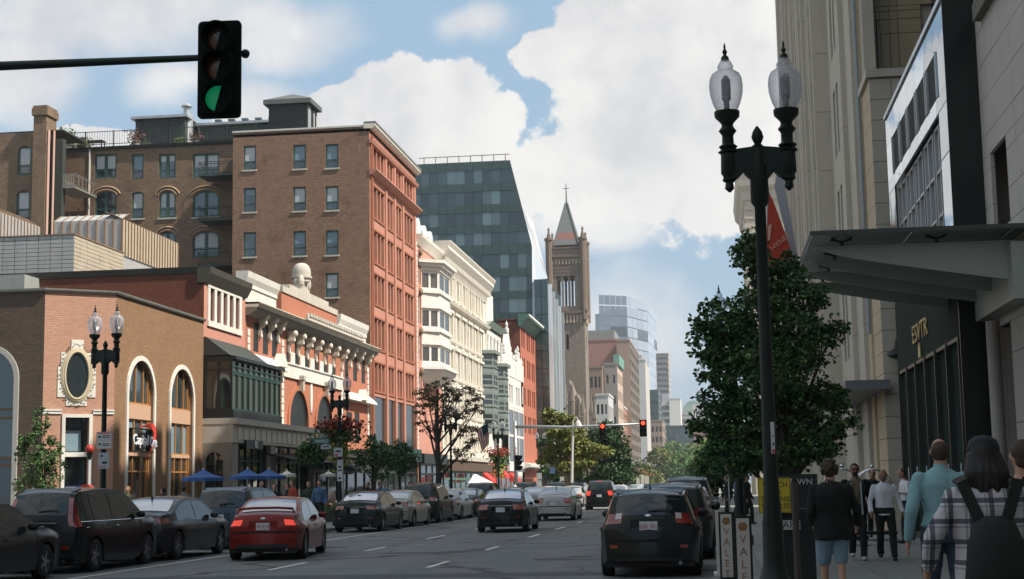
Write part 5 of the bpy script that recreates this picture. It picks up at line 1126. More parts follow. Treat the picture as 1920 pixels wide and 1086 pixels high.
# ------------------------------------------------------------------ right row
def FXR(X): return Fac((X, 0), (0, -1), (-1, 0))
lime = mat('buff_limestone', (.52, .47, .385), .85, var=.10, scale=1.5, bump=.15, dirt=.25)
lime2 = mat('buff_limestone_warm', (.52, .42, .28), .85, var=.12, scale=1.5, bump=.15, dirt=.25)
limeD = mat('limestone_joint', (.13, .11, .09), .9)
pink = mat('pinkish_grey_stone', (.44, .40, .355), .85, var=.10, scale=2, bump=.15, dirt=.2)
mirror = glass_mat('reflecting_glass', (.30, .36, .42), .03, 1.0, .012, .85)
mirD = glass_mat('dark_reflecting_glass', (.03, .045, .04), .04, .9, .02)
alu = mat('aluminium_bar', (.50, .52, .52), .35, .8)
def panels(parent, fac, u0, u1, z0, z1, us, zs, mm, holes=(), gap=.012, d=0.0, name='stone_panel', th=.08):
    """stone cladding: each panel its own piece, joints open"""
    if u0 > u1: u0, u1 = u1, u0
    U_ = [u0]+[x for x in sorted(us) if u0 < x < u1]+[u1]; Z_ = [z0]+[z for z in sorted(zs) if z0 < z < z1]+[z1]
    for i in range(len(U_)-1):
        for j in range(len(Z_)-1):
            c = ((U_[i]+U_[i+1])/2, (Z_[j]+Z_[j+1])/2)
            if any(h[0] < c[0] < h[1] and h[2] < c[1] < h[3] for h in holes): continue
            m = MB(); fac.box(m, U_[i]+gap/2, U_[i+1]-gap/2, d-th, d+RND.uniform(-.002, .002), Z_[j]+gap/2, Z_[j+1]-gap/2); part(parent, name, m, mm)
def frange(a, b, s):
    o = []; 
    while a < b: o.append(a); a += s
    return o
# ---- glass fronted building
F5 = FXR(XR); yn, yf = -F5.U(1783, 300), -F5.U(1663.5, 300)
HGB = F5.Z(1663.5, 218)
GB = thing('glass_front_building', 'glass-fronted building with louvred upper windows reflecting the blue sky', 'building', (XR, yn, 0))
def Rz(x, y): return F5.Z(x, y)
zA0, zA1 = Rz(1677, 330), Rz(1677, 262)        # louvre row
zA0 = Rz(1675.5, 327); zA1 = Rz(1675.5, 252)
zB1 = Rz(1678, 357); zB0 = 6.3
uF, uN = -yf, -yn      # u from far (-yf) to near (-yn)
Lw = [F5.U(x, 300) for x in (1675, 1688.5, 1690.5, 1704, 1706.5, 1722, 1725, 1742.5, 1745.5, 1765)]
for i in range(7):     # glass fascia panels above, between and beside
    a, b = uF+(uN-uF)*i/7, uF+(uN-uF)*(i+1)/7
    m = MB(); F5.box(m, a+.008, b-.008, -.05, 0, zA1+.003, HGB); part(GB, 'glass_panel', m, mirror)
    m = MB(); F5.box(m, a+.008, b-.008, -.05, 0, zB1+.12, zA0-.003); part(GB, 'glass_panel', m, mirror)
for (a, b) in ((uF, Lw[0]), (Lw[-1], uN)):
    for z0, z1 in ((zB0, zB0+1.9), (zB0+1.92, zB1+.1), (zA0, zA1)): m = MB(); F5.box(m, a+.004, b-.004, -.05, 0, z0+.004, z1-.004); part(GB, 'glass_panel', m, mirror)
m = MB(); m.box((XR+.25, yn+.02, 0), (XR+2, yf, HGB-.05)); part(GB, 'core', m, blackm)
for k in range(0, 10, 2):
    a, b = Lw[k], Lw[k+1]
    f = MB(); F5.box(f, a-.03, a+.03, -.24, .03, zA0, zA1); F5.box(f, b-.03, b+.03, -.24, .03, zA0, zA1); o = part(GB, 'louvre_window', f, alu)
    n = 16
    for j in range(n):
        z = zA0+(zA1-zA0)*(j+.5)/n; s_ = MB(); s_.prism([F5.P(a+.03, -.02, z-.01), F5.P(a+.03, -.14, z+.07), F5.P(a+.03, -.14, z+.085), F5.P(a+.03, -.02, z+.005)], F5.u*(b-a-.06)); sub(o, 'louvre_slat', s_, mat('louvre_grey', (.20, .22, .20), .5, .4))
    grid_window(GB, F5, a, b, zB0, zB1+.06, (.45,), (.33, .66), alu, mirD, .18, .06, cells=lambda i, j: glass_mat('grey_glass', (.12, .15, .15), .12, .8) if i == 0 else mirD)
m = MB(); F5.box(m, uF-.05, uN+.02, -.3, .04, HGB+.002, HGB+.12); part(GB, 'roof_edge', m, alu)
m = MB(); m.box((8.5, yn-3, HGB), (18, yf, 34)); m.box((7.3, yf, 0), (18, 47.6, 34)); m.box((XR+1.9, yn+.05, 0), (18, yf, HGB)); part(GB, 'tower', m, mat('dark_granite', (.018, .02, .018), .25, spec=.35)); m = MB(); m.box((XR-.02, yn-.02, 0), (XR+3.2, yn+.02, 15)); part(GB, 'return_wall', m, mat('dark_granite', (.018, .02, .018), .25, spec=.35))  # unseen set-back tower, with a gap-filling block added to keep sun off the road
# ground floor: sign band and tall doors
zs0, zs1 = Rz(1688.6, 695.3), 6.28
for i in range(4):
    a, b = uF+(uN-uF)*i/4, uF+(uN-uF)*(i+1)/4; m = MB(); F5.box(m, a+.006, b-.006, -.06, -.005, zs0, zs1); part(GB, 'sign_band_panel', m, mat('grey_green_glass_band', (.03, .042, .033), .75, spec=.03))
nd = 6
for i in range(nd):
    a, b = uF+.2+(uN-uF-.5)*i/nd, uF+.2+(uN-uF-.5)*(i+1)/nd; m = MB(); F5.box(m, a, a+.07, -.2, .03, .12, zs0); F5.box(m, b-.07, b, -.2, .02, .12, zs0); F5.box(m, a+.07, b-.07, -.2, 0, zs0-.08, zs0); F5.box(m, a+.07, b-.07, -.2, 0, .12, .3)
    o = part(GB, 'door', m, mat('bronze_door_frame', (.05, .06, .05), .4, .5)); g_ = MB(); F5.box(g_, a+.07, b-.07, -.12, -.1, .3, zs0-.08); sub(o, 'pane', g_, mirD); h_ = MB(); h_.tube([F5.P(b-.15, .06, .9), F5.P(b-.15, .06, 1.9)], .02, 6); sub(o, 'handle', h_, alu)
gold = mat('gold_letters', (.40, .32, .10), .35, .6)
LT = thing('gold_sign', 'gold capital letters on the glass band over the tall dark doors', 'sign', F5.P(F5.U(1726, 622), 0, 0))
u_, z_ = F5.U(1726, 622), Rz(1726, 622)
text(LT, 'lettering', 'ESVTR', gold, .62, F5.P(u_, .02, z_)-Vector(LT['_o']), (pi/2, 0, F5.rz), .015, sx=1.55)
m = MB(); c = F5.P(F5.U(1727, 658), .02, Rz(1727, 658)); m.prism([c+F5.u*a+Vector((0, 0, b)) for a, b in ((-.2, -.16), (.2, -.16), (.14, .1), (0, .2), (-.14, .1))], F5.n*.03); part(LT, 'emblem', m, gold)

# ---- nearest limestone building
F6 = FXR(5.52); SB = thing('limestone_building', 'near limestone-clad building with deep window slots at the right edge', 'building', (5.52, 20, 0))
u1840 = F6.U(1841, 300)
slot = (F6.U(1857, 300), F6.U(1888, 300))
zs_top = F6.Z(1857, 287); 
z_b0, z_b1 = 6.3, zs_top
lo0, lo1 = F6.U(1876, 650), F6.U(1897, 650); lz1 = F6.Z(1876, 612)
holes = [(slot[0], slot[1], z_b0, z_b1), (lo0, lo1, .12, lz1), (F6.U(1925, 500), F6.U(2000, 500), .12, lz1+.2)]
panels(SB, F6, u1840, u1840+6.5, 5.35, 14, [slot[0], slot[1]]+frange(slot[1]+.9, 0, 1.3), [z_b0, z_b1]+frange(6.9, 14, .72), pink, holes)
panels(SB, F6, u1840, u1840+6.5, .12, 5.33, [lo0, lo1]+[F6.U(1925, 500), F6.U(2000, 500)], [lz1, 1.1, 2.6, 3.9], pink, holes)
m = MB(); F6.box(m, u1840+.0, u1840+9, -2, -.6, 0, 30); F6.box(m, u1840, u1840+9, -.6, -.09, 14.1, 30); m.box((5.6, -6, 0), (9, 22.5, 36)); part(SB, 'core', m, pink)
m = MB(); F6.box(m, u1840-.02, u1840+.16, -.6, -.085, 0, 14); F6.box(m, slot[1]-.01, slot[1]+.2, -.6, -.085, 0, 14); F6.box(m, lo0-.14, lo0, -.6, -.085, 0, lz1); parts(SB, 'jamb', m, pink)
for (a, b, z0, z1) in holes[:2]: grid_window(SB, F6, a, b, z0, z1, (.5,), (.4, .75), blackm, mirD, .4, .06)
m = MB(); F6.box(m, slot[0]-.1, slot[1]+1.2, .0, .16, F6.Z(1840, 100)+.6, F6.Z(1840, 100)+.95); part(SB, 'stone_ledge', m, mat('dark_weathered_stone', (.16, .15, .12), .9))
m = MB(); m.lathe([(.16, 0), (.16, .3), (.13, .35), (.13, lz1)], tuple(F6.P(lo0-.05, .12, .12)), 14); parts(SB, 'column', m, pink)

# ---- the tall limestone blocks beyond
Hs = 38
TB = thing('tall_limestone_building', 'tall buff limestone building with ribbed piers rising behind the glass front', 'building', (4.5, 44, 0))
# masonry pier block in front
Fp = FY(43.9); zc_ = Fp.Z(1660, 136); xa, xb = Fp.U(1637, 300), Fp.U(1760, 300)
Fq = FXR(xa); ya = -Fq.U(1622, 300)
panels(TB, Fp, xa, xb, .12, zc_-.15, [xa+.62], frange(.9, zc_, .62), lime, gap=.016)
panels(TB, Fq, -ya, -43.9, .12, zc_-.15, [], frange(.9, zc_, .62), lime2, gap=.016)
m = MB(); m.box((xa+.09, 43.98, 0), (xb+3, ya, zc_-.1)); m.box((xa-.1, 43.8, zc_-.14), (xb+3, ya+.1, zc_+.1)); part(TB, 'pier_core', m, lime)
# stepped pilasters on the street face between the pier and the far tower
XS = 4.95; Fs5 = FXR(XS)
prev = ya
x_edges = [(1622, 1606, -.12), (1606, 1586, .10), (1586, 1565, -.05)]
base_u = [-(-Fs5.U(x, 300)) for x in (1640, 1565)]
uA, uB = Fs5.U(1636, 300), Fs5.U(1565.5, 300)     # near, far (u=-Y)
Yn, Yf_ = -uA, -uB
# windows of that face (slanting rows): columns in Y, rows in z
cols = [(F_, G__) for F_, G__ in ((-Fs5.U(1567, 300), -Fs5.U(1571, 300)), (-Fs5.U(1573, 300), -Fs5.U(1577, 300)), (-Fs5.U(1580, 300), -Fs5.U(1585, 300)), (-Fs5.U(1596, 300), -Fs5.U(1606, 300)))]
holes = []
for k, (f1, n1) in enumerate(cols):
    for j in range(9):
        z0 = 6+j*3.9; 
        if k == 3 and j < 5 and j > 0: z0_, z1_ = 8.2, 11.2
        holes.append((-f1, -n1, z0, z0+2.6))
m = MB(); Fs5.wall(m, -Yf_-.2, -ya+.1, 0, Hs, [h for h in holes], depth=.35); part(TB, 'street_wall', m, lime)
for h in holes:
    k = ('rw', round(h[1]-h[0], 2)); 
    if k not in WCACHE: g_ = MB(); w_ = h[1]-h[0]; g_.box((-w_/2, .28, 0), (w_/2, .33, 2.6)); g_.box((-.04, .2, 0), (.04, .28, 2.6)); WCACHE[k] = g_.mesh('window', mirD)
    link('window', WCACHE[k], TB, Fs5.P((h[0]+h[1])/2, 0, h[2])-Vector(TB['_o']), Fs5.rz)
for (x0, x1, dd) in ((1586, 1593, .18), (1608, 1616, .2), (1618, 1624, .1)):
    a, b = Fs5.U(x0, 300), Fs5.U(x1, 300); panels(TB, Fs5, a, b, .12, Hs, [], frange(1.6, Hs, 2.45), lime2 if x0 == 1618 else lime, d=dd, th=dd+.02, name='pilaster_block')
m = MB(); m.tube([Fs5.P(Fs5.U(1617, 100), .2, 6), Fs5.P(Fs5.U(1617, 100), .2, Hs)], .07, 6); part(TB, 'pipe', m, mat('grey_blue_pipe', (.30, .33, .34), .5))
# upper block set back above the pier
Fu = FY(47.5); ua, ub = Fu.U(1640, 60), Fu.U(1790, 60)
wz = [(Fu.Z(1660, 132), Fu.Z(1660, 37)), (Fu.Z(1660, 20)+.4, Fu.Z(1660, 20)+4)]
wo = [(Fu.U(1643, 60), Fu.U(1650, 60), *wz[0]), (Fu.U(1728, 60), Fu.U(1752, 60), Fu.Z(1728, 60), Fu.Z(1728, 8))]
panels(TB, Fu, ua, ub, zc_, Hs, [wo[0][0], wo[0][1], Fu.U(1668, 60), Fu.U(1684, 60), wo[1][0], wo[1][1]], [wo[0][3], wo[1][2], wo[1][3], Fu.Z(1680, 20)]+frange(Fu.Z(1680, 20)+2.4, Hs, 2.4), lime2, wo, gap=.02)
for o in wo: grid_window(TB, Fu, o[0], o[1], o[2], o[3], (), (.5,), blackm, mirD, .3, .06)
m = MB(); m.box((ua+.1, 47.65, zc_-.5), (ub+3, 60, Hs)); part(TB, 'core', m, lime)
# ribbed tower
FtY = FY(60.3); Xt = FtY.U(1531, 300); xe = FtY.U(1567, 300)
panels(TB, FtY, Xt, xe+.3, .12, Hs, [], [FtY.Z(1548, y) for y in range(-560, 900, 110)], lime, gap=.02)
Ftx = FXR(Xt); uf, un = Ftx.U(1468, 300), -60.3
m = MB(); m.box((Xt+.14, 60.4, 0), (12, -uf, Hs)); m.box((5.05, 58, 0), (12, 60.4, Hs)); part(TB, 'core', m, lime)
n = 9
for i in range(n):
    a, b = uf+(un-uf)*i/n, uf+(un-uf)*(i+1)/n; zs = [.12]+[Ftx.Z(1500, y)+(.4 if i % 2 else 0) for y in range(860, -700, -150)]; zs = [z for z in zs if z < Hs]+[Hs]
    dd = (.0, .16, .05, .2)[i % 4]
    for j in range(len(zs)-1): m = MB(); Ftx.box(m, a+.01, b-.01, -.12, dd, zs[j]+.01, zs[j+1]-.01); Ftx.box(m, a+(b-a)*.3, a+(b-a)*.45, dd, dd+.1, zs[j]+.01, zs[j+1]-.01); Ftx.box(m, a+(b-a)*.65, a+(b-a)*.8, dd, dd+.1, zs[j]+.01, zs[j+1]-.01); part(TB, 'ribbed_pier_block', m, lime)
m = MB(); m.quad((XR, 60, Hs), (12, 60, Hs), (12, -uf, Hs), (XR, -uf, Hs)); part(TB, 'roof', m, limeD)
# ground floor of that stretch: pale slanted awning / window hood over the pavement
HW_ = thing('wall_canopy', 'grey metal entrance canopy low on the limestone wall behind the street tree', 'canopy', (XS, 50, 0))
p = onX(1560, 700, 4.6); m = MB(); a, b = -FXR(4.0).U(1605, 715), -FXR(4.0).U(1560, 700); z = FXR(4.0).Z(1600, 718); m.box((3.7, a, z-.25), (XS, b+3, z+.02)); part(HW_, 'canopy_slab', m, mat('grey_canopy_metal', (.20, .21, .21), .5, .3))
# wall lamp on the corner
WL = thing('wall_lantern', 'small black bell shaped lantern on the stone corner beside the gold letters', 'lamp', (4.6, 43.5, 4.6)); c = onY(1682, 661, 43.4)
m = MB(); m.lathe([(.02, .42), (.05, .3), (.08, .12), (.28, .02), (.30, -.08), (.18, -.16), (.02, -.2)], tuple(c), 12); m.tube([c+Vector((0, 0, .3)), c+Vector((.1, .3, .45))], .03, 5); part(WL, 'shade', m, blackm, 40)
# lower buildings further along the right, and the ornate tower with cornice
lb = thing('right_row_building', 'low brown building down the right pavement behind the trees', 'building', (5, 95, 0)); m = MB(); m.box((5, 95, 0), (16, 150, 11)); part(lb, 'wall', m, mat('right_row_brick', (.22, .16, .12), .9, dirt=.3)); 
for k in range(9):
    for j in range(2): m = MB(); m.box((4.94, 97+k*6, 4.5+j*3.3), (5.03, 99.2+k*6, 6.6+j*3.3)); part(lb, 'window', m, gl)
OT = thing('ornate_tower', 'buff tower with an overhanging bracketed cornice seen left of the lamp post', 'building', (3.4, 168, 0)); Fo = FY(168.0)
xo0, xo1 = Fo.U(1400, 450), Fo.U(1462, 450); zo = Fo.Z(1405, 352)
m = MB(); m.box((xo0, 168, 0), (xo1+6, 190, zo-1.6)); part(OT, 'wall', m, lime)
m = MB(); m.loft([[(xo0-g, 168-g, z), (xo1+6, 168-g, z), (xo1+6, 190+g, z), (xo0-g, 190+g, z)] for g, z in ((0, zo-1.6), (.25, zo-1.4), (.35, zo-.5), (.8, zo+.1), (.9, zo+.9), (1.0, zo+1.4))]); part(OT, 'cornice', m, stoneW)
m = MB(); 
for k in range(11): z = zo-2.6-k*1.0; m.box((xo0-.12, 167.85, z), (xo0+.9, 168.2, z+.5)); m.box((xo0+1.5, 167.9, z), (xo0+3.2, 168.1, z+.5))
parts(OT, 'quoin', m, lime)
for k in range(8): m = MB(); m.box((xo0-.05, 171+k*2.2, zo-5), (xo0+.1, 172.2+k*2.2, zo-3)); part(OT, 'window', m, gl)

# ---- the entrance canopy over the pavement
CN = thing('entrance_canopy', 'large grey green glass canopy with deep tapered fins over the right pavement', 'canopy', (XR, 26, 0))
tip = FPX; 
Yc0 = FPX/106.0; Xt0 = onY(1523, 437, Yc0).x; Zt = onY(1523, 437, Yc0).z
q = onZ(1490, 519, Zt); Yc1 = q.y
glc = mat('canopy_glass', (.30, .37, .33), .25, var=.06, spec=.6); fin = mat('canopy_fin_metal', (.36, .39, .34), .45, .15, var=.06, scale=1.5)
nn = 5
for i in range(nn):
    for j in range(3):
        y0, y1 = Yc0+(Yc1-Yc0)*i/nn, Yc0+(Yc1-Yc0)*(i+1)/nn; x0, x1 = Xt0+(7-Xt0)*j/3, Xt0+(7-Xt0)*(j+1)/3
        m = MB(); m.box((x0+.008, y0+.01, Zt-.02), (x1-.008, y1-.01, Zt+.01)); part(CN, 'glass_panel', m, glc)
for k in range(4):
    y = Yc0+.55+(Yc1-Yc0-.75)*k/3; xs_ = Xt0+.16; m = MB(); top = Zt-.20
    prof = [(xs_, top), (7.0, top), (7.0, top-.95)]+[(xs_+(7-xs_)*t, top-.05-.9*t**.85) for t in (.85, .7, .55, .4, .28, .16, .08)]+[(xs_+.02, top-.03)]
    m.prism([(x, y, z) for x, z in prof], (0, .09, 0)); part(CN, 'fin', m, fin)
    m = MB(); m.box((xs_-.1, y-.04, top), (7.0, y+.13, top+.022)); part(CN, 'fin_flange', m, fin)
    for x in (Xt0+.55, Xt0+2.2, Xt0+3.9):
        m = MB(); m.tube([(x, y+.04, top+.02), (x, y+.04, Zt-.06)], .035, 6)
        for dx, dy in ((.18, .12), (-.18, .12), (.18, -.12), (-.18, -.12)): m.tube([(x, y+.04, Zt-.1), (x+dx, y+.04+dy, Zt-.03)], .018, 5)
        part(CN, 'spider_fitting', m, mat('fitting_metal', (.07, .06, .05), .4, .6))
m = MB(); m.box((Xt0-.02, Yc0-.03, Zt-.05), (7, Yc0, Zt+.03)); m.box((Xt0-.02, Yc1, Zt-.05), (7, Yc1+.03, Zt+.03)); m.box((Xt0-.04, Yc0, Zt-.05), (Xt0-.02, Yc1, Zt+.03)); part(CN, 'edge_trim', m, mat('canopy_edge', (.06, .07, .06), .5))
m = MB(); m.box((5.2, Yc0+.2, Zt-1.25), (5.5, Yc1-.1, Zt-.25)); part(CN, 'wall_beam', m, fin)

# ---- banners on the limestone wall
def banner(name, lab, pts, Y, m_, thick=.02):
    P_ = [onY(x, y, Y) for x, y in pts]; t = thing(name, lab, 'banner', tuple(P_[0])); m = MB(); m.prism(P_, (0.004, thick, 0)); part(t, 'cloth', m, m_); return t
redc = mat('red_banner_cloth', (.50, .06, .03), .8, var=.1, scale=3)
t = banner('red_banner', 'red hanging banner with pale lettering beside the lamp post', [(1442, 360), (1450, 378), (1462, 410), (1477, 450), (1487, 482), (1478, 490), (1467, 494), (1458, 500), (1440, 500), (1438, 430)], 40.0, redc)
o_ = Vector(t['_o'])
text(t, 'lettering', 'HYNES', mat('pale_lettering', (.72, .42, .30), .7), .2, onY(1463, 454, 39.96)-o_, (pi/2, radians(-38), 0), .004)
m = MB(); m.prism([onY(x, y, 39.97) for x, y in ((1440, 424), (1447, 419), (1444, 448), (1440, 452))], (0, .015, 0)); part(t, 'pale_mark', m, mat('pale_lettering', (.72, .42, .30), .7))
m = MB(); m.tube([onY(1440, 352, 40.05), onY(1439, 545, 40.05)], .035, 6); part(t, 'pole', m, mat('grey_pole', (.3, .3, .3), .5))
t = banner('white_banner', 'tall grey-white banner hanging between the red banner and the ribbed tower', [(1457, 322), (1468, 334), (1481, 400), (1490, 450), (1500, 515), (1507, 560), (1497, 560), (1488, 485), (1470, 425), (1452, 350)], 40.6, mat('grey_white_cloth', (.42, .42, .45), .8, var=.06))
# ------------------------------------------------------------------ vehicles
def paint(name, c, rough=.35, metal=.1): return mat('paint_'+name, c, rough, metal, var=.04, scale=2, coat=.3, spec=.12)
carglass = glass_mat('car_glass', (.008, .014, .014), .03, .5, 0); rearglass = glass_mat('rear_glass', (.30, .33, .37), .04, 1.0, 0, .6)
tyre = mat('tyre_rubber', (.018, .018, .018), .85, var=.1); rimm = mat('alloy_rim', (.36, .37, .38), .35, .8, var=.1); plast = mat('black_plastic', (.02, .02, .02), .6)
chrome = mat('chrome', (.7, .7, .7), .12, 1.0, var=.02); tailr = mat('tail_lamp_red', (.26, .02, .012), .15, var=.05, spec=.8, coat=1.0); tailw = mat('lamp_clear', (.55, .50, .48), .12, spec=.8, coat=1.0)
brake = mat('lit_brake_lamp', (.6, .03, .02), .3, emit=(1.0, .09, .05), es=.45); platem = mat('number_plate', (.62, .63, .64), .5); platet = mat('plate_red_text', (.45, .06, .05), .5); platelf = mat('shut_line', (.006, .006, .006), .8)
headl = mat('headlamp_glass', (.6, .62, .62), .08, spec=1.0, coat=1.0)
PROF = {
 'sedan': ([(-2.42,.30),(-2.415,.50),(-2.40,.64),(-2.37,.82),(-2.31,.98),(-2.22,1.055),(-2.0,1.08),(-1.72,1.10),(-1.40,1.25),(-1.05,1.375),(-.65,1.435),(-.15,1.455),(.3,1.43),(.62,1.36),(1.05,1.14),(1.28,1.01),(1.7,.955),(2.08,.86),(2.28,.74),(2.38,.56),(2.41,.25)], .90, .905, 7, 9, 12, 15),
 'suv':   ([(-2.28,.32),(-2.275,.55),(-2.26,.72),(-2.235,.90),(-2.19,1.10),(-2.10,1.32),(-1.98,1.52),(-1.86,1.62),(-1.5,1.66),(-.8,1.69),(-.1,1.69),(.35,1.64),(.62,1.56),(1.0,1.32),(1.28,1.13),(1.7,1.06),(2.05,.96),(2.22,.82),(2.29,.60),(2.31,.28)], .91, 1.03, 4, 7, 11, 14),
 'hatch': ([(-2.2,.30),(-2.195,.52),(-2.175,.70),(-2.14,.86),(-2.09,1.0),(-1.98,1.20),(-1.86,1.36),(-1.78,1.43),(-1.4,1.48),(-.7,1.50),(-.1,1.49),(.32,1.44),(.6,1.37),(1.0,1.15),(1.25,1.0),(1.65,.94),(1.98,.85),(2.14,.72),(2.2,.52),(2.22,.26)], .88, .96, 4, 7, 11, 14),
}
def build_car(label, cat, name, kind, body, pos, yaw=0.0, group=None, L=None, Wd=None, H=None, tl=(.72, .92, .58, 1.0), side_tl=.28, brakes=False, plate='', platecol=None, white_in=False, antenna=False, rails=False, spoiler=False, chr_=False, third=False, tall=None, wr=.33, wheel_spokes=5, badge=False):
    pr, hw, belt, ia, ib, ic, id_ = PROF[kind]; sx_ = (Wd/2/hw) if Wd else 1; sy_ = (L/(pr[-1][0]-pr[0][0])) if L else 1; sz_ = (H/max(z for _, z in pr)) if H else 1
    pr = [(y*sy_, z*sz_) for y, z in pr]; hw *= sx_; belt *= sz_; top = max(z for _, z in pr)
    t = thing(name, label, cat, (pos[0], pos[1], 0), group, own=True, rz=yaw)
    P = []; idx = []
    for i in range(len(pr)-1):       # smooth side profile
        p0 = pr[max(i-1, 0)]; p1 = pr[i]; p2 = pr[i+1]; p3 = pr[min(i+2, len(pr)-1)]; idx.append(len(P))
        for k in range(4):
            u = k/4; f_ = lambda a, b, c, d: .5*((2*b)+(-a+c)*u+(2*a-5*b+4*c-d)*u*u+(-a+3*b-3*c+d)*u**3)
            P.append((f_(p0[0], p1[0], p2[0], p3[0]), f_(p0[1], p1[1], p2[1], p3[1])))
    idx.append(len(P)); P.append(pr[-1])
    for i in range(1, len(P)):
        if P[i][0] <= P[i-1][0]: P[i] = (P[i-1][0]+.0005, P[i][1])
    y0, y1 = P[0][0], P[-1][0]; ya, yf = y0+.82*sy_, y1-.92*sy_; R = wr+.055
    def ztop(y):
        for i in range(len(P)-1):
            if P[i][0] <= y <= P[i+1][0]: u = (y-P[i][0])/(P[i+1][0]-P[i][0]); return P[i][1]+(P[i+1][1]-P[i][1])*u
        return P[0][1] if y < y0 else P[-1][1]
    def zbot(y):
        z = .20+.10*max(0, (abs(y-(y0+y1)/2)/((y1-y0)/2)-.8)/.2)
        for yc in (ya, yf):
            if abs(y-yc) < R: z = max(z, wr+sqrt(R*R-(y-yc)**2))
        return z
    def W_(y, z):
        f = 1.0; e = abs(y-(y0+y1)/2)/((y1-y0)/2)
        if e > .62: f -= .16*((e-.62)/.38)**2.2
        if z < .62: f -= .05*((.62-z)/.62)**1.5
        zz = max(0, z-belt+.12)
        if z > belt-.12: f -= .02+.0*zz if False else 0
        if z > belt-.10: q = min(1, (z-belt+.10)/(top-belt+.10)); f -= (.05*min(1, q*6)+.25*q**1.15)
        else: f -= .0
        return hw*f
    st = list(P)
    for yc in (ya, yf):
        for k in range(17): y = yc+R*cos(pi-pi*k/16)*.9999; st.append((y, ztop(y)))
    st = sorted(set((round(y, 5), z) for y, z in st)); q = [st[0]]
    for s_ in st[1:]:
        if s_[0]-q[-1][0] > .0004: q.append(s_)
    st = q; n = len(st); m = MB(); NL, NV = 9, 10
    nrm = []
    for i in range(n):
        a, b = st[max(i-1, 0)], st[min(i+1, n-1)]; d = Vector((b[0]-a[0], b[1]-a[1])); d.normalize(); nrm.append((-d.y, d.x))
    def topp(i, v, off=0.0):
        y, z = st[i]; c = (.085 if nrm[i][0] < -.6 else .05 if nrm[i][1] > .5 else .10)*(1-v*v)+off; w = W_(y, z); return (v*w, y+nrm[i][0]*c, z+nrm[i][1]*c)
    for sgn in (-1, 1):
        vs = []
        for i, (y, zt) in enumerate(st):
            zb = min(zbot(y), zt)
            for k in range(NL+1): z = zb+(zt-zb)*k/NL; vs.append((sgn*W_(y, z), y, z))
        fs = []
        for i in range(n-1):
            for k in range(NL):
                a = i*(NL+1)+k; f = (a, a+NL+1, a+NL+2, a+1); fs.append(f if sgn < 0 else f[::-1])
        m.add(vs, [f[::-1] for f in fs])
    vs = [topp(i, -1+2*k/NV) for i in range(n) for k in range(NV+1)]; fs = []
    for i in range(n-1):
        for k in range(NV): a = i*(NV+1)+k; fs.append((a, a+1, a+NV+2, a+NV+1))
    m.add(vs, fs)
    bo = part(t, 'body', m, body, 42)
    # weld the seams so that the paint reads as one skin
    import bmesh; bm = bmesh.new(); bm.from_mesh(bo.data); bmesh.ops.remove_doubles(bm, verts=bm.verts, dist=.0008); bmesh.ops.recalc_face_normals(bm, faces=bm.faces); bm.to_mesh(bo.data); bm.free(); bo.data.shade_smooth(); bo.data.set_sharp_from_angle(angle=radians(38))
    def near(y, z): return min(range(n), key=lambda i: (st[i][0]-y)**2+(st[i][1]-z)**2)
    def patch(nm, ia_, ib_, v0, v1, off, mm, nv=8, ins=0.0):
        if ib_ < ia_: ia_, ib_ = ib_, ia_
        g_ = MB(); rows = list(range(ia_, ib_+1)); vs = []
        for r, i in enumerate(rows):
            e = ins*(1-sin(pi*min(.5, min(r, len(rows)-1-r)/max(1, len(rows)-1)*2.2))) if ins else 0
            for k in range(nv+1): vs.append(topp(i, (v0+e)+(v1-e-v0-e)*k/nv, off))
        fs = [(i*(nv+1)+k, i*(nv+1)+k+1, (i+1)*(nv+1)+k+1, (i+1)*(nv+1)+k) for i in range(len(rows)-1) for k in range(nv)]
        g_.add(vs, fs); return part(t, nm, g_, mm, True)
    def ii(k, f=0.0):
        a, b = pr[k], pr[min(k+1, len(pr)-1)]; return near(a[0]+(b[0]-a[0])*f, a[1]+(b[1]-a[1])*f)
    patch('rear_window', ii(ia, .15), ii(ib, .1), -.86, .86, .008, rearglass if kind == 'sedan' else carglass, 10, .05)
    patch('windscreen', ii(ic, .4), ii(id_, -.0), -.9, .9, .008, carglass, 10, .05)
    # side windows
    yw = [s_[0] for s_ in st if s_[1]-.075 > belt+.05 and s_[0] > pr[ia][0]+.15*sy_]
    ylo, yhi = min(yw), max(yw)
    pill = [ylo+(yhi-ylo)*.47]+([ylo+(yhi-ylo)*.17] if kind != 'sedan' else []); cuts = sorted([ylo, yhi]+pill)
    for sgn in (-1, 1):
        for a, b in zip(cuts[:-1], cuts[1:]):
            g_ = MB(); vs = []; N = 9
            for k in range(N+1):
                y = a+.03+(b-a-.06)*k/N; zt = ztop(y)-.07
                for j in range(4): z = belt+.015+(zt-belt-.015)*j/3; vs.append((sgn*(W_(y, z)+.006), y, z))
            g_.add(vs, [(k*4+j, (k+1)*4+j, (k+1)*4+j+1, k*4+j+1)[::sgn] for k in range(N) for j in range(3)]); part(t, 'side_window', g_, carglass, True)
        g_ = MB()
        for y in (cuts[0]-.0, pill[0], yhi-.35):      # door gaps
            for k in range(8):
                z = .32+(belt-.34)*k/8; z2 = .32+(belt-.34)*(k+1)/8
                if z > zbot(y)+.02: g_.add([(sgn*(W_(y, z)+.002), y-.006, z), (sgn*(W_(y, z)+.002), y+.006, z), (sgn*(W_(y, z2)+.002), y+.006, z2), (sgn*(W_(y, z2)+.002), y-.006, z2)], [(0, 1, 2, 3)])
        part(t, 'door_gap', g_, platelf)
        for y in (cuts[0]+.16, pill[0]+.12): g_ = MB(); zz = belt-.11; g_.ell((sgn*(W_(y, zz)+.012), y, zz), (.016, .09, .016), 6, 5); part(t, 'door_handle', g_, chrome if chr_ else body, True)
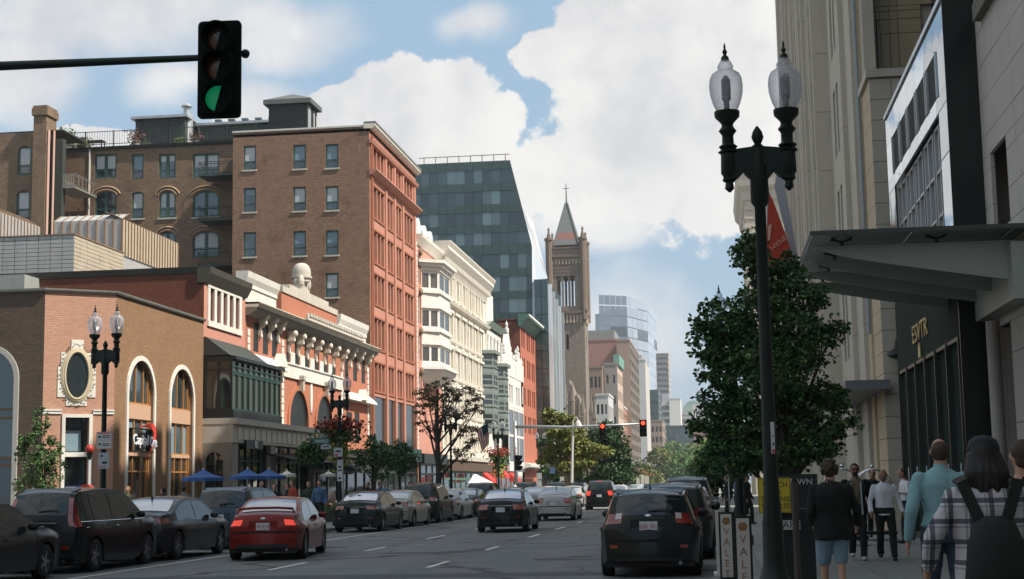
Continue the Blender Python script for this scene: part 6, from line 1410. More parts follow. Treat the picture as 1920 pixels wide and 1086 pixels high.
        if chr_: g_ = MB(); g_.tube([(sgn*(W_(y, belt)+.008), y, belt+.008) for y in [ylo+(yhi-ylo)*k/8 for k in range(9)]], .008, 4); part(t, 'belt_trim', g_, chrome)
        g_ = MB(); ym = yhi-.42*sy_; g_.ell((sgn*(W_(ym, belt)+.10), ym, belt+.10), (.11, .05, .075), 10, 8); part(t, 'mirror', g_, body if name != 'hatchback_car' else plast, True)
        g_ = MB(); vs = []; N = 6                                       # side wrap of the tail lamp
        for k in range(N+1):
            y = y0+.012+side_tl*k/N; 
            for j in range(4): zz = (tl[0]+(tl[1]-tl[0])*j/3); zz += .02*k/N; vs.append((sgn*(W_(y, zz)+.006), max(y, [p for p in P if p[1] >= zz][0][0]+.004), zz))
        g_.add(vs, [(k*4+j, (k+1)*4+j, (k+1)*4+j+1, k*4+j+1)[::sgn] for k in range(N) for j in range(3)])
        i0, i1 = near(y0+.03, tl[0]), near(y0+.06, tl[1]); i0 = min(range(n//2), key=lambda i: abs(st[i][1]-tl[0])); i1 = min(range(n//2), key=lambda i: abs(st[i][1]-tl[1])+(.01*i))
        lamp = patch('taillight', i0, i1, sgn*tl[2] if sgn > 0 else -1.0, 1.0 if sgn > 0 else -tl[2], .010, brake if brakes else tailr, 4)
        sub(lamp, 'lamp_side', g_, tailr, True)
        if white_in:
            im = (i0+i1)//2; g2 = MB(); a, b = sgn*(tl[2]+.02), sgn*(tl[2]+.17); vs = [topp(i, a+(b-a)*k/3, .016) for i in range(im, i1+1) for k in range(4)]; g2.add(vs, [(r*4+k, r*4+k+1, r*4+k+5, r*4+k+4) for r in range(i1-im) for k in range(3)]); sub(lamp, 'reversing_lamp', g2, tailw, True)
        h0, h1 = near(y1-.06, .60*sz_), near(y1-.22, .78*sz_); patch('headlight', h0, h1, sgn*.6 if sgn > 0 else -1, 1 if sgn > 0 else -.6, .008, headl, 3)
    # rear detail
    pz = .80 if kind != 'sedan' else .80; pz = .78 if kind == 'sedan' else .88
    yb = P[near(y0, pz)][0] if False else topp(near(y0+.03, pz), 0)[1]
    g_ = MB(); g_.box((-.155, yb-.022, pz-.08), (.155, yb-.004, pz+.08)); pl = part(t, 'number_plate', g_, platem)
    if plate: text(pl, 'plate_text', plate, platet, .115, (0, yb-.0235, pz-.01), (pi/2, 0, 0), .0006, sx=.78)
    g_ = MB(); g_.box((-.32, yb-.004, pz-.11), (.32, yb+.03, pz+.12)); part(t, 'plate_recess', g_, body)
    g_ = MB(); zz = .62; i = min(range(n//2), key=lambda i: abs(st[i][1]-zz)); patch('bumper_gap', i, i+1, -.98, .98, .004, platelf, 10); i2 = min(range(n//2), key=lambda i: abs(st[i][1]-.36)); patch('valance', 0, i2, -.8, .8, .006, plast, 8)
    g_ = MB(); g_.box((-hw*.86, y0+.08, .19), (hw*.86, y1-.1, .45)); part(t, 'underbody', g_, plast)
    for sgn in (-1, 1):
        i3 = min(range(n//2), key=lambda i: abs(st[i][1]-.50)); patch('reflector', i3, i3+1, sgn*.72 if sgn > 0 else -.90, .90 if sgn > 0 else -.72, .008, tailr, 3)
    if third: g_ = MB(); i = ii(ib, -.2); c = topp(i, 0, .02); g_.box((-.2, c[1]-.03, c[2]-.02), (.2, c[1]+.02, c[2]+.01)); part(t, 'high_brake_light', g_, brake if brakes else tailr)
    if spoiler: g_ = MB(); i = ii(6); y, z = st[i]; g_.tube([(-.66, y-.02, z+.03), (-.62, y-.05, z+.13), (-.3, y-.07, z+.155), (.3, y-.07, z+.155), (.62, y-.05, z+.13), (.66, y-.02, z+.03)], [.02, .03, .03, .03, .03, .02], 6); part(t, 'spoiler', g_, body, True)
    if kind != 'sedan': g_ = MB(); i = ii(ib, .5); y, z = st[i]; g_.prism([(-.56, y-.14, z-.02), (-.6, y+.1, z+.045), (.6, y+.1, z+.045), (.56, y-.14, z-.02)], (0, 0, .03)); part(t, 'roof_spoiler', g_, body)
    if kind != 'sedan': g_ = MB(); i = ii(ia, .5); c = topp(i, 0, .02); g_.tube([(0, c[1], c[2]), (.2, c[1], c[2]+.03), (.42, c[1]+.01, c[2]+.03)], .012, 5); part(t, 'rear_wiper', g_, plast)
    if antenna: g_ = MB(); i = near(-.9 if kind != 'sedan' else -.75, top); y, z = st[i]; g_.tube([(0, y-.3, z+.02), (0, y-.48, z+.30)], [.012, .004], 5); g_.ell((0, y-.3, z+.04), (.03, .06, .04), 8, 5); part(t, 'antenna', g_, plast)
    if rails:
        for sgn in (-1, 1): g_ = MB(); g_.tube([(sgn*hw*.66, y, ztop(y)+.05-(.05 if k in (0, 6) else 0)) for k, y in enumerate([-1.6+k*.33*1.0 for k in range(7)])], .018, 5); part(t, 'roof_rail', g_, rimm)
    if chr_: g_ = MB(); zz = pz+.125; c = topp(near(y0+.05, zz), 0, .0); g_.box((-.42, c[1]-.012, zz), (.42, c[1]+.03, zz+.025)); part(t, 'chrome_strip', g_, chrome)
    if badge: g_ = MB(); zz = pz+.17; c = topp(near(y0+.05, zz), 0, .012); g_.ell((0, c[1], zz), (.065, .012, .034), 12, 6); part(t, 'badge', g_, chrome)
    g_ = MB(); g_.tube([(hw*.6, y0+.22, .26), (hw*.6, y0+.02, .25)], .035, 8); part(t, 'exhaust', g_, rimm)
    # wheels
    kk = ('wheel', wr, wheel_spokes)
    if kk not in WCACHE:
        a = MB(); pr_ = [(wr*.66, -.10), (wr*.9, -.105), (wr*.985, -.085), (wr, -.05), (wr, .05), (wr*.985, .085), (wr*.9, .105), (wr*.66, .10)]
        a.loft([[(x, r*cos(2*pi*k/24), r*sin(2*pi*k/24)) for k in range(24)] for r, x in pr_], False)
        b = MB(); b.loft([[(x, r*cos(2*pi*k/20), r*sin(2*pi*k/20)) for k in range(20)] for r, x in ((wr*.68, -.06), (wr*.68, .085), (wr*.62, .088), (wr*.61, .03))], True)
        for k in range(wheel_spokes):
            an = 2*pi*k/wheel_spokes; u = Vector((0, cos(an), sin(an))); v = Vector((0, -sin(an), cos(an))); x = Vector((.035, 0, 0)); b.prism([x+u*.03-v*.035, x+u*.03+v*.035, x+u*wr*.63+v*.02, x+u*wr*.63-v*.02], (.05, 0, 0))
        b.lathe([(.05, 0)], n=4) if False else None
        b.loft([[(x, r*cos(2*pi*k/12), r*sin(2*pi*k/12)) for k in range(12)] for r, x in ((.06, .03), (.06, .088), (.03, .092))], True)
        WCACHE[kk] = (a.mesh('wheel', tyre, 40), b.mesh('rim', rimm, 40))
    tm, rm = WCACHE[kk]
    for yc in (ya, yf):
        for sgn in (-1, 1):
            o = link('wheel', tm, t, (sgn*(hw-.115), yc, wr)); o.rotation_euler[2] = 0 if sgn > 0 else pi; link('rim', rm, o)
            g_ = MB(); g_.box((min(sgn*(hw-.30), sgn*.2), yc-R, .24), (max(sgn*(hw-.30), sgn*.2), yc+R, wr+R)); part(t, 'wheel_well', g_, plast)
    return t
bk = paint('black', (.012, .014, .015)); dg = paint('dark_grey', (.035, .042, .045)); wt = paint('silver_white', (.42, .42, .40)); redp = paint('dark_red', (.20, .018, .014), .28, .25); tn = paint('champagne', (.32, .31, .27)); blu = paint('slate_blue', (.05, .075, .10)); dgn = paint('greenish_black', (.013, .02, .018)); mar = paint('maroon', (.09, .012, .012))
pk = 'cars parked along the left kerb'
def at(px, X): # street Y where a point at X shows at picture column px (ground level)
    return FL.px(px, 1000, X-XL)[0]
YR0 = at(180, -12.75)
build_car('black car at the left picture edge, its nose next to the sport utility car', 'car', 'parked_car', 'sedan', bk, (-13.62, at(86, -12.72)-1.42), 0, pk)
crv = build_car('black sport utility car with tall red tail lamps, second from the left', 'car', 'parked_suv', 'suv', bk, (-13.62, YR0+1.42), 0, pk, H=1.68, Wd=1.82, tl=(.92, 1.50, .86, 1.0), side_tl=.26, chr_=True, wr=.34, plate='', rails=False)
build_car('dark grey sedan between the black sport utility car and the red sedan', 'car', 'parked_car', 'sedan', dg, (-13.6, at(335, -12.75)+1.52), 0, pk, tl=(.86, .97, .55, 1.0), side_tl=.42, antenna=True, wr=.34)
build_car('slate blue sport utility car mostly hidden between dark grey and red sedans', 'car', 'parked_suv', 'suv', blu, (-13.6, 42.3), 0, pk, H=1.66, tl=(.85, 1.10, .66, 1.0))
build_car('dark red sedan with lit brake lamps and a boot spoiler pulling out into the road', 'car', 'red_car', 'sedan', redp, (onZ(490, 1052, 0).x-.25, onZ(490, 1052, 0).y+2.35), radians(7), None, L=4.75, Wd=1.78, H=1.40, tl=(.78, .92, .68, 1.0), side_tl=.2, brakes=True, spoiler=True, plate='183 K24', badge=True)
cd_ = [('sedan', dgn, 'dark sedan parked first beyond the gap in the left kerb row', dict(tl=(.84, .96, .58, 1.0), side_tl=.35, chr_=True)), ('sedan', tn, 'champagne sedan parked between the dark sedan and a tall black sport utility car', dict(tl=(.82, 1.0, .74, 1.0))),
       ('suv', dgn, 'tall black sport utility car with red lamps parked ahead of the champagne sedan', dict(tl=(.98, 1.16, .7, 1.0), H=1.75)), ('sedan', wt, 'silver sedan parked ahead of the tall black sport utility car', {}), ('sedan', dg, 'grey sedan parked sixth from the gap, ahead of the silver sedan', {}), ('suv', bk, 'black sport utility car parked left of the moving black sedan', dict(H=1.75, tl=(1.0, 1.2, .7, 1.0)))]
Ys = [FL.px(676, 998, -12.95-XL)[0]+2.4]
for k in range(5): Ys.append(Ys[-1]+5.75)
protos = []
for (kd, mm, lab, kw), y in zip(cd_, Ys): protos.append(build_car(lab, 'car', 'parked_car' if kd == 'sedan' else 'parked_suv', kd, mm, (-13.15, y), 0, pk, **kw))
merc = build_car('black sedan with orange-red lamps driving in the middle lane', 'car', 'moving_car', 'sedan', bk, (-7.5, onZ(930, 999, 0).y+2.4), radians(1), None, Wd=1.80, tl=(.78, .95, .60, 1.0), side_tl=.3, chr_=True, antenna=True, plate='')
cam_ = build_car('silver-white sedan with a dark plate driving ahead of the black sedan', 'car', 'moving_car', 'sedan', wt, (-7.3, onZ(1032, 977, 0).y+2.4), 0, None, Wd=1.82, H=1.46, tl=(.80, .98, .62, 1.0), side_tl=.3, antenna=True)
suv2 = build_car('black sport utility car with lit brake lamps, farthest of three in the middle lane', 'car', 'moving_suv', 'suv', bk, (-7.2, onZ(1117, 957, 0).y+2.3), 0, None, H=1.78, Wd=1.86, tl=(.92, 1.18, .70, 1.0), brakes=True, third=True)
sub_ = build_car('black hatchback with white roof reflection and a white number plate in the right kerb lane', 'car', 'hatchback_car', 'hatch', dgn, (-1.20, onZ(1217, 1083, 0).y+2.05), 0, None, Wd=1.76, H=1.47, tl=(.90, 1.09, .66, 1.0), side_tl=.22, plate='6BR 941', white_in=True, antenna=True, badge=True, rails=False, wr=.325)
build_car('silver roofed wagon parked right in front of the black hatchback', 'car', 'parked_wagon', 'suv', dgn, (-.98, sub_.location.y+5.9), 0, 'cars parked along the right kerb', H=1.56, Wd=1.76, tl=(.9, 1.05, .78, 1.0))
build_car('dark sedan parked beyond the sport utility car at the right kerb', 'car', 'parked_car', 'sedan', dg, (-.98, sub_.location.y+11.8), 0, 'cars parked along the right kerb')
trees_ = [(p, tree_of(p)) for p in protos+[cam_, suv2]]
r_ = random.Random(5); wl = ['beyond the middle-lane cars', 'ahead of the moving sport utility car']
def cp(i, x, y, lab, grp, nm=None): o = copy_tree(trees_[i][0], None, trees_[i][1]); o.location = (x, y, 0); o.rotation_euler[2] = 0; o['label'] = lab; o['group'] = grp; return o
y = Ys[-1]+6
kn = ['dark sedan', 'champagne sedan', 'black sport utility car', 'silver sedan', 'grey sedan', 'black sport utility car']
for k in range(14):
    i = (k*5+1) % 6; cp(i, -13.2, y, 'small far %s parked down the left kerb' % kn[i], 'small far cars along the left kerb'); y += 5.9+r_.random()
y = sub_.location.y+17.6
for k in range(16): cp((k*5+3) % 6, -1.0, y, 'small far %s parked down the right kerb beyond the hatchback' % kn[(k*5+3) % 6], 'small far cars along the right kerb'); y += 6.0
for k, (x, y) in enumerate(((-10.5, 88), (-10.4, 97), (-4.3, 96), (-10.3, 108), (-4.2, 110), (-7.3, 112), (-4.3, 124), (-10.3, 126), (-7.2, 136), (-4.2, 140), (-10.2, 150), (-4.4, 158), (-7.4, 165), (-4.2, 178))):
    i = (k*3) % 6 if k % 2 else 3; cp(i, x, y, 'small distant %s in the traffic beyond the middle-lane cars' % kn[i], 'distant cars in the traffic')
# ------------------------------------------------------------------ street furniture
lampm = mat('lamp_black_iron', (.010, .018, .014), .45, .3, var=.2)
def globe_mat():
    m = bpy.data.materials.new('lamp_globe_glass'); m.use_nodes = True; t = NT(m.node_tree); m.node_tree.nodes.remove(m.node_tree.nodes['Principled BSDF'])
    out = m.node_tree.nodes['Material Output']; v = t.n('TexCoord').outputs['Object']; s = t.n('SeparateXYZ', {0: v}).outputs
    rib = t.n('Bump', {'Strength': .6, 'Distance': .01, 'Height': t.m('SINE', t.m('MULTIPLY', s[2], 260.0))})
    lw = t.n('LayerWeight', {'Blend': .42}).outputs['Facing']
    a = t.n('BsdfTransparent', {'Color': (.86, .87, .90, 1)}).outputs[0]; b = t.n('BsdfTranslucent', {'Color': (.85, .85, .88, 1)}).outputs[0]; c = t.n('BsdfGlossy', {'Color': (.9, .9, .9, 1), 'Roughness': .12}).outputs[0]
    t.nt.links.new(rib.outputs[0], t.nt.nodes[[n.name for n in t.nt.nodes if n.type == 'BSDF_GLOSSY'][0]].inputs['Normal'])
    d = t.n('BsdfDiffuse', {'Color': (.62, .62, .66, 1)}).outputs[0]
    bd = t.n('MixShader', {0: .5, 1: b, 2: d}).outputs[0]
    x = t.n('MixShader', {0: t.m('ADD', t.m('MULTIPLY', lw, .75), .14, clamp=True), 1: a, 2: bd}).outputs[0]; y = t.n('MixShader', {0: .12, 1: x, 2: c}).outputs[0]
    t.nt.links.new(y, out.inputs[0]); return m
M_globe = globe_mat()
LG = 'twin globe lamp posts'
def lamp_proto():
    t = thing('street_lamp', 'x', 'street lamp', (0, 0, 0), LG, own=True); H = 4.45
    m = MB(); m.lathe([(.30, 0), (.30, .22), (.24, .28), (.20, .5), (.15, .58), (.125, .66), (.11, .72), (.105, 1.15)], n=12); part(t, 'base', m, lampm, 40)
    m = MB(); m.lathe([(.10, 1.12), (.078, 1.5), (.062, 3.2), (.058, H-.05), (.095, H-.0), (.095, H+.4), (.075, H+.42), (.075, H+.58)], n=12); part(t, 'pole', m, lampm, 40)
    m = MB(); 
    for s in (-1, 1): m.prism([(s*a, -.055, z) for a, z in ((0, H+.28), (.10, H+.26), (.16, H+.33), (.22, H+.27), (.37, H+.24), (.37, H+.56), (0, H+.60))], (0, .11, 0))
    part(t, 'crossarm', m, lampm)
    m = MB(); m.lathe([(.03, H+.58), (.07, H+.60), (.035, H+.63), (.05, H+.66), (.065, H+.70), (.05, H+.76), (.012, H+.82)], n=10); part(t, 'finial', m, lampm, 40)
    for s in (-1, 1):
        c = (s*.31, 0, 0)
        m = MB(); m.lathe([(.012, H+.12), (.05, H+.16), (.04, H+.22), (.075, H+.25), (.055, H+.28), (.085, H+.32), (.08, H+.53), (.11, H+.55), (.075, H+.58), (.10, H+.61), (.062, H+.64), (.06, H+.73), (.095, H+.78), (.06, H+.83), (.065, H+.86), (.13, H+.93), (.135, H+.99), (.05, H+.995)], c, 14); part(t, 'globe_holder', m, lampm, 40)
        m = MB(); m.lathe([(.11, H+1.0), (.145, H+1.08), (.172, H+1.18), (.178, H+1.27), (.168, H+1.35), (.145, H+1.40), (.10, H+1.43), (.075, H+1.45), (.085, H+1.48), (.06, H+1.53), (.03, H+1.56)], c, 24, False); gb = part(t, 'globe', m, M_globe, True)
        m = MB(); m.lathe([(.03, H+1.0), (.03, H+1.1)]+[(.045+.008*(k % 2), H+1.12+.014*k) for k in range(16)]+[(.02, H+1.38)], c, 10); sub(gb, 'lamp_bulb', m, mat('bulb_grey', (.16, .17, .17), .5))
        m = MB(); m.lathe([(.045, H+1.55), (.04, H+1.585), (.015, H+1.61), (.028, H+1.64), (.01, H+1.68), (.014, H+1.70), (.003, H+1.74)], c, 8); part(t, 'cap', m, lampm)
    return t
lp = lamp_proto(); lpt = tree_of(lp); sc_ = 1.0
def put_lamp(x, y, lab, first=False, rz=0.0, sc=1.0):
    o = lp if first else copy_tree(lp, None, lpt); o.location = (x, y, .12); o.rotation_euler[2] = rz; o.scale = (sc, sc, sc); o['label'] = lab; o['_o'] = (x, y, .12); return o
q = onX(1423, 300, .41); NL_ = put_lamp(onY(1421, 280, 15.1).x, 15.1, 'big black lamp post with two clear acorn globes in the right foreground', True, radians(3), .965)
YL1 = FL.px(195, 800, -15.1-XL)[0]
put_lamp(-15.1, YL1, 'black twin-globe lamp post with parking signs in front of the brick bank', sc=1.0, rz=radians(-8)).location.z = .12
Ll = [(637, 711, 'twin-globe lamp post with a flower basket before the ornate red building'), (846, 770, 'dark twin-globe lamp post behind the sparse tree'), (935, 798, 'twin-globe lamp post with a hanging basket beside the flag'), (1015, 816, 'twin-globe lamp post with white globes at the red brick building'), (1053, 828, 'twin-globe lamp post with a red basket before the yellowish tree')]
LP_ = []
for px, py, lab in Ll:
    Y = FL.px(px, 900, -15.1-XL)[0]; LP_.append((put_lamp(-15.1, Y, lab), px))
for k in range(8): Y = 185+k*26; put_lamp(-15.1, Y, 'one of the row of small white-globed lamps at the far end of the left pavement')['group'] = 'row of small far lamps'
put_lamp(.5, 36, 'lamp post hidden in the street tree, only a globe tip showing at its left edge')
# flower baskets
def basket(px, py, X, lab, s=1.0, n=260):
    c = onX(px, py, X); t = thing('flower_basket', lab, 'flower basket', tuple(c), 'hanging flower baskets'); rr = random.Random(px)
    m = MB(); m.lathe([(.05, -.28), (.22, -.18), (.32, 0), (.33, .05)], tuple(c), 12); part(t, 'basket', m, mat('coir_basket', (.09, .07, .04), .9))
    for nm, mm, nn, sg, ce, sz in (('red_flowers', mat('flower_dull_red', (.22, .035, .02), .8, var=.4, scale=9), n, (.38, .34, .14), (0, 0, .22), .055), ('trailing_leaves', mat('lime_trailing_leaf', (.20, .26, .04), .7, var=.4, scale=6), n, (.15, .15, .26), (.02, 0, -.42), .06), ('leaves', mat('leaf_mid', (.05, .10, .025), .7, var=.4, scale=7), n, (.33, .3, .16), (0, 0, .0), .06)):
        m = MB()
        for k in range(nn):
            p = c+Vector((rr.gauss(ce[0], sg[0]*.7), rr.gauss(ce[1], sg[1]*.7), rr.gauss(ce[2], sg[2]*.8)))*s; a = Vector((rr.uniform(-1, 1), rr.uniform(-1, 1), rr.uniform(-1, 1))).normalized()*sz*s; b = a.orthogonal().normalized()*sz*.8*s; m.quad(p-a, p+b, p+a, p-b)
        o = part(t, nm, m, mm); o['kind'] = 'stuff'
    m = MB(); m.tube([c+Vector((0, 0, .1)), c+Vector((.0, 0, .75)), c+Vector((.35, 0, .85))], .012, 4); part(t, 'hanger', m, lampm)
basket(636, 815, -15.3, 'large dark red flower basket before the ornate red building', 1.5, 500); basket(935, 858, -15.3, 'red flower basket hanging by the white tent', 1.5, 400); basket(1052, 868, -15.3, 'bright red and lime flower basket before the yellowish tree', 1.6, 400)
for px, py, w_ in ((1187, 886, 'leftmost'), (1206, 890, 'middle'), (1223, 894, 'rightmost')): basket(px, py, -12.5, 'small distant red flower basket, %s of the far three' % w_, 1.6, 120)
# traffic lights
sigm = mat('signal_black', (.008, .013, .011), .35, var=.1); lensoff = mat('unlit_lens', (.05, .018, .008), .25, spec=.8)
def signal(name, label, c, s_lit, W=.36, Hh=1.06, back=.06, grp=None, rz=0.0, es=3.0, near=False):
    t = thing(name, label, 'traffic light', tuple(c), grp, own=True, rz=rz); sk = mat('signal_matt', (.006, .010, .008), .7, spec=.1)
    w, h = W/2+back, Hh/2+back; r = .05
    pts = [(x*(w-r)+r*cos(a), z*(h-r)+r*sin(a)) for x, z, a0 in ((1, 1, 0), (-1, 1, pi/2), (-1, -1, pi), (1, -1, 3*pi/2)) for a in [a0+pi/2*k/4 for k in range(5)]]
    m = MB(); m.prism([(x, -.02, z) for x, z in pts], (0, .03, 0)); part(t, 'backplate', m, sk)
    R_ = .155; D_ = .16 if near else .24
    for k, z in enumerate((Hh/3, 0, -Hh/3)):
        m = MB(); m.box((-W/2, -.04, z-Hh/6+.006), (W/2, .16, z+Hh/6-.006)); h_ = part(t, 'lamp_housing', m, sk)
        on = k == {'r': 0, 'g': 2}[s_lit]
        mm = (mat('lit_green', (.01, .25, .10), .4, emit=(.01, .36, .15), es=.2) if s_lit == 'g' else mat('lit_red', (.6, .05, .02), .3, emit=(1, .05, .02), es=es)) if on else mat('unlit_lens', (.004, .003, .003), .9, spec=.0)
        m = MB(); m.ell((0, -.04, z), (.14, .03, .14), 20, 10); sub(h_, 'lens', m, mm, True)
        m = MB(); n = 20; pa = [(R_*cos(radians(-60+300*q/n)), R_*sin(radians(-60+300*q/n))) for q in range(n+1)]
        for q in range(n): (x0, z0), (x1, z1) = pa[q], pa[q+1]; l0 = -.04-D_*(.75+.25*z0/R_); l1 = -.04-D_*(.75+.25*z1/R_); m.add([(x0, -.04, z+z0), (x1, -.04, z+z1), (x1, l1, z+z1), (x0, l0, z+z0), (x0*1.03, -.04, z+z0*1.03), (x1*1.03, -.04, z+z1*1.03), (x1*1.03, l1, z+z1*1.03), (x0*1.03, l0, z+z0*1.03)], [(0, 1, 2, 3), (7, 6, 5, 4), (3, 2, 6, 7)])
        if near:          # angled louvres that hide the lens from the side
            m.add([(-.03, -.09, z-.15), (.15, -.09, z-.15), (.15, -.09, z+.15), (.05, -.09, z+.15), (.015, -.09, z+.02)], [(0, 1, 2, 3, 4)])
        sub(h_, 'visor', m, sk)
    return t
Yn_ = 14.7; sgc = onY(412, 131, Yn_)
sg_ = signal('traffic_light', 'large black traffic light showing green on the near mast arm', sgc, 'g', W=.37, Hh=.96, back=.045, rz=radians(4), near=True)
ar = thing('signal_mast', 'dark mast arm reaching in from the left picture edge to the near green light', 'signal mast', (-19, Yn_, 0)); m = MB(); c = onY(412, 107, Yn_+.2); d = onY(0, 124, Yn_+.2); e = d+(d-c)*3.1
m.tube([onY(460, 101, Yn_+.2), c, d, e], [.026, .034, .052, .085], 10); m.tube([e+Vector((0, 0, .6)), (e.x, e.y, .12)], [.12, .17], 12); part(ar, 'mast', m, mat('green_black_steel', (.015, .03, .025), .4, .4), True)
m = MB(); q = onY(460, 101, Yn_+.2); m.ell(q, (.05, .05, .05), 8, 6); part(ar, 'end_cap', m, sigm)
Yf2 = 106.0; galv = mat('galvanised_steel', (.42, .44, .45), .4, .5)
fm_ = thing('far_signal_mast', 'grey mast arm across the avenue carrying two red lights', 'signal mast', (onY(966, 800, Yf2).x, Yf2, .12)); m = MB(); b0 = onY(966, 800, Yf2)
m.tube([(b0.x, Yf2, .12), (b0.x, Yf2, b0.z+.4)], [.16, .12], 10); m.tube([b0, onY(1060, 801, Yf2), onY(1130, 798, Yf2), onY(1202, 795, Yf2)], [.13, .10, .08, .06], 8); part(fm_, 'mast', m, galv, True)
signal('traffic_light', 'red traffic light midway along the far mast arm', onY(1130, 809, Yf2-.3), 'r', W=.42, Hh=1.08, back=.0, rz=0)
signal('traffic_light', 'red traffic light on the right end of the far mast arm', onY(1206, 803, Yf2-.3), 'r', W=.40, Hh=1.08, back=.05)
signal('traffic_light', 'dark traffic light low on the far mast pole beside the red awnings', onY(972, 868, Yf2-.5), 'g', W=.42, Hh=1.08, back=.0, rz=radians(70))
gn = thing('gooseneck_lamp', 'white gooseneck street lamp curving above the far mast arm', 'street lamp', (0, 0, 0)); cc = [onY(x, y, 104.0) for x, y in ((1072, 905), (1074, 815), (1074, 790), (1077, 783), (1082, 783), (1084, 790))]; gn.location = (cc[0].x, cc[0].y, 0); gn['_o'] = tuple(gn.location); m = MB(); m.tube(cc, [.12, .08, .05, .04, .04, .04], 6); part(gn, 'pole', m, mat('pale_pole', (.6, .6, .58), .5)); m = MB(); m.lathe([(.04, .1), (.2, -.1), (.28, -.35), (.1, -.45)], tuple(cc[-1]), 10); part(gn, 'shade', m, mat('pale_pole', (.6, .6, .58), .5))

# signs
signp = mat('sign_face_white', (.55, .55, .55), .5, var=.05); signg = mat('sign_grey', (.40, .42, .44), .5); ink = mat('sign_ink', (.03, .03, .03), .6); inkr = mat('sign_ink_red', (.5, .05, .04), .6)
def plate(name, label, px, py, Y, w, h, mm, border=None, marks=(), cat='sign', rz=0.0, letters=(), group=None):
    """px,py: centre. marks: (x,z,w,h,mat) in fractions of the plate"""
    c = onY(px, py, Y); t = thing(name, label, cat, tuple(c), group, own=True, rz=rz); m = MB(); m.box((-w/2, 0, -h/2), (w/2, .015, h/2)); part(t, 'board', m, mm)
    if border: m = MB(); b = .03*max(w, h); [m.box(*q) for q in (((-w/2+b*.4, -.003, h/2-b), (w/2-b*.4, -.0005, h/2-b*.6)), ((-w/2+b*.4, -.003, -h/2+b*.6), (w/2-b*.4, -.0005, -h/2+b)), ((-w/2+b*.4, -.003, -h/2+b), (-w/2+b*.8, -.0005, h/2-b)), ((w/2-b*.8, -.003, -h/2+b), (w/2-b*.4, -.0005, h/2-b)))]; part(t, 'border', m, border)
    for (x, z, ww, hh, m2) in marks: m = MB(); m.box((x*w-ww*w/2, -.004, z*h-hh*h/2), (x*w+ww*w/2, -.001, z*h+hh*h/2)); part(t, 'marking', m, m2)
    for (s_, x, z, size, m2, sx2) in letters: text(t, 'lettering', s_, m2, size, (x*w, -.004, z*h), (pi/2, 0, 0), .001, sx=sx2)
    return t
ys = YL1-.18
mk = [(-.28, .22, .16, .12, ink), (.12, .27, .45, .05, ink), (.14, .18, .5, .04, ink), (0, .02, .9, .012, ink), (-.28, -.22, .16, .12, ink), (.14, -.2, .45, .05, ink), (.14, -.3, .5, .04, ink), (0, .43, .8, .05, inkr)]
plate('parking_sign', 'white parking sign, upper of the two on the lamp post by the bank', 195, 826, ys, .40, .42, signp, inkr, mk)
plate('parking_sign', 'grey tow away sign below the white one on the lamp post by the bank', 194, 864, ys, .29, .40, signg, None, [(.1, -.12, .45, .14, ink), (-.15, .3, .18, .12, ink), (-.1, -.38, .7, .05, inkr)])
YS2 = LP_[0][0].location.y-.2
plate('parking_sign', 'topmost pale sign below the dark red flower basket', 634, 848, YS2, .36, .36, signg, None, [(0, .1, .6, .2, ink), (-.2, -.3, .3, .3, inkr)])
plate('parking_sign', 'middle pale sign below the dark red flower basket', 637, 872, YS2, .22, .40, signg, None, [(0, -.2, .5, .2, ink)])
plate('parking_sign', 'lowest pale sign below the dark red flower basket', 637, 893, YS2, .22, .40, signp, None, [(0, -.2, .5, .2, ink)])
m = MB(); c = onY(643, 905, YS2+.6); m.tube([(c.x, c.y, .12), (c.x, c.y, onY(643, 860, YS2+.6).z)], .03, 6); o = m.build('sign_pole', galv); tag(o, 'thin grey sign pole in the gap between the red car and the parked sedan', 'pole')
t = plate('street_sign', 'green street name sign above the signs under the dark red flower basket', 602, 827, YS2, .75, .22, mat('street_sign_green', (.02, .10, .09), .5), None, (), letters=[('FAIRFIELD', .05, -.05, .17, signp, .8)], rz=radians(-12))
plate('street_sign', 'small pale street name plate just right of and below the green one', 611, 838, YS2, .42, .16, signg, None, [(0, 0, .7, .3, ink)])
for x, y in ((1011, 893), (1011, 907)): plate('white_sign', '%s of the two white square signs stacked at the red awnings' % ('upper' if y < 900 else 'lower'), x, y, 100, .34*1, .42, signp)
plate('white_sign', 'white sign below the bright red and lime flower basket', 1054, 898, LP_[4][0].location.y-.2, .42, .42, signp)
plate('blue_sign', 'small blue round-headed sign left of the bright flower basket', 1036, 882, 118, .4, .5, mat('sign_blue', (.10, .17, .32), .5)); plate('blue_sign', 'small blue sign right of the bright flower basket', 1080, 885, 118, .35, .45, mat('sign_blue', (.10, .17, .32), .5))
for px, py, h_, lab in ((1197, 900, .9, 'left'), (1204, 902, 1.4, 'middle'), (1213, 902, 1.1, 'right')): plate('banner_sign', 'small distant cream banner among the far lamps, %s one' % lab, px, py, 170, .5, h_, mat('cream_banner', (.62, .6, .5), .7))
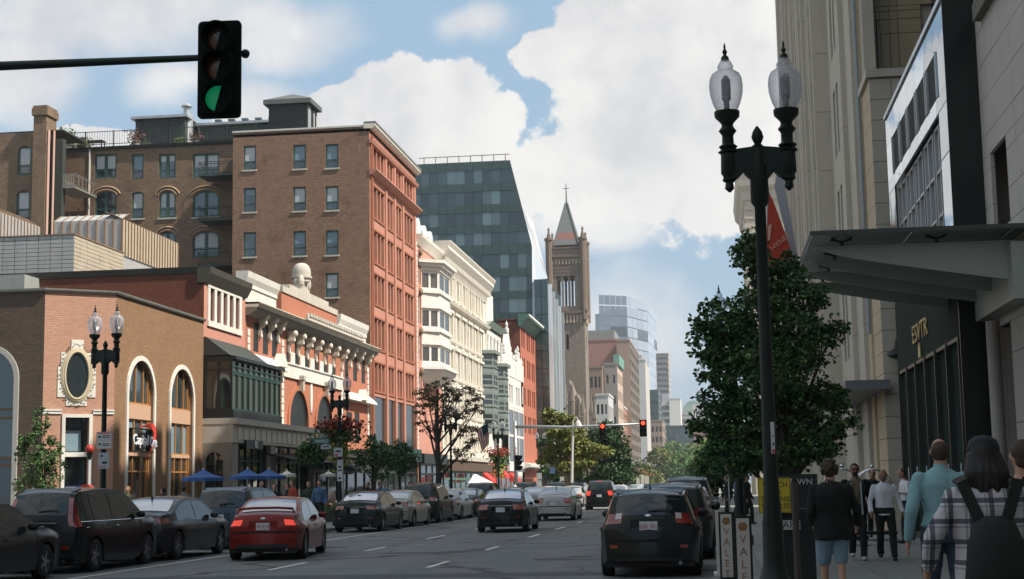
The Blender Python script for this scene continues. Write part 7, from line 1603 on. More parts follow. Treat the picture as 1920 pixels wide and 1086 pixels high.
# right kerb signs
for x, y, h_, lab, mk in ((1365, 853, .28, 'top', [(0, 0, .4, .5, ink)]), (1365, 875, .42, 'middle', [(-.05, .05, .35, .5, inkr), (0, -.35, .6, .1, ink)]), (1365, 888, .14, 'bottom', [(0, 0, .7, .4, ink)])): plate('no_parking_sign', 'small white sign, %s of three stacked on the far right kerb pole' % lab, x, y, 42, .20, h_, signp, None, mk)
m = MB(); c = onY(1366, 890, 42.1); m.tube([(c.x, 42.1, .12), (c.x, 42.1, onY(1366, 845, 42.1).z)], .025, 6); o = m.build('sign_pole', galv); tag(o, 'thin pole carrying three stacked white signs at the far right kerb', 'pole')
ye_ = mat('sign_yellow', (.56, .44, .03), .5, var=.06)
plate('yellow_sign', 'yellow warning sign half hidden behind the foreground lamp post', 1452, 929, 18.5, .39, .42, ye_, ink, letters=[(s_, 0.02, z, .085, ink, .95) for s_, z in (('WATCH', .30), ('FOR', .10), ('TURNING', -.11), ('VEHICLES', -.31))])
plate('edge_on_sign', 'narrow white sign with red foot seen almost edge-on, right of the lamp post shaft', 1449, 821, 14.4, .035, .30, signp, None, [(.1, -.42, .8, .12, inkr), (.1, -.2, .4, .1, ink), (0, .05, .4, .04, ink)])
m = MB(); c = onY(1493, 1000, 17.2); m.tube([(c.x, 17.2, .12), (c.x, 17.2, onY(1487, 905, 17.2).z)], .038, 8); o = m.build('sign_post', mat('brown_post', (.07, .06, .05), .6, .4)); tag(o, 'brown metal post right of the yellow sign', 'post')
# newspaper boxes / dark kiosk
KX = onY(1452, 1000, 19.6).x; kx2 = onY(1528, 1000, 19.6).x
kb = thing('parking_kiosk', 'dark boxy kiosk behind the lamp post with white lettering', 'kiosk', (KX, 19.6, .13)); zk = onY(1500, 962, 19.6).z; dk = mat('kiosk_black', (.012, .018, .016), .5)
m = MB(); m.box((KX, 19.6, .13), (kx2, 20.2, zk)); m.box((KX-.03, 19.55, zk), (kx2+.03, 20.25, zk+.05)); part(kb, 'cabinet', m, dk)
m = MB(); a, b = onY(1461, 976, 19.57), onY(1501, 993, 19.57); m.box((a.x, 19.56, b.z), (b.x, 19.59, a.z)); part(kb, 'label_plate', m, signp); text(kb, 'lettering', 'PARK', ink, .13, Vector(((a.x+b.x)/2, 19.555, (a.z+b.z)/2))-Vector(kb['_o']), (pi/2, 0, 0), .001)
m = MB(); a = onY(1458, 985, 19.5); m.box((a.x-.11, 19.5, a.z-.13), (a.x-.02, 19.55, a.z+.13)); part(kb, 'code_label', m, mat('label_grey', (.3, .3, .3), .6))
wl_ = thing('white_letters', 'white letters WN on the dark panel above the kiosk', 'sign', tuple(onY(1503, 904, 22.0))); m = MB(); a, b = onY(1455, 890, 22.05), onY(1535, 960, 22.05); m.box((a.x, 22.03, b.z), (b.x, 22.12, a.z)); m.box((a.x+.1, 22.05, .13), (a.x+.18, 22.1, b.z)); m.box((b.x-.18, 22.05, .13), (b.x-.1, 22.1, b.z)); part(wl_, 'panel', m, dk); text(wl_, 'lettering', '- 7  WN', signp, .12, onY(1496, 904, 22.0)-Vector(wl_['_o']), (pi/2, 0, 0), .002)
# valet boards
cr = mat('valet_cream', (.52, .49, .45), .6, var=.04); vg = mat('valet_bronze', (.25, .13, .05), .5)
def valet(px0, px1, pt, pb, Y, lab):
    a, b = onY(px0, pb, Y), onY(px1, pt, Y); w, z0, z1 = b.x-a.x, .20, b.z; c = (a.x+b.x)/2; t = thing('valet_board', lab, 'sign board', (c, Y, .13), 'valet boards at the kerb', own=True)
    h = z1-z0; m = MB(); m.box((-w/2-.03, .0, .05), (w/2+.03, .05, h+.1)); m.box((-w/2-.20, -.2, 0), (w/2+.2, .26, .05)); part(t, 'stand', m, sigm)
    m = MB(); m.box((-w/2, -.012, .09), (w/2, -.001, h+.07)); part(t, 'board', m, cr)
    m = MB(); m.ell((0, -.013, h-.03), (w*.36, .006, .06), 14, 6); part(t, 'emblem', m, vg)
    for k, ch in enumerate('VALET'): text(t, 'lettering', ch, vg, .155*h/1.0, (0, -.014, h*(.80-.165*k)), (pi/2, 0, 0), .001)
valet(1383, 1404, 972, 1067, 19.3, 'nearer valet board on a black stand at the right kerb'); valet(1353, 1371, 964, 1040, 22.6, 'farther valet board, left of the nearer one')
m = MB(); a = onY(1347, 975, 24.5); m.box((a.x-.05, 24.3, .13), (a.x+.0, 24.9, 1.15)); m.box((a.x-.1, 24.2, .13), (a.x+.05, 25.0, .17)); o = m.build('valet_board_edge', cr); tag(o, 'pale board seen edge-on at the kerb, left of both valet boards', 'sign board')
m = MB(); a = onY(1420, 1028, 20.5); m.lathe([(.11, .13), (.11, .30), (.10, .30)], (a.x, 20.5, 0), 12); o = m.build('orange_bollard_cone', mat('orange_plastic', (.55, .12, .03), .5)); tag(o, 'small orange and white object on the pavers behind the nearer valet board', 'cone')
# US flag
fl = thing('flag', 'striped flag with a dark blue corner hanging from a slanted pole over the left pavement', 'flag', (0, 0, 0)); Yq = 85.0; A0, A1 = onY(926, 792, Yq), onY(897, 809, Yq); fl.location = A0; fl['_o'] = tuple(A0)
m = MB(); m.tube([A0, A1], .03, 5); part(fl, 'pole', m, mat('pale_pole', (.6, .6, .58), .5))
c0, c1, c2, c3 = onY(893, 806, Yq), onY(915, 793, Yq), onY(917, 832, Yq), onY(904, 848, Yq); n = 9
for k in range(n):
    t0, t1 = k/n, (k+1)/n; m = MB(); w_ = .05*sin(k*1.4); P_ = [c0+(c1-c0)*t0, c0+(c1-c0)*t1, c3+(c2-c3)*t1, c3+(c2-c3)*t0]; m.prism([p+Vector((0, w_, 0)) for p in P_], (0, .01, 0)); part(fl, 'stripe', m, mat('flag_red', (.42, .06, .05), .8) if k % 2 == 0 else mat('flag_white', (.62, .58, .55), .8))
m = MB(); P_ = [c0+(c1-c0)*.48, c1, c1+(c2-c1)*.42, (c0+(c1-c0)*.48)+((c3+(c2-c3)*.48)-(c0+(c1-c0)*.48))*.42]; m.prism([p+Vector((0, -.08, 0)) for p in P_], (0, .02, 0)); part(fl, 'canton', m, mat('flag_blue', (.03, .05, .08), .8))
# umbrellas, tent, awnings
def umbrella(px, py, Y, w, mm, lab, grp, ph=.5):
    c = onY(px, py, Y); t = thing('umbrella', lab, 'umbrella', (c.x, Y, .12), grp); m = MB(); n = 8; r = w/2; zt = c.z+ph; R0 = [Vector((c.x+r*cos(2*pi*k/n+.39), Y+r*sin(2*pi*k/n+.39), c.z)) for k in range(n)]
    for k in range(n): a, b = R0[k], R0[(k+1) % n]; ap = Vector((c.x, Y, zt)); ma, mb_ = (a+ap)/2+Vector((0, 0, -.05)), (b+ap)/2+Vector((0, 0, -.05)); m.quad(a, b, mb_, ma); m.quad(ma, mb_, ap); m.quad(a, b, b+Vector((0, 0, -.12)), a+Vector((0, 0, -.12)))
    part(t, 'canopy', m, mm); m = MB(); m.tube([(c.x, Y, .12), (c.x, Y, zt+.06)], .025, 6); part(t, 'pole', m, white); m = MB(); m.lathe([(.28, .12), (.28, .2), (.05, .22)], (c.x, Y, 0), 10); part(t, 'base', m, sigm)
ublue = mat('blue_canvas', (.035, .10, .28), .8, var=.1); uw = mat('white_canvas', (.70, .68, .62), .8, var=.05)
gU = 'cafe umbrellas on the left pavement'
umbrella(381, 896, 52, 1.5, ublue, 'blue cafe umbrella leftmost, right of the brick bank arches', gU, .3); umbrella(464, 893, 55, 1.35, ublue, 'blue cafe umbrella, middle one of three', gU, .28); umbrella(504, 893, 57, 1.35, ublue, 'blue cafe umbrella, rightmost of the three', gU, .28)
umbrella(538, 889, 60, .75, uw, 'small white parasol right of the blue umbrellas', gU, .15); umbrella(616, 889, 70, .75, uw, 'small white parasol under the dark red flower basket', gU, .15)
tt = thing('white_tent', 'white peaked pavement tent in sun before the cream building', 'tent', (0, 0, 0)); Yt = 96.0; a, b, pk_ = onY(878, 906, Yt), onY(914, 906, Yt), onY(882, 892, Yt); tt.location = (a.x, Yt, 0); tt['_o'] = tuple(tt.location)
m = MB(); m.loft([[(a.x, Yt, a.z), (b.x, Yt, b.z), (b.x, Yt+3, b.z), (a.x, Yt+3, a.z)], [(pk_.x, Yt+1.4, pk_.z+.1), (pk_.x+.1, Yt+1.4, pk_.z+.1), (pk_.x+.1, Yt+1.6, pk_.z+.1), (pk_.x, Yt+1.6, pk_.z+.1)]]); part(tt, 'roof', m, uw)
for x in (a.x+.05, b.x-.05):
    for y in (Yt+.05, Yt+2.95): m = MB(); m.tube([(x, y, .12), (x, y, a.z)], .04, 5); part(tt, 'leg', m, white)
redaw = mat('red_awning_cloth', (.62, .05, .04), .8, var=.06)
for (x0, x1, yt, yb, X, lab) in ((921, 930, 888, 905, -20.5, 'bright red awning low beside the white tent'), (948, 956, 880, 896, -20.5, 'bright red awning below the red shop sign'), (968, 977, 888, 905, -20.5, 'bright red awning right of the far mast pole')):
    A_ = onX(x0, yt, X); B_ = onX(x1, yb, X); t = thing('red_awning', lab, 'awning', (X, A_.y, A_.z)); m = MB(); m.prism([(X-.75, A_.y, A_.z+.1), (X, A_.y, A_.z-.6), (X, A_.y, A_.z-.85), (X-.75, A_.y, A_.z-.8)], (0, B_.y-A_.y, 0)); part(t, 'cloth', m, redaw)
rs = thing('red_shopfront', 'red painted restaurant front with gold letters at the foot of the grey green bays', 'shopfront', (XL, YH0, 0)); m = MB(); FL.box(m, YH0+1, YH1+8, .0, .5, .1, FL.Z(930, 852)); part(rs, 'front', m, mat('shop_red', (.42, .08, .05), .6)); m = MB(); FL.box(m, YH0+1.5, YH1+7, .5, .7, FL.Z(930, 872), FL.Z(930, 858)); part(rs, 'sign_board', m, blackm); text(rs, 'lettering', 'SUNY', gold, 1.1, FL.P((YH0+YH1)/2+1, .74, FL.Z(930, 865))-Vector(rs['_o']), rx, .02)
grid_window(rs, FL, YH0+2, YH1+6, .3, FL.Z(930, 874), (.25, .5, .75), (.8,), MATS['shop_red'], gl, -.55, .2, name='shop_window')
# red call box, ball pole, newspaper box, hydrant-like things before the bank
Yb_ = 43.5; c = onY(168, 842, Yb_); t = thing('ball_topped_pole', 'grey post topped with a red ball before the bank doorway', 'post', (c.x, Yb_, .12)); m = MB(); m.ell(c, (.13, .13, .14), 16, 12); part(t, 'ball', m, mat('ball_red', (.38, .035, .03), .45), True); m = MB(); m.tube([(c.x, Yb_, .12), (c.x, Yb_, c.z-.3)], .045, 8); part(t, 'post', m, mat('pale_pole', (.6, .6, .58), .5)); m = MB(); m.lathe([(.05, -.32), (.08, -.2), (.1, -.12)], tuple(c), 10); part(t, 'collar', m, sigm)
c = onY(163, 925, Yb_-.4); t = thing('fire_alarm_box', 'red peaked fire alarm box before the bank doorway', 'alarm box', (c.x, c.y, .12)); m = MB(); rb = mat('alarm_red', (.30, .03, .02), .5); m.box((c.x-.2, c.y-.12, c.z-.25), (c.x+.2, c.y+.12, c.z+.1)); m.prism([(c.x-.24, c.y-.14, c.z+.1), (c.x+.24, c.y-.14, c.z+.1), (c.x+.08, c.y-.14, c.z+.26), (c.x-.08, c.y-.14, c.z+.26)], (0, .28, 0)); part(t, 'box', m, rb); m = MB(); m.tube([(c.x, c.y, .12), (c.x, c.y, c.z-.25)], .09, 8); part(t, 'post', m, rb); m = MB(); m.box((c.x-.06, c.y-.13, c.z-.12), (c.x+.06, c.y-.121, c.z)); part(t, 'label_plate', m, signp)
c = onY(133, 921, Yb_); t = thing('newspaper_box', 'blue and white cafe board before the bank doorway', 'board', (c.x, c.y, .12)); m = MB(); m.box((c.x-.22, c.y, .12), (c.x+.2, c.y+.3, c.z+.16)); part(t, 'cabinet', m, mat('cafe_blue', (.03, .06, .20), .5)); text(t, 'lettering', 'café', signp, .2, Vector((c.x, c.y-.004, c.z-.02))-Vector(t['_o']), (pi/2, 0, 0), .002); m = MB(); m.box((c.x-.18, c.y-.004, c.z+.08), (c.x+.16, c.y-.001, c.z+.13)); part(t, 'white_band', m, signp)
# ------------------------------------------------------------------ trees
def leafm(name, c, var=.45, sc=2.5):
    m = mat(name, c, .55, var=var, scale=sc, spec=.35); return m
def tree(name, label, X, Y, blobs, n, size, lm, trunk_r=.12, seed=1, group=None, twig=True, shell=.35, lm2=None, z0=.12, bark=None, trunk_top=None, lean=0):
    """blobs: (x, y, z, rx, ry, rz) of the crown, world coordinates"""
    rr = random.Random(seed); t = thing(name, label, 'tree', (X, Y, z0), group); bark = bark or mat('bark', (.055, .05, .042), .95, var=.3, scale=8, bump=.6)
    m = MB(); cz_ = sum(b[2] for b in blobs)/len(blobs); tz = trunk_top or cz_
    pts = [(X, Y, z0), (X+.03, Y, z0+(tz-z0)*.35), (X-.04+lean*.5, Y+.03, z0+(tz-z0)*.7), (X+lean, Y, tz)]; m.tube(pts, [trunk_r*1.25, trunk_r, trunk_r*.75, trunk_r*.4], 8)
    o = part(t, 'trunk', m, bark, True); m = MB()
    for b in blobs:
        c = Vector(b[:3]); s = rr.uniform(.45, .8); st = Vector((X+lean*s, Y, z0+(min(c.z-.2, tz)-z0)*s)); mid = (st+c)/2+Vector((rr.uniform(-.2, .2), rr.uniform(-.2, .2), rr.uniform(-.1, .2)))*b[3]*.6
        m.tube([st, mid, c], [trunk_r*.42, trunk_r*.25, trunk_r*.08], 5)
        if twig:
            for k in range(5): e = c+Vector((rr.uniform(-1, 1)*b[3], rr.uniform(-1, 1)*b[4], rr.uniform(-.6, 1)*b[5]))*.85; m.tube([mid+(c-mid)*rr.random(), e], [trunk_r*.12, trunk_r*.03], 4)
    part(t, 'branches', m, bark)
    vol = [b[3]*b[4]*b[5] for b in blobs]; vol = [v**.72 for v in vol]; tot = sum(vol)
    groups = [lm, lm2 or lm]; ms = [MB(), MB()]
    for b, v in zip(blobs, vol):
        k_ = int(n*v/tot); cl = [Vector((rr.gauss(0, 1), rr.gauss(0, 1), rr.gauss(0, 1))).normalized()*rr.uniform(shell, 1)**.5 for _ in range(max(3, k_//26))]
        for _ in range(k_):
            c_ = rr.choice(cl); q = c_+Vector((rr.gauss(0, .13), rr.gauss(0, .13), rr.gauss(0, .12)))
            p = Vector((b[0]+q.x*b[3], b[1]+q.y*b[4], b[2]+q.z*b[5])); s = size*rr.uniform(.65, 1.3)
            a = Vector((rr.uniform(-1, 1), rr.uniform(-1, 1), rr.uniform(-.9, .3))).normalized(); w = a.cross(Vector((rr.uniform(-1, 1), rr.uniform(-1, 1), rr.uniform(-.3, 1)))).normalized(); nn = a.cross(w)*s*.12
            mb = ms[1] if (rr.random() < .35) else ms[0]
            i = len(mb.v); mb.v += [tuple(p), tuple(p+a*s*.45+w*s*.3+nn), tuple(p+a*s), tuple(p+a*s*.45-w*s*.3+nn)]; mb.f += [(i, i+1, i+2), (i, i+2, i+3)]
    cr = part(t, 'crown', ms[0], lm); cr['kind'] = 'stuff'; c2 = part(t, 'crown', ms[1], groups[1]); c2['kind'] = 'stuff'
    return t
lf_d = leafm('leaf_dark', (.034, .080, .024)); lf_d2 = leafm('leaf_dark_light', (.08, .17, .045)); lf_y = leafm('leaf_yellow_green', (.21, .22, .045)); lf_y2 = leafm('leaf_olive', (.13, .16, .04)); lf_g = leafm('leaf_green', (.085, .16, .035)); lf_g2 = leafm('leaf_bright', (.14, .22, .05)); lf_br = leafm('leaf_sparse', (.15, .12, .06))
def blob(px, py, rx, rz, Y, dy=0.0, ry=None, s=None):
    c = onY(px, py, Y+dy); s = s or (onY(px+100, py, Y).x-onY(px, py, Y).x)/100; return (c.x, c.y, c.z, rx*s, (ry or rx)*s, rz*s)
# the big street tree on the right
Yt = 25.5; nb = []
for (px, py, rx, rz, dy) in ((1405, 480, 34, 40, 0), (1445, 520, 45, 45, .2), (1480, 500, 28, 30, 0), (1500, 560, 55, 40, .1), (1420, 590, 65, 50, -.2), (1345, 600, 45, 34, 0), (1322, 640, 30, 40, .2), (1385, 660, 60, 50, .3), (1500, 640, 62, 55, -.2), (1560, 620, 30, 28, .1), (1450, 690, 75, 60, -.4),
                         (1350, 745, 45, 45, .1), (1325, 800, 32, 30, 0), (1400, 790, 65, 60, .2), (1490, 760, 65, 55, .2), (1550, 740, 40, 35, 0), (1580, 790, 30, 28, 0), (1530, 830, 55, 42, -.1), (1450, 850, 75, 45, .3), (1370, 850, 60, 40, .1), (1330, 700, 22, 18, .2), (1410, 450, 18, 22, 0)): nb.append(blob(px, py, rx, rz, Yt, dy))
tc_ = onY(1478, 950, Yt)
big = tree('street_tree', 'large dense dark green street tree behind the foreground lamp post', tc_.x, Yt, nb, 30000, .088, lf_d, .12, 3, lm2=lf_d2, shell=.2)
LM = MB(); LM.add([(0, 0, 0), (.028, .03, .006), (.03, .06, .006), (0, .1, 0), (-.03, .06, .006), (-.028, .03, .006)], [(0, 1, 2, 3), (0, 3, 4, 5)]); LMm = LM.mesh('leaf', lf_d2); rr = random.Random(4); O0 = Vector(big['_o'])
for k in range(290):
    b = nb[rr.choice((0, 5, 6, 11, 12, 20, 21, 9, 16, 5, 6))]; a = rr.uniform(0, 2*pi); p = Vector((b[0]+b[3]*1.05*cos(a), b[1]-b[4]*rr.uniform(0, .6), b[2]+b[5]*1.05*sin(a)))
    o = link('leaf', LMm, big, p-O0); o.rotation_euler = (rr.uniform(0, 6), rr.uniform(0, 6), rr.uniform(0, 6))
# right far trees beyond it
for k, (px, py, r, Y, lab, l1, l2) in enumerate(((1352, 882, 45, 70, 'dark green tree on the right pavement just beyond the large street tree', lf_d, lf_d2), (1368, 850, 52, 95, 'green tree on the right pavement, second beyond the large street tree', lf_g, lf_d2), (1338, 866, 38, 140, 'bright green tree on the right pavement, farthest before the park', lf_g, lf_g2))):
    bs = [blob(px+dx, py+dz, r*f, r*f*.8, Y) for dx, dz, f in ((0, 0, 1), (-r*.6, r*.3, .6), (r*.5, -r*.3, .7), (0, -r*.6, .6), (-r*.3, -r*.3, .6))]; c = onY(px+20, 900, Y); tree('street_tree', lab, max(c.x, 1.2), Y, bs, 5000, .14+Y*.0015, l1, .16, 20+k, lm2=l2)
# left: small tree before the bank
Yb2 = 42.5; bs = [blob(*q, Yb2) for q in ((75, 790, 18, 25), (60, 820, 25, 25), (95, 830, 22, 25), (70, 865, 38, 32), (95, 890, 26, 28), (60, 915, 36, 30), (75, 760, 10, 14), (45, 850, 14, 20), (105, 860, 14, 20))]
c = onY(84, 950, Yb2); tree('young_tree', 'small young green tree in front of the dark left wall of the brick bank', c.x, Yb2, bs, 3600, .10, leafm('leaf_young', (.06, .10, .03)), .05, 31, lm2=lf_d2, shell=.05)
# dark trees before the ornate building
for k, (px, py, r, Y, lab) in enumerate(((585, 850, 28, 66, 'small dark tree left of the dark red flower basket'), (700, 855, 40, 72, 'dark shaded tree before the salmon building, right of the dark red flower basket'), (750, 860, 34, 80, 'dark shaded tree just left of the sparse bare-branched tree'))):
    bs = [blob(px+dx, py+dz, r*f, r*f*.8, Y) for dx, dz, f in ((0, 0, 1), (-r*.7, r*.1, .6), (r*.6, -r*.1, .7), (0, -r*.6, .55), (r*.2, r*.5, .7))]; c = onY(px, 940, Y); tree('street_tree', lab, c.x, Y, bs, 2600, .15, lf_d, .09, 40+k, lm2=lf_d2, shell=.02)
# sparse tree
Ysp = 70; bs = [blob(*q, Ysp) for q in ((800, 735, 30, 14), (835, 720, 26, 12), (862, 735, 30, 16), (888, 748, 22, 12), (790, 760, 22, 14), (835, 770, 40, 20), (880, 775, 25, 14), (805, 800, 26, 14), (870, 805, 26, 16), (845, 745, 30, 14), (815, 750, 24, 12), (780, 775, 14, 10), (900, 760, 12, 8), (885, 825, 24, 16), (870, 850, 26, 18))]
c = onY(822, 950, Ysp); tree('sparse_tree', 'thin-leaved tree with dark bare branches before the cream building', c.x, Ysp, bs, 4200, .12, lf_br, .14, 51, lm2=leafm('leaf_sparse_olive', (.14, .11, .05)), shell=.02, trunk_top=onY(822, 730, Ysp).z)
# yellowish tree, dark tree
Yy = 112; bs = [blob(*q, Yy) for q in ((1045, 790, 28, 22), (1030, 775, 16, 12), (1060, 815, 40, 20), (1085, 840, 34, 20), (1120, 845, 26, 14), (1040, 850, 26, 20), (1075, 870, 35, 18), (1100, 862, 26, 14), (1018, 862, 14, 10), (1140, 848, 10, 8), (1070, 790, 18, 14))]
c = onY(1063, 930, Yy); tree('yellowing_tree', 'yellowing feathery tree under the far mast arm', c.x, Yy, bs, 9000, .26, lf_y, .22, 61, lm2=lf_y2, shell=.05, bark=mat('pale_bark', (.30, .25, .17), .9))
Yd = 135; bs = [blob(*q, Yd) for q in ((1150, 820, 26, 22), (1135, 850, 35, 25), (1165, 860, 24, 30), (1150, 885, 45, 22), (1100, 885, 30, 20), (1145, 800, 18, 12), (1120, 820, 24, 18))]
c = onY(1150, 930, Yd); tree('dark_tree', 'dense dark green tree right of the yellowing tree', c.x, Yd, bs, 9000, .30, lf_d, .3, 62, lm2=lf_d)
bs = [blob(1035, 885, 24, 16, 150), blob(1060, 888, 30, 14, 150), blob(1025, 830, 16, 22, 150)]; c = onY(1040, 930, 150); tree('dark_tree', 'dark green low tree behind the yellowing tree by the glass tower', c.x, 150, bs, 3500, .3, lf_d, .25, 63, lm2=lf_g)
# park trees at the end
for k, (px, py, rx, rz, Y, l1, l2, lab) in enumerate(((1235, 865, 34, 28, 430, lf_y2, lf_y, 'olive-yellow park tree at the end of the avenue, left one'), (1262, 850, 30, 24, 520, lf_g, lf_g2, 'bright green park tree behind the olive-yellow one'), (1280, 880, 34, 34, 400, lf_g, lf_d2, 'dark green park tree between the bright one and the right pavement trees'), (1298, 860, 26, 30, 480, lf_g2, lf_g, 'bright green park tree partly behind the large street tree'), (1215, 888, 20, 16, 380, lf_y, lf_y2, 'low yellow-green tree by the row of far lamps'), (1192, 900, 14, 12, 330, lf_g, lf_d2, 'low green tree behind the far lamps'))):
    bs = [blob(px+dx*rx, py+dz*rz, rx*f, rz*f, Y) for dx, dz, f in ((0, 0, .75), (-.55, .25, .55), (.5, .1, .6), (0, -.5, .5), (.2, .55, .6), (-.3, .6, .5), (.75, .5, .4))]; c = onY(px, 903, Y); tree('park_tree', lab, c.x, Y, bs, 5000, .9, l1, .5, 70+k, lm2=l2, twig=False)
# planting on the left pavement
pl_ = thing('flower_planter', 'strip of green plants with red and white flowers on the left pavement', 'planter', (-17.5, 60, .12)); m = MB(); m.box((-17.8, 56, .12), (-17.3, 84, .62)); part(pl_, 'trough', m, blackm)
for nm, mm, nn, zz in (('leaves', lf_d2, 1500, .75), ('red_flowers', mat('flower_red', (.5, .06, .03), .7), 350, .92), ('white_flowers', mat('flower_white', (.6, .6, .55), .7), 160, .9)):
    m = MB(); rr = random.Random(nn)
    for k in range(nn): p = Vector((-17.55+rr.gauss(0, .15), rr.uniform(56, 84), zz+rr.gauss(0, .12))); a = Vector((rr.uniform(-1, 1), rr.uniform(-1, 1), rr.uniform(-1, 1))).normalized()*.07; b = a.orthogonal(); m.quad(p-a, p+b, p+a, p-b)
    o = part(pl_, nm, m, mm); o['kind'] = 'stuff'
# ------------------------------------------------------------------ people
label_seed = 0.0
def fuse(mb, name, m, vox, smooth=3, wr_=0.0):
    me = mb.mesh('tmp'); o = bpy.data.objects.new('tmp', me); TMP.collection.objects.link(o)
    r = o.modifiers.new('r', 'REMESH'); r.mode = 'VOXEL'; r.voxel_size = vox
    s = o.modifiers.new('s', 'SMOOTH'); s.factor = .5; s.iterations = smooth
    out = baked(o)
    if wr_:
        co = [(v.co.copy(), v.normal.copy()) for v in out.vertices]; fl = []
        for c, nn_ in co: fl.extend(c+nn_*((noise.noise(Vector((c.x*9, c.y*9, c.z*5+label_seed)))+.6*abs(noise.noise(Vector((c.x*17+c.z*6, c.y*17, c.z*9+label_seed)))))*wr_))
        out.vertices.foreach_set('co', fl); out.update()
    out.materials.clear(); out.materials.append(m); out.shade_smooth(); out.name = name; return out
def cap(mb, pts, rads, n=10):
    mb.tube(pts, rads, n)
    for p, r in zip(pts, rads): mb.ell(p, (r, r, r), n, 6)
skin1 = mat('skin', (.42, .24, .16), .55, var=.06); skin2 = mat('skin_tan', (.30, .16, .10), .55, var=.06)
def person(label, X, Y, h=1.75, yaw=0.0, feet=((-.09, .12), (.09, -.14)), elb=((-.24, -.05, 1.12), (.24, .05, 1.12)), wri=((-.24, .10, .88), (.25, .12, .88)), top=None, bot=None, shoe=None, hair=None, skin=skin1, short=False, shorts=False, vox=.012, bulk=1.0, bald=False, jacket=0.0, longhair=False, hunch=0.0, cap_=None, beard=None, hem=.86, group=None, head_yaw=0.0, glasses=False, curly=False):
    global label_seed; label_seed = (len(label)*7.3) % 50
    t = thing('person', label, 'person', (X, Y, .13), group, own=True, rz=yaw); k = h/1.75; t.scale = (k, k, k); B = bulk
    V = Vector; hips = [V((-.095, 0, .93)), V((.095, 0, .93))]; kn = []; an = []
    for i in (0, 1):
        fx, fy = feet[i]; lift = .0 if fy > -.05 else .05; a = V((fx, fy, .10+lift)); an.append(a); m_ = (hips[i]+a)/2+V((0, .05+max(0, -fy)*.25, .02)); kn.append(m_)
    sh = [V((-.168*B, -.01+hunch*.3, 1.395)), V((.168*B, -.01+hunch*.3, 1.395))]; el = [V(e) for e in elb]; wr = [V(w) for w in wri]
    hc = V((0, .02+hunch, 1.635))
    # continuous body
    b = MB()
    tors = [(.88, .15, .105), (.98, .145, .10), (1.10, .132, .095), (1.24, .15, .105), (1.34, .165, .108), (1.41, .145, .09), (1.45, .10, .07), (1.485, .062, .056)]
    b.loft([[(B*rx*cos(2*pi*q/14), B*ry*sin(2*pi*q/14)+hunch*max(0, z-1.1)*.6, z) for q in range(14)] for z, rx, ry in tors])
    cap(b, [V((0, hunch*.3, 1.44)), V((0, hunch*.7, 1.53)), hc-V((0, .0, .04))], [.06, .056, .055])
    b.ell(hc, (.074, .092, .108), 16, 12); b.ell(hc+V((0, .035, -.055)), (.052, .055, .055), 12, 8)
    cy, sy = cos(head_yaw), sin(head_yaw)
    def H(x, y, z): return hc+V((x*cy-y*sy, x*sy+y*cy, z))
    b.ell(H(0, .098, -.008), (.012, .018, .022), 8, 6); b.ell(H(-.076, 0, -.01), (.012, .02, .03), 8, 6); b.ell(H(.076, 0, -.01), (.012, .02, .03), 8, 6)
    b.ell(H(0, .09, -.055), (.024, .010, .008), 8, 5); b.ell(H(0, .082, .03), (.055, .014, .012), 8, 5)
    for i in (0, 1):
        cap(b, [sh[i], el[i], wr[i]], [.045*B, .037, .026]); cap(b, [hips[i], kn[i], an[i]], [.085*B, .052, .036]); b.ell((an[i].x, an[i].y+.06, an[i].z-.055), (.04, .11, .035), 10, 6)
        d = (wr[i]-el[i]).normalized(); s = (1, -1)[i]; side = V((0, s*1.0, 0)); side = (side-d*side.dot(d)).normalized(); nn_ = d.cross(side)
        p0 = wr[i]+d*.05; b.ell(wr[i]+d*.045, (.026, .032, .045), 8, 6)
        for q in range(4):
            o_ = side*(.027-.018*q); L_ = (.075, .085, .08, .062)[q]; f0 = wr[i]+d*.075+o_; f1 = f0+d*L_*.5+nn_*.004; f2 = f1+d*L_*.4+V((-s*-.012, .012, 0)); b.tube([f0, f1, f2], [.0095, .009, .0075], 6)
        b.tube([wr[i]+d*.03+side*.028, wr[i]+d*.065+side*.045, wr[i]+d*.10+side*.048], [.012, .011, .009], 6)
    link('body', fuse(b, 'body', skin, vox*.85, 2), t, (0, 0, 0))
    # upper garment
    g_ = MB(); J = 1.0+jacket
    g_.loft([[(B*J*rx*1.12*cos(2*pi*q/16), B*J*(ry*1.16)*sin(2*pi*q/16)+hunch*max(0, z-1.1)*.6, z) for q in range(16)] for z, rx, ry in [(hem, .155, .11)]+[(z, rx, ry) for z, rx, ry in tors[1:] if z > hem+.05][:-1]+[(1.48, .066, .060)]])
    cap(g_, [V((0, hunch*.3, 1.45)), V((0, hunch*.5, 1.49))], [.066, .062])
    for i in (0, 1):
        if short: e = sh[i]+(el[i]-sh[i])*.75; cap(g_, [sh[i], e], [.060*(B+1)/2, .056*(B+1)/2])
        else: cap(g_, [sh[i], el[i]], [.061*(B+1)/2*(1+jacket*.4), .052*(1+jacket*.5)]); g_.tube([el[i], wr[i]], [.052*(1+jacket*.5), .040*(1+jacket*.8)], 12)
    link('shirt' if not jacket else 'jacket', fuse(g_, 'shirt', top, vox*1.1, 2, .014), t, (0, 0, 0))
    g_ = MB(); g_.loft([[(B*rx*1.10*cos(2*pi*q/16), B*ry*1.14*sin(2*pi*q/16), z) for q in range(16)] for z, rx, ry in ((.84, .14, .10), (.92, .16, .115), (1.02, .145, .10))])
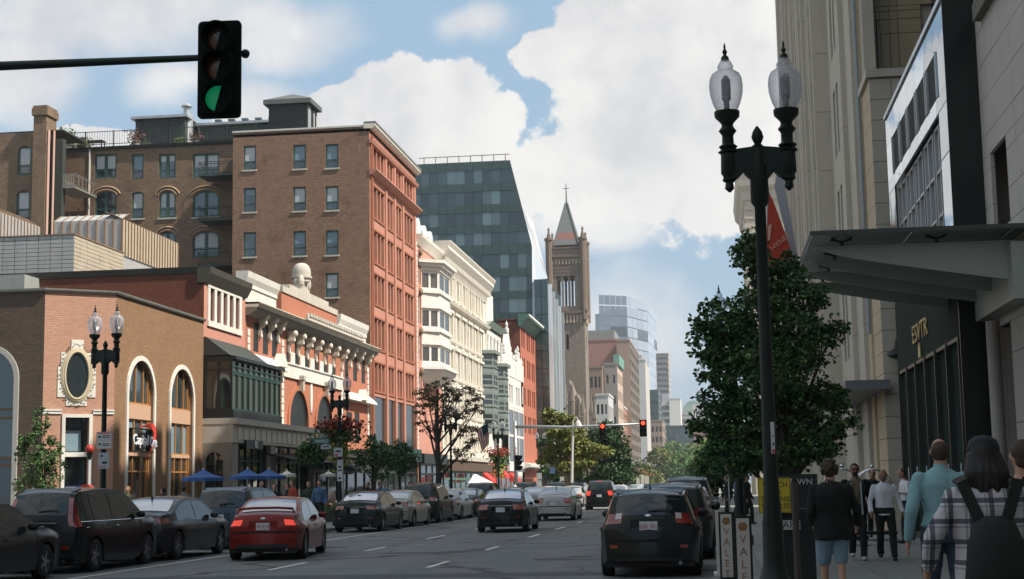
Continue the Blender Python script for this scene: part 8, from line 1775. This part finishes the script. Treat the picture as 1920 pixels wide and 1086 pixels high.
    for i in (0, 1):
        if shorts: e = kn[i]+V((0, 0, .02)); cap(g_, [hips[i]-V((0, 0, .03)), e], [.10*B, .085]); 
        else: cap(g_, [hips[i]-V((0, 0, .02)), kn[i]], [.10*B, .073]); g_.tube([kn[i], an[i]+V((0, 0, -.02))], [.073, .062], 12)
    link('trousers' if not shorts else 'shorts', fuse(g_, 'trousers', bot, vox*1.1, 2, .012), t, (0, 0, 0))
    for i in (0, 1):
        g_ = MB(); g_.ell((an[i].x, an[i].y+.055, an[i].z-.055), (.048, .135, .04), 12, 8); g_.ell((an[i].x, an[i].y-.01, an[i].z-.03), (.045, .06, .05), 10, 6); part(t, 'shoe', g_, shoe, True)
    if hair:
        g_ = MB()
        if bald: g_.ell(hc+V((0, -.026, -.004)), (.081, .086, .094), 14, 10)
        elif longhair:
            g_.ell(hc+V((0, -.018, .015)), (.088, .10, .112), 14, 10)
            for q in range(16): a = pi+pi*q/15; g_.tube([hc+V((.07*cos(a), .06*sin(a)-.01, .02)), hc+V((.10*cos(a)+.01*sin(q*3), .085*sin(a)-.03, -.10)), hc+V((.10*cos(a)+.02*sin(q*5), .08*sin(a)-.06, -.21-.03*sin(q*2.2)))], [.035, .038, .012], 6)
        else: g_.ell(hc+V((0, -.02, .022)), (.082, .092, .098), 14, 10); g_.ell(hc+V((0, -.045, -.04)), (.068, .06, .07), 12, 8)
        if curly:
            for q in range(60): a, z_ = RND.uniform(0, 2*pi), RND.uniform(-.06, .11); rr_ = .085*sqrt(max(.1, 1-(z_/.125)**2)); g_.ell(hc+V((rr_*cos(a), rr_*sin(a)*1.05-.03, z_)), (.028, .028, .026), 6, 5)
        me = fuse(g_, 'hair', hair, .009, 1, .012 if not bald else .003); link('hair', me, t, (0, 0, 0))
    if beard: g_ = MB(); g_.ell(H(0, .055, -.07), (.05, .045, .045), 10, 7); part(t, 'beard', g_, beard, True)
    if glasses: g_ = MB(); g_.box(tuple(H(-.06, .088, .0)), tuple(H(.06, .10, .025))); part(t, 'sunglasses', g_, blackm)
    if cap_: g_ = MB(); g_.lathe([(.098, .02), (.10, .06), (.085, .105), (.05, .13), (.01, .137)], tuple(hc), 16); part(t, 'cap', g_, cap_, True); g_ = MB(); g_.ell(hc+V((0, .12, .03)), (.07, .07, .008), 12, 5); part(t, 'cap_peak', g_, cap_)
    return t
def cloth(n, c, v=.12): return mat('cloth_'+n, c, .9, var=v, scale=5, bump=.3, bscale=120)
jet = cloth('black', (.010, .012, .011)); denim = cloth('denim_light', (.20, .30, .36), .25); jean = cloth('denim_dark', (.035, .055, .08)); teal = cloth('teal_shirt', (.22, .40, .42), .08); wsh = cloth('white_shirt', (.76, .77, .80), .05); beigec = cloth('beige', (.19, .16, .10)); greyc = cloth('grey', (.14, .14, .14)); brownh = mat('hair_brown', (.05, .03, .018), .7, var=.4, scale=40); blackh = mat('hair_black', (.012, .010, .009), .6, var=.4, scale=40); greyh = mat('hair_grey', (.10, .09, .08), .7); shoeb = mat('shoe_black', (.015, .015, .015), .5); shoew = mat('shoe_white', (.5, .5, .48), .6); redt = cloth('red', (.30, .05, .03)); bluet = cloth('blue', (.08, .14, .24)); pant = cloth('dark_trousers', (.018, .02, .019))
def plaid():
    m = mat('plaid_cloth', (.52, .50, .50), .9, var=.05); t = NT(m.node_tree); p = m.node_tree.nodes['Principled BSDF']; s = t.n('SeparateXYZ', {0: t.n('TexCoord').outputs['Object']}).outputs
    def st(a, per, w): f = t.m('FRACT', t.m('ADD', t.m('DIVIDE', a, per), 10.5)); return t.m('LESS_THAN', t.m('ABSOLUTE', t.m('SUBTRACT', f, .5)), w)
    hx = t.m('MAXIMUM', st(s[0], .115, .13), t.m('MULTIPLY', st(t.m('ADD', s[0], .03), .115, .06), .5)); hz = t.m('MAXIMUM', st(s[2], .125, .12), t.m('MULTIPLY', st(t.m('ADD', s[2], .035), .125, .05), .5))
    c = t.mix(t.m('MULTIPLY', hx, .82), (.50, .49, .50, 1), (.03, .035, .05, 1)); c = t.mix(t.m('MULTIPLY', hz, .82), c, (.03, .035, .05, 1)); t.nt.links.new(c, p.inputs['Base Color']); return m
plm = plaid()
def pp(px, s): Y_ = FPX*.983/s; return onY(px, 900, Y_).x, Y_
x, y = pp(1556, 152); person('man from behind in a black jacket and pale denim shorts by the brown post', x, y, 1.73, radians(3), top=jet, bot=denim, shoe=shoeb, hair=brownh, jacket=.14, shorts=True, vox=.011, bulk=1.14, hem=.80, curly=True, elb=((-.26, -.05, 1.12), (.31, .06, 1.14)), wri=((-.20, .14, .98), (.32, .20, .98)))
x, y = pp(1765, 190); person('bald-crowned man from behind in a teal shirt and dark jeans', x, y, 1.86, radians(4), top=teal, bot=jean, shoe=shoeb, hair=brownh, bald=True, vox=.011, bulk=1.14, hem=.98, elb=((-.29, -.06, 1.12), (.27, .02, 1.13)), wri=((-.31, .02, .86), (.26, .2, .92)), feet=((-.12, .1), (.12, -.12)))
x, y = pp(1848, 292); prs = person('person in a black and white plaid shirt and dark cap seen from behind', x, y, 1.72, radians(0), top=plm, bot=jean, shoe=shoeb, hair=blackh, longhair=True, cap_=mat('cap_navy', (.012, .018, .022), .8), vox=.010, bulk=1.14, jacket=.16, hem=.78, elb=((-.34, -.02, 1.14), (.35, .02, 1.15)), wri=((-.36, .12, .95), (.37, .14, .95)))
bp_ = thing('backpack', 'black backpack worn over the plaid shirt at the right edge', 'backpack', (x, y, .13), own=True); m = MB()
m.loft([[(rx*cos(2*pi*q/14), -.16+cy_+.0+ry*sin(2*pi*q/14), z) for q in range(14)] for z, rx, ry, cy_ in ((.62, .11, .06, -.06), (.66, .17, .10, -.07), (.9, .19, .12, -.08), (1.1, .165, .11, -.07), (1.22, .12, .08, -.05), (1.26, .05, .04, -.04))]); part(bp_, 'pack', m, mat('backpack_cloth', (.012, .016, .013), .8, var=.2, bump=.4), True)
m = MB(); m.loft([[(.15*cos(2*pi*q/12), -.36+.03*sin(2*pi*q/12), z) for q in range(12)] for z in (.70, .90)]); part(bp_, 'pocket', m, MATS['backpack_cloth'])
for s in (-1, 1): m = MB(); m.prism([(s*.03, -.20, 1.20), (s*.09, -.20, 1.17), (s*.19, -.15, 1.44), (s*.13, -.15, 1.47)], (0, .02, 0)); m.prism([(s*.13, -.15, 1.47), (s*.19, -.15, 1.44), (s*.19, .05, 1.46), (s*.13, .05, 1.49)], (0, 0, .015)); part(bp_, 'strap', m, MATS['backpack_cloth'])
x, y = pp(1918, 235); person('person cut off by the right picture edge, dark top and brown hair', x, y, 1.76, radians(10), top=jet, bot=pant, shoe=shoeb, hair=brownh, vox=.013)
x, y = pp(1603, 96.5); person('bearded man in sunglasses and beige tee', x, y, 1.78, pi, top=beigec, bot=pant, shoe=shoew, hair=blackh, beard=blackh, skin=skin2, glasses=True, vox=.014, bulk=1.02, short=True, hem=.9)
jk = thing('open_jacket', 'open dark jacket with pale lining worn by the bearded man in sunglasses', 'jacket', (x, y, .13), own=True, rz=pi)
for s in (-1, 1):
    m = MB(); m.loft([[(s*(.10+.02*q)*w_, .14-.05*q*q*.9, z) for q in range(5)]+[(s*(.12+.02*q)*w_+s*.012, .16-.05*q*q*.9, z) for q in range(4, -1, -1)] for z, w_ in ((.80, 1.15), (1.1, 1.05), (1.35, 1.0), (1.46, .75))]); cap(m, [Vector((s*.19, 0, 1.42)), Vector((s*.27, .0, 1.12)), Vector((s*.25, .12, .93))], [.078, .066, .055]); part(jk, 'jacket_side', m, jet, True)
    m = MB(); m.prism([(s*.085, .155, .84), (s*.11, .165, .84), (s*.10, .145, 1.44), (s*.07, .135, 1.44)], (0, .008, 0)); part(jk, 'lining', m, mat('pale_lining', (.40, .45, .45), .8))
x, y = pp(1656, 97); person('man in a white shirt and black trousers walking towards the camera', x, y, 1.67, pi, top=wsh, bot=pant, shoe=shoeb, hair=greyh, bald=True, beard=greyh, skin=skin2, vox=.013, bulk=1.10, hem=.86, feet=((-.13, .16), (.10, -.16)), elb=((-.27, -.04, 1.13), (.27, .0, 1.13)), wri=((-.33, .08, .92), (.27, .14, .92)))
x, y = pp(1636, 72); person('bellman in a dark uniform standing behind the white-shirted man by the luggage trolley', x, y, 1.74, pi, top=jet, bot=pant, shoe=shoeb, hair=brownh, vox=.02)
x, y = pp(1697, 77); x = min(x, 4.55); person('man in a white tee looking down at a phone beside the dark doors', x, y, 1.72, radians(105), top=wsh, bot=pant, shoe=shoeb, hair=brownh, vox=.016, short=True, hunch=.05, elb=((-.24, .02, 1.15), (.24, .02, 1.15)), wri=((-.10, .24, 1.18), (.10, .24, 1.18)))
# luggage trolleys: brass hoops
for px, s_, lab in ((1640, 74, 'chrome hooped luggage trolley behind the white-shirted man'), (1583, 80, 'second hooped luggage trolley, left of the bearded man')):
    X_, Y_ = pp(px, s_); t = thing('luggage_trolley', lab, 'trolley', (X_, Y_+.5, .13), own=True); m = MB(); m.box((-.5, -.3, .15), (.5, .3, .22)); part(t, 'deck', m, jet)
    for dy in (-.27, .27): m = MB(); m.tube([(-.42, dy, .2)]+[(-.42*cos(pi*q/12), dy, 1.3+.42*sin(pi*q/12)) for q in range(13)]+[(.42, dy, .2)], .018, 8); part(t, 'hoop', m, chrome, True)
    m = MB(); m.tube([(0, -.27, 1.72), (0, .27, 1.72)], .015, 6); m.ell((0, 0, 1.79), (.045, .045, .045), 10, 8); part(t, 'top_bar', m, chrome, True)
    for a in (-.42, .42):
        for b in (-.24, .24): m = MB(); m.tube([(a-.02, b, .07), (a+.02, b, .07)], .07, 10); part(t, 'wheel', m, tyre)
# small figures, one mesh each for the farther ones
def small(label, px, s_, h, top, bot=pant, hair=blackh, yaw=None, X=None, v=.028, **kw):
    X_, Y_ = pp(px, s_); person(label, X_, Y_, h, RND.uniform(0, 6) if yaw is None else yaw, top=top, bot=bot, shoe=shoeb, hair=hair, vox=v, group='people on the pavements', **kw)
small('person in a light top and blonde hair right of the bank doorway', 240, 62, 1.66, cloth('olive', (.20, .20, .12)), hair=mat('hair_blond', (.25, .17, .08), .7), yaw=pi)
small('dark figure sitting height by the second bank arch', 307, 60, 1.62, jet); small('person in dark clothes left of the leftmost blue umbrella', 345, 60, 1.66, greyc)
small('person in a grey-green tee below the middle blue umbrella', 491, 57, 1.78, cloth('grey_green', (.10, .12, .10)), yaw=pi)
small('person in a dark top right of the grey-green tee', 515, 56, 1.68, jet); small('person in a brown-red jacket under the small white parasol', 549, 54, 1.80, redt, hair=brownh); small('dark-haired person beside the one in the brown-red jacket', 541, 52, 1.74, jet)
small('person in a dark green top standing in the row gap', 579, 52, 1.76, cloth('dark_green', (.03, .05, .035)), yaw=pi); small('person in an open blue jacket over a white tee walking in the row gap', 599, 53, 1.80, bluet, yaw=pi)
t = small('person in dark clothes right of the two white signs on the thin pole', 690, 44, 1.74, jet)
for px, s_, top, lab in ((712, 40, bluet, 'person in a blue and white top above the champagne sedan'), (722, 40, cloth('sky', (.12, .2, .3)), 'person in a light blue top above the champagne sedan'), (768, 36, greyc, 'person in a white hat above the tall black parked car'), (800, 34, redt, 'person in a red top above the silver parked sedan'), (995, 24, wsh, 'person in a white top at the foot of the far mast pole'), (1003, 24, redt, 'person in a red top right of the far mast pole'), (1012, 23, jet, 'person in black right of the far mast pole'), (985, 25, cloth('pink', (.4, .25, .22)), 'person in a pink top before the red awning'), (965, 27, wsh, 'person in a white top near the white tent')): small(lab, px, s_, 1.74, top, v=.04)
for px, s_, top, lab in ((1364, 50, jet, 'person in black beyond the valet boards, left one'), (1381, 47, bluet, 'person in a blue print top beyond the valet boards'), (1400, 52, jet, 'person in dark clothes beyond the valet boards, right one'), (1390, 36, redt, 'small person in a reddish top farther up the right pavement')): small(lab, px, s_, 1.72, top, v=.03)
# ------------------------------------------------------------------ the air
m = MB(); m.box((-1520, -620, -1.1), (1520, 2620, 140)); hz = m.build('haze'); hz['kind'] = 'stuff'
hm = bpy.data.materials.new('haze_air'); hm.use_nodes = True; nt = hm.node_tree; nt.nodes.clear()
pv = nt.nodes.new('ShaderNodeVolumePrincipled'); pv.inputs['Color'].default_value = (.85, .90, .95, 1); pv.inputs['Density'].default_value = .00025; pv.inputs['Anisotropy'].default_value = .2
ot = nt.nodes.new('ShaderNodeOutputMaterial'); nt.links.new(pv.outputs[0], ot.inputs['Volume']); hz.data.materials.append(hm)
bpy.data.batch_remove(TRASH); bpy.data.scenes.remove(TMP)
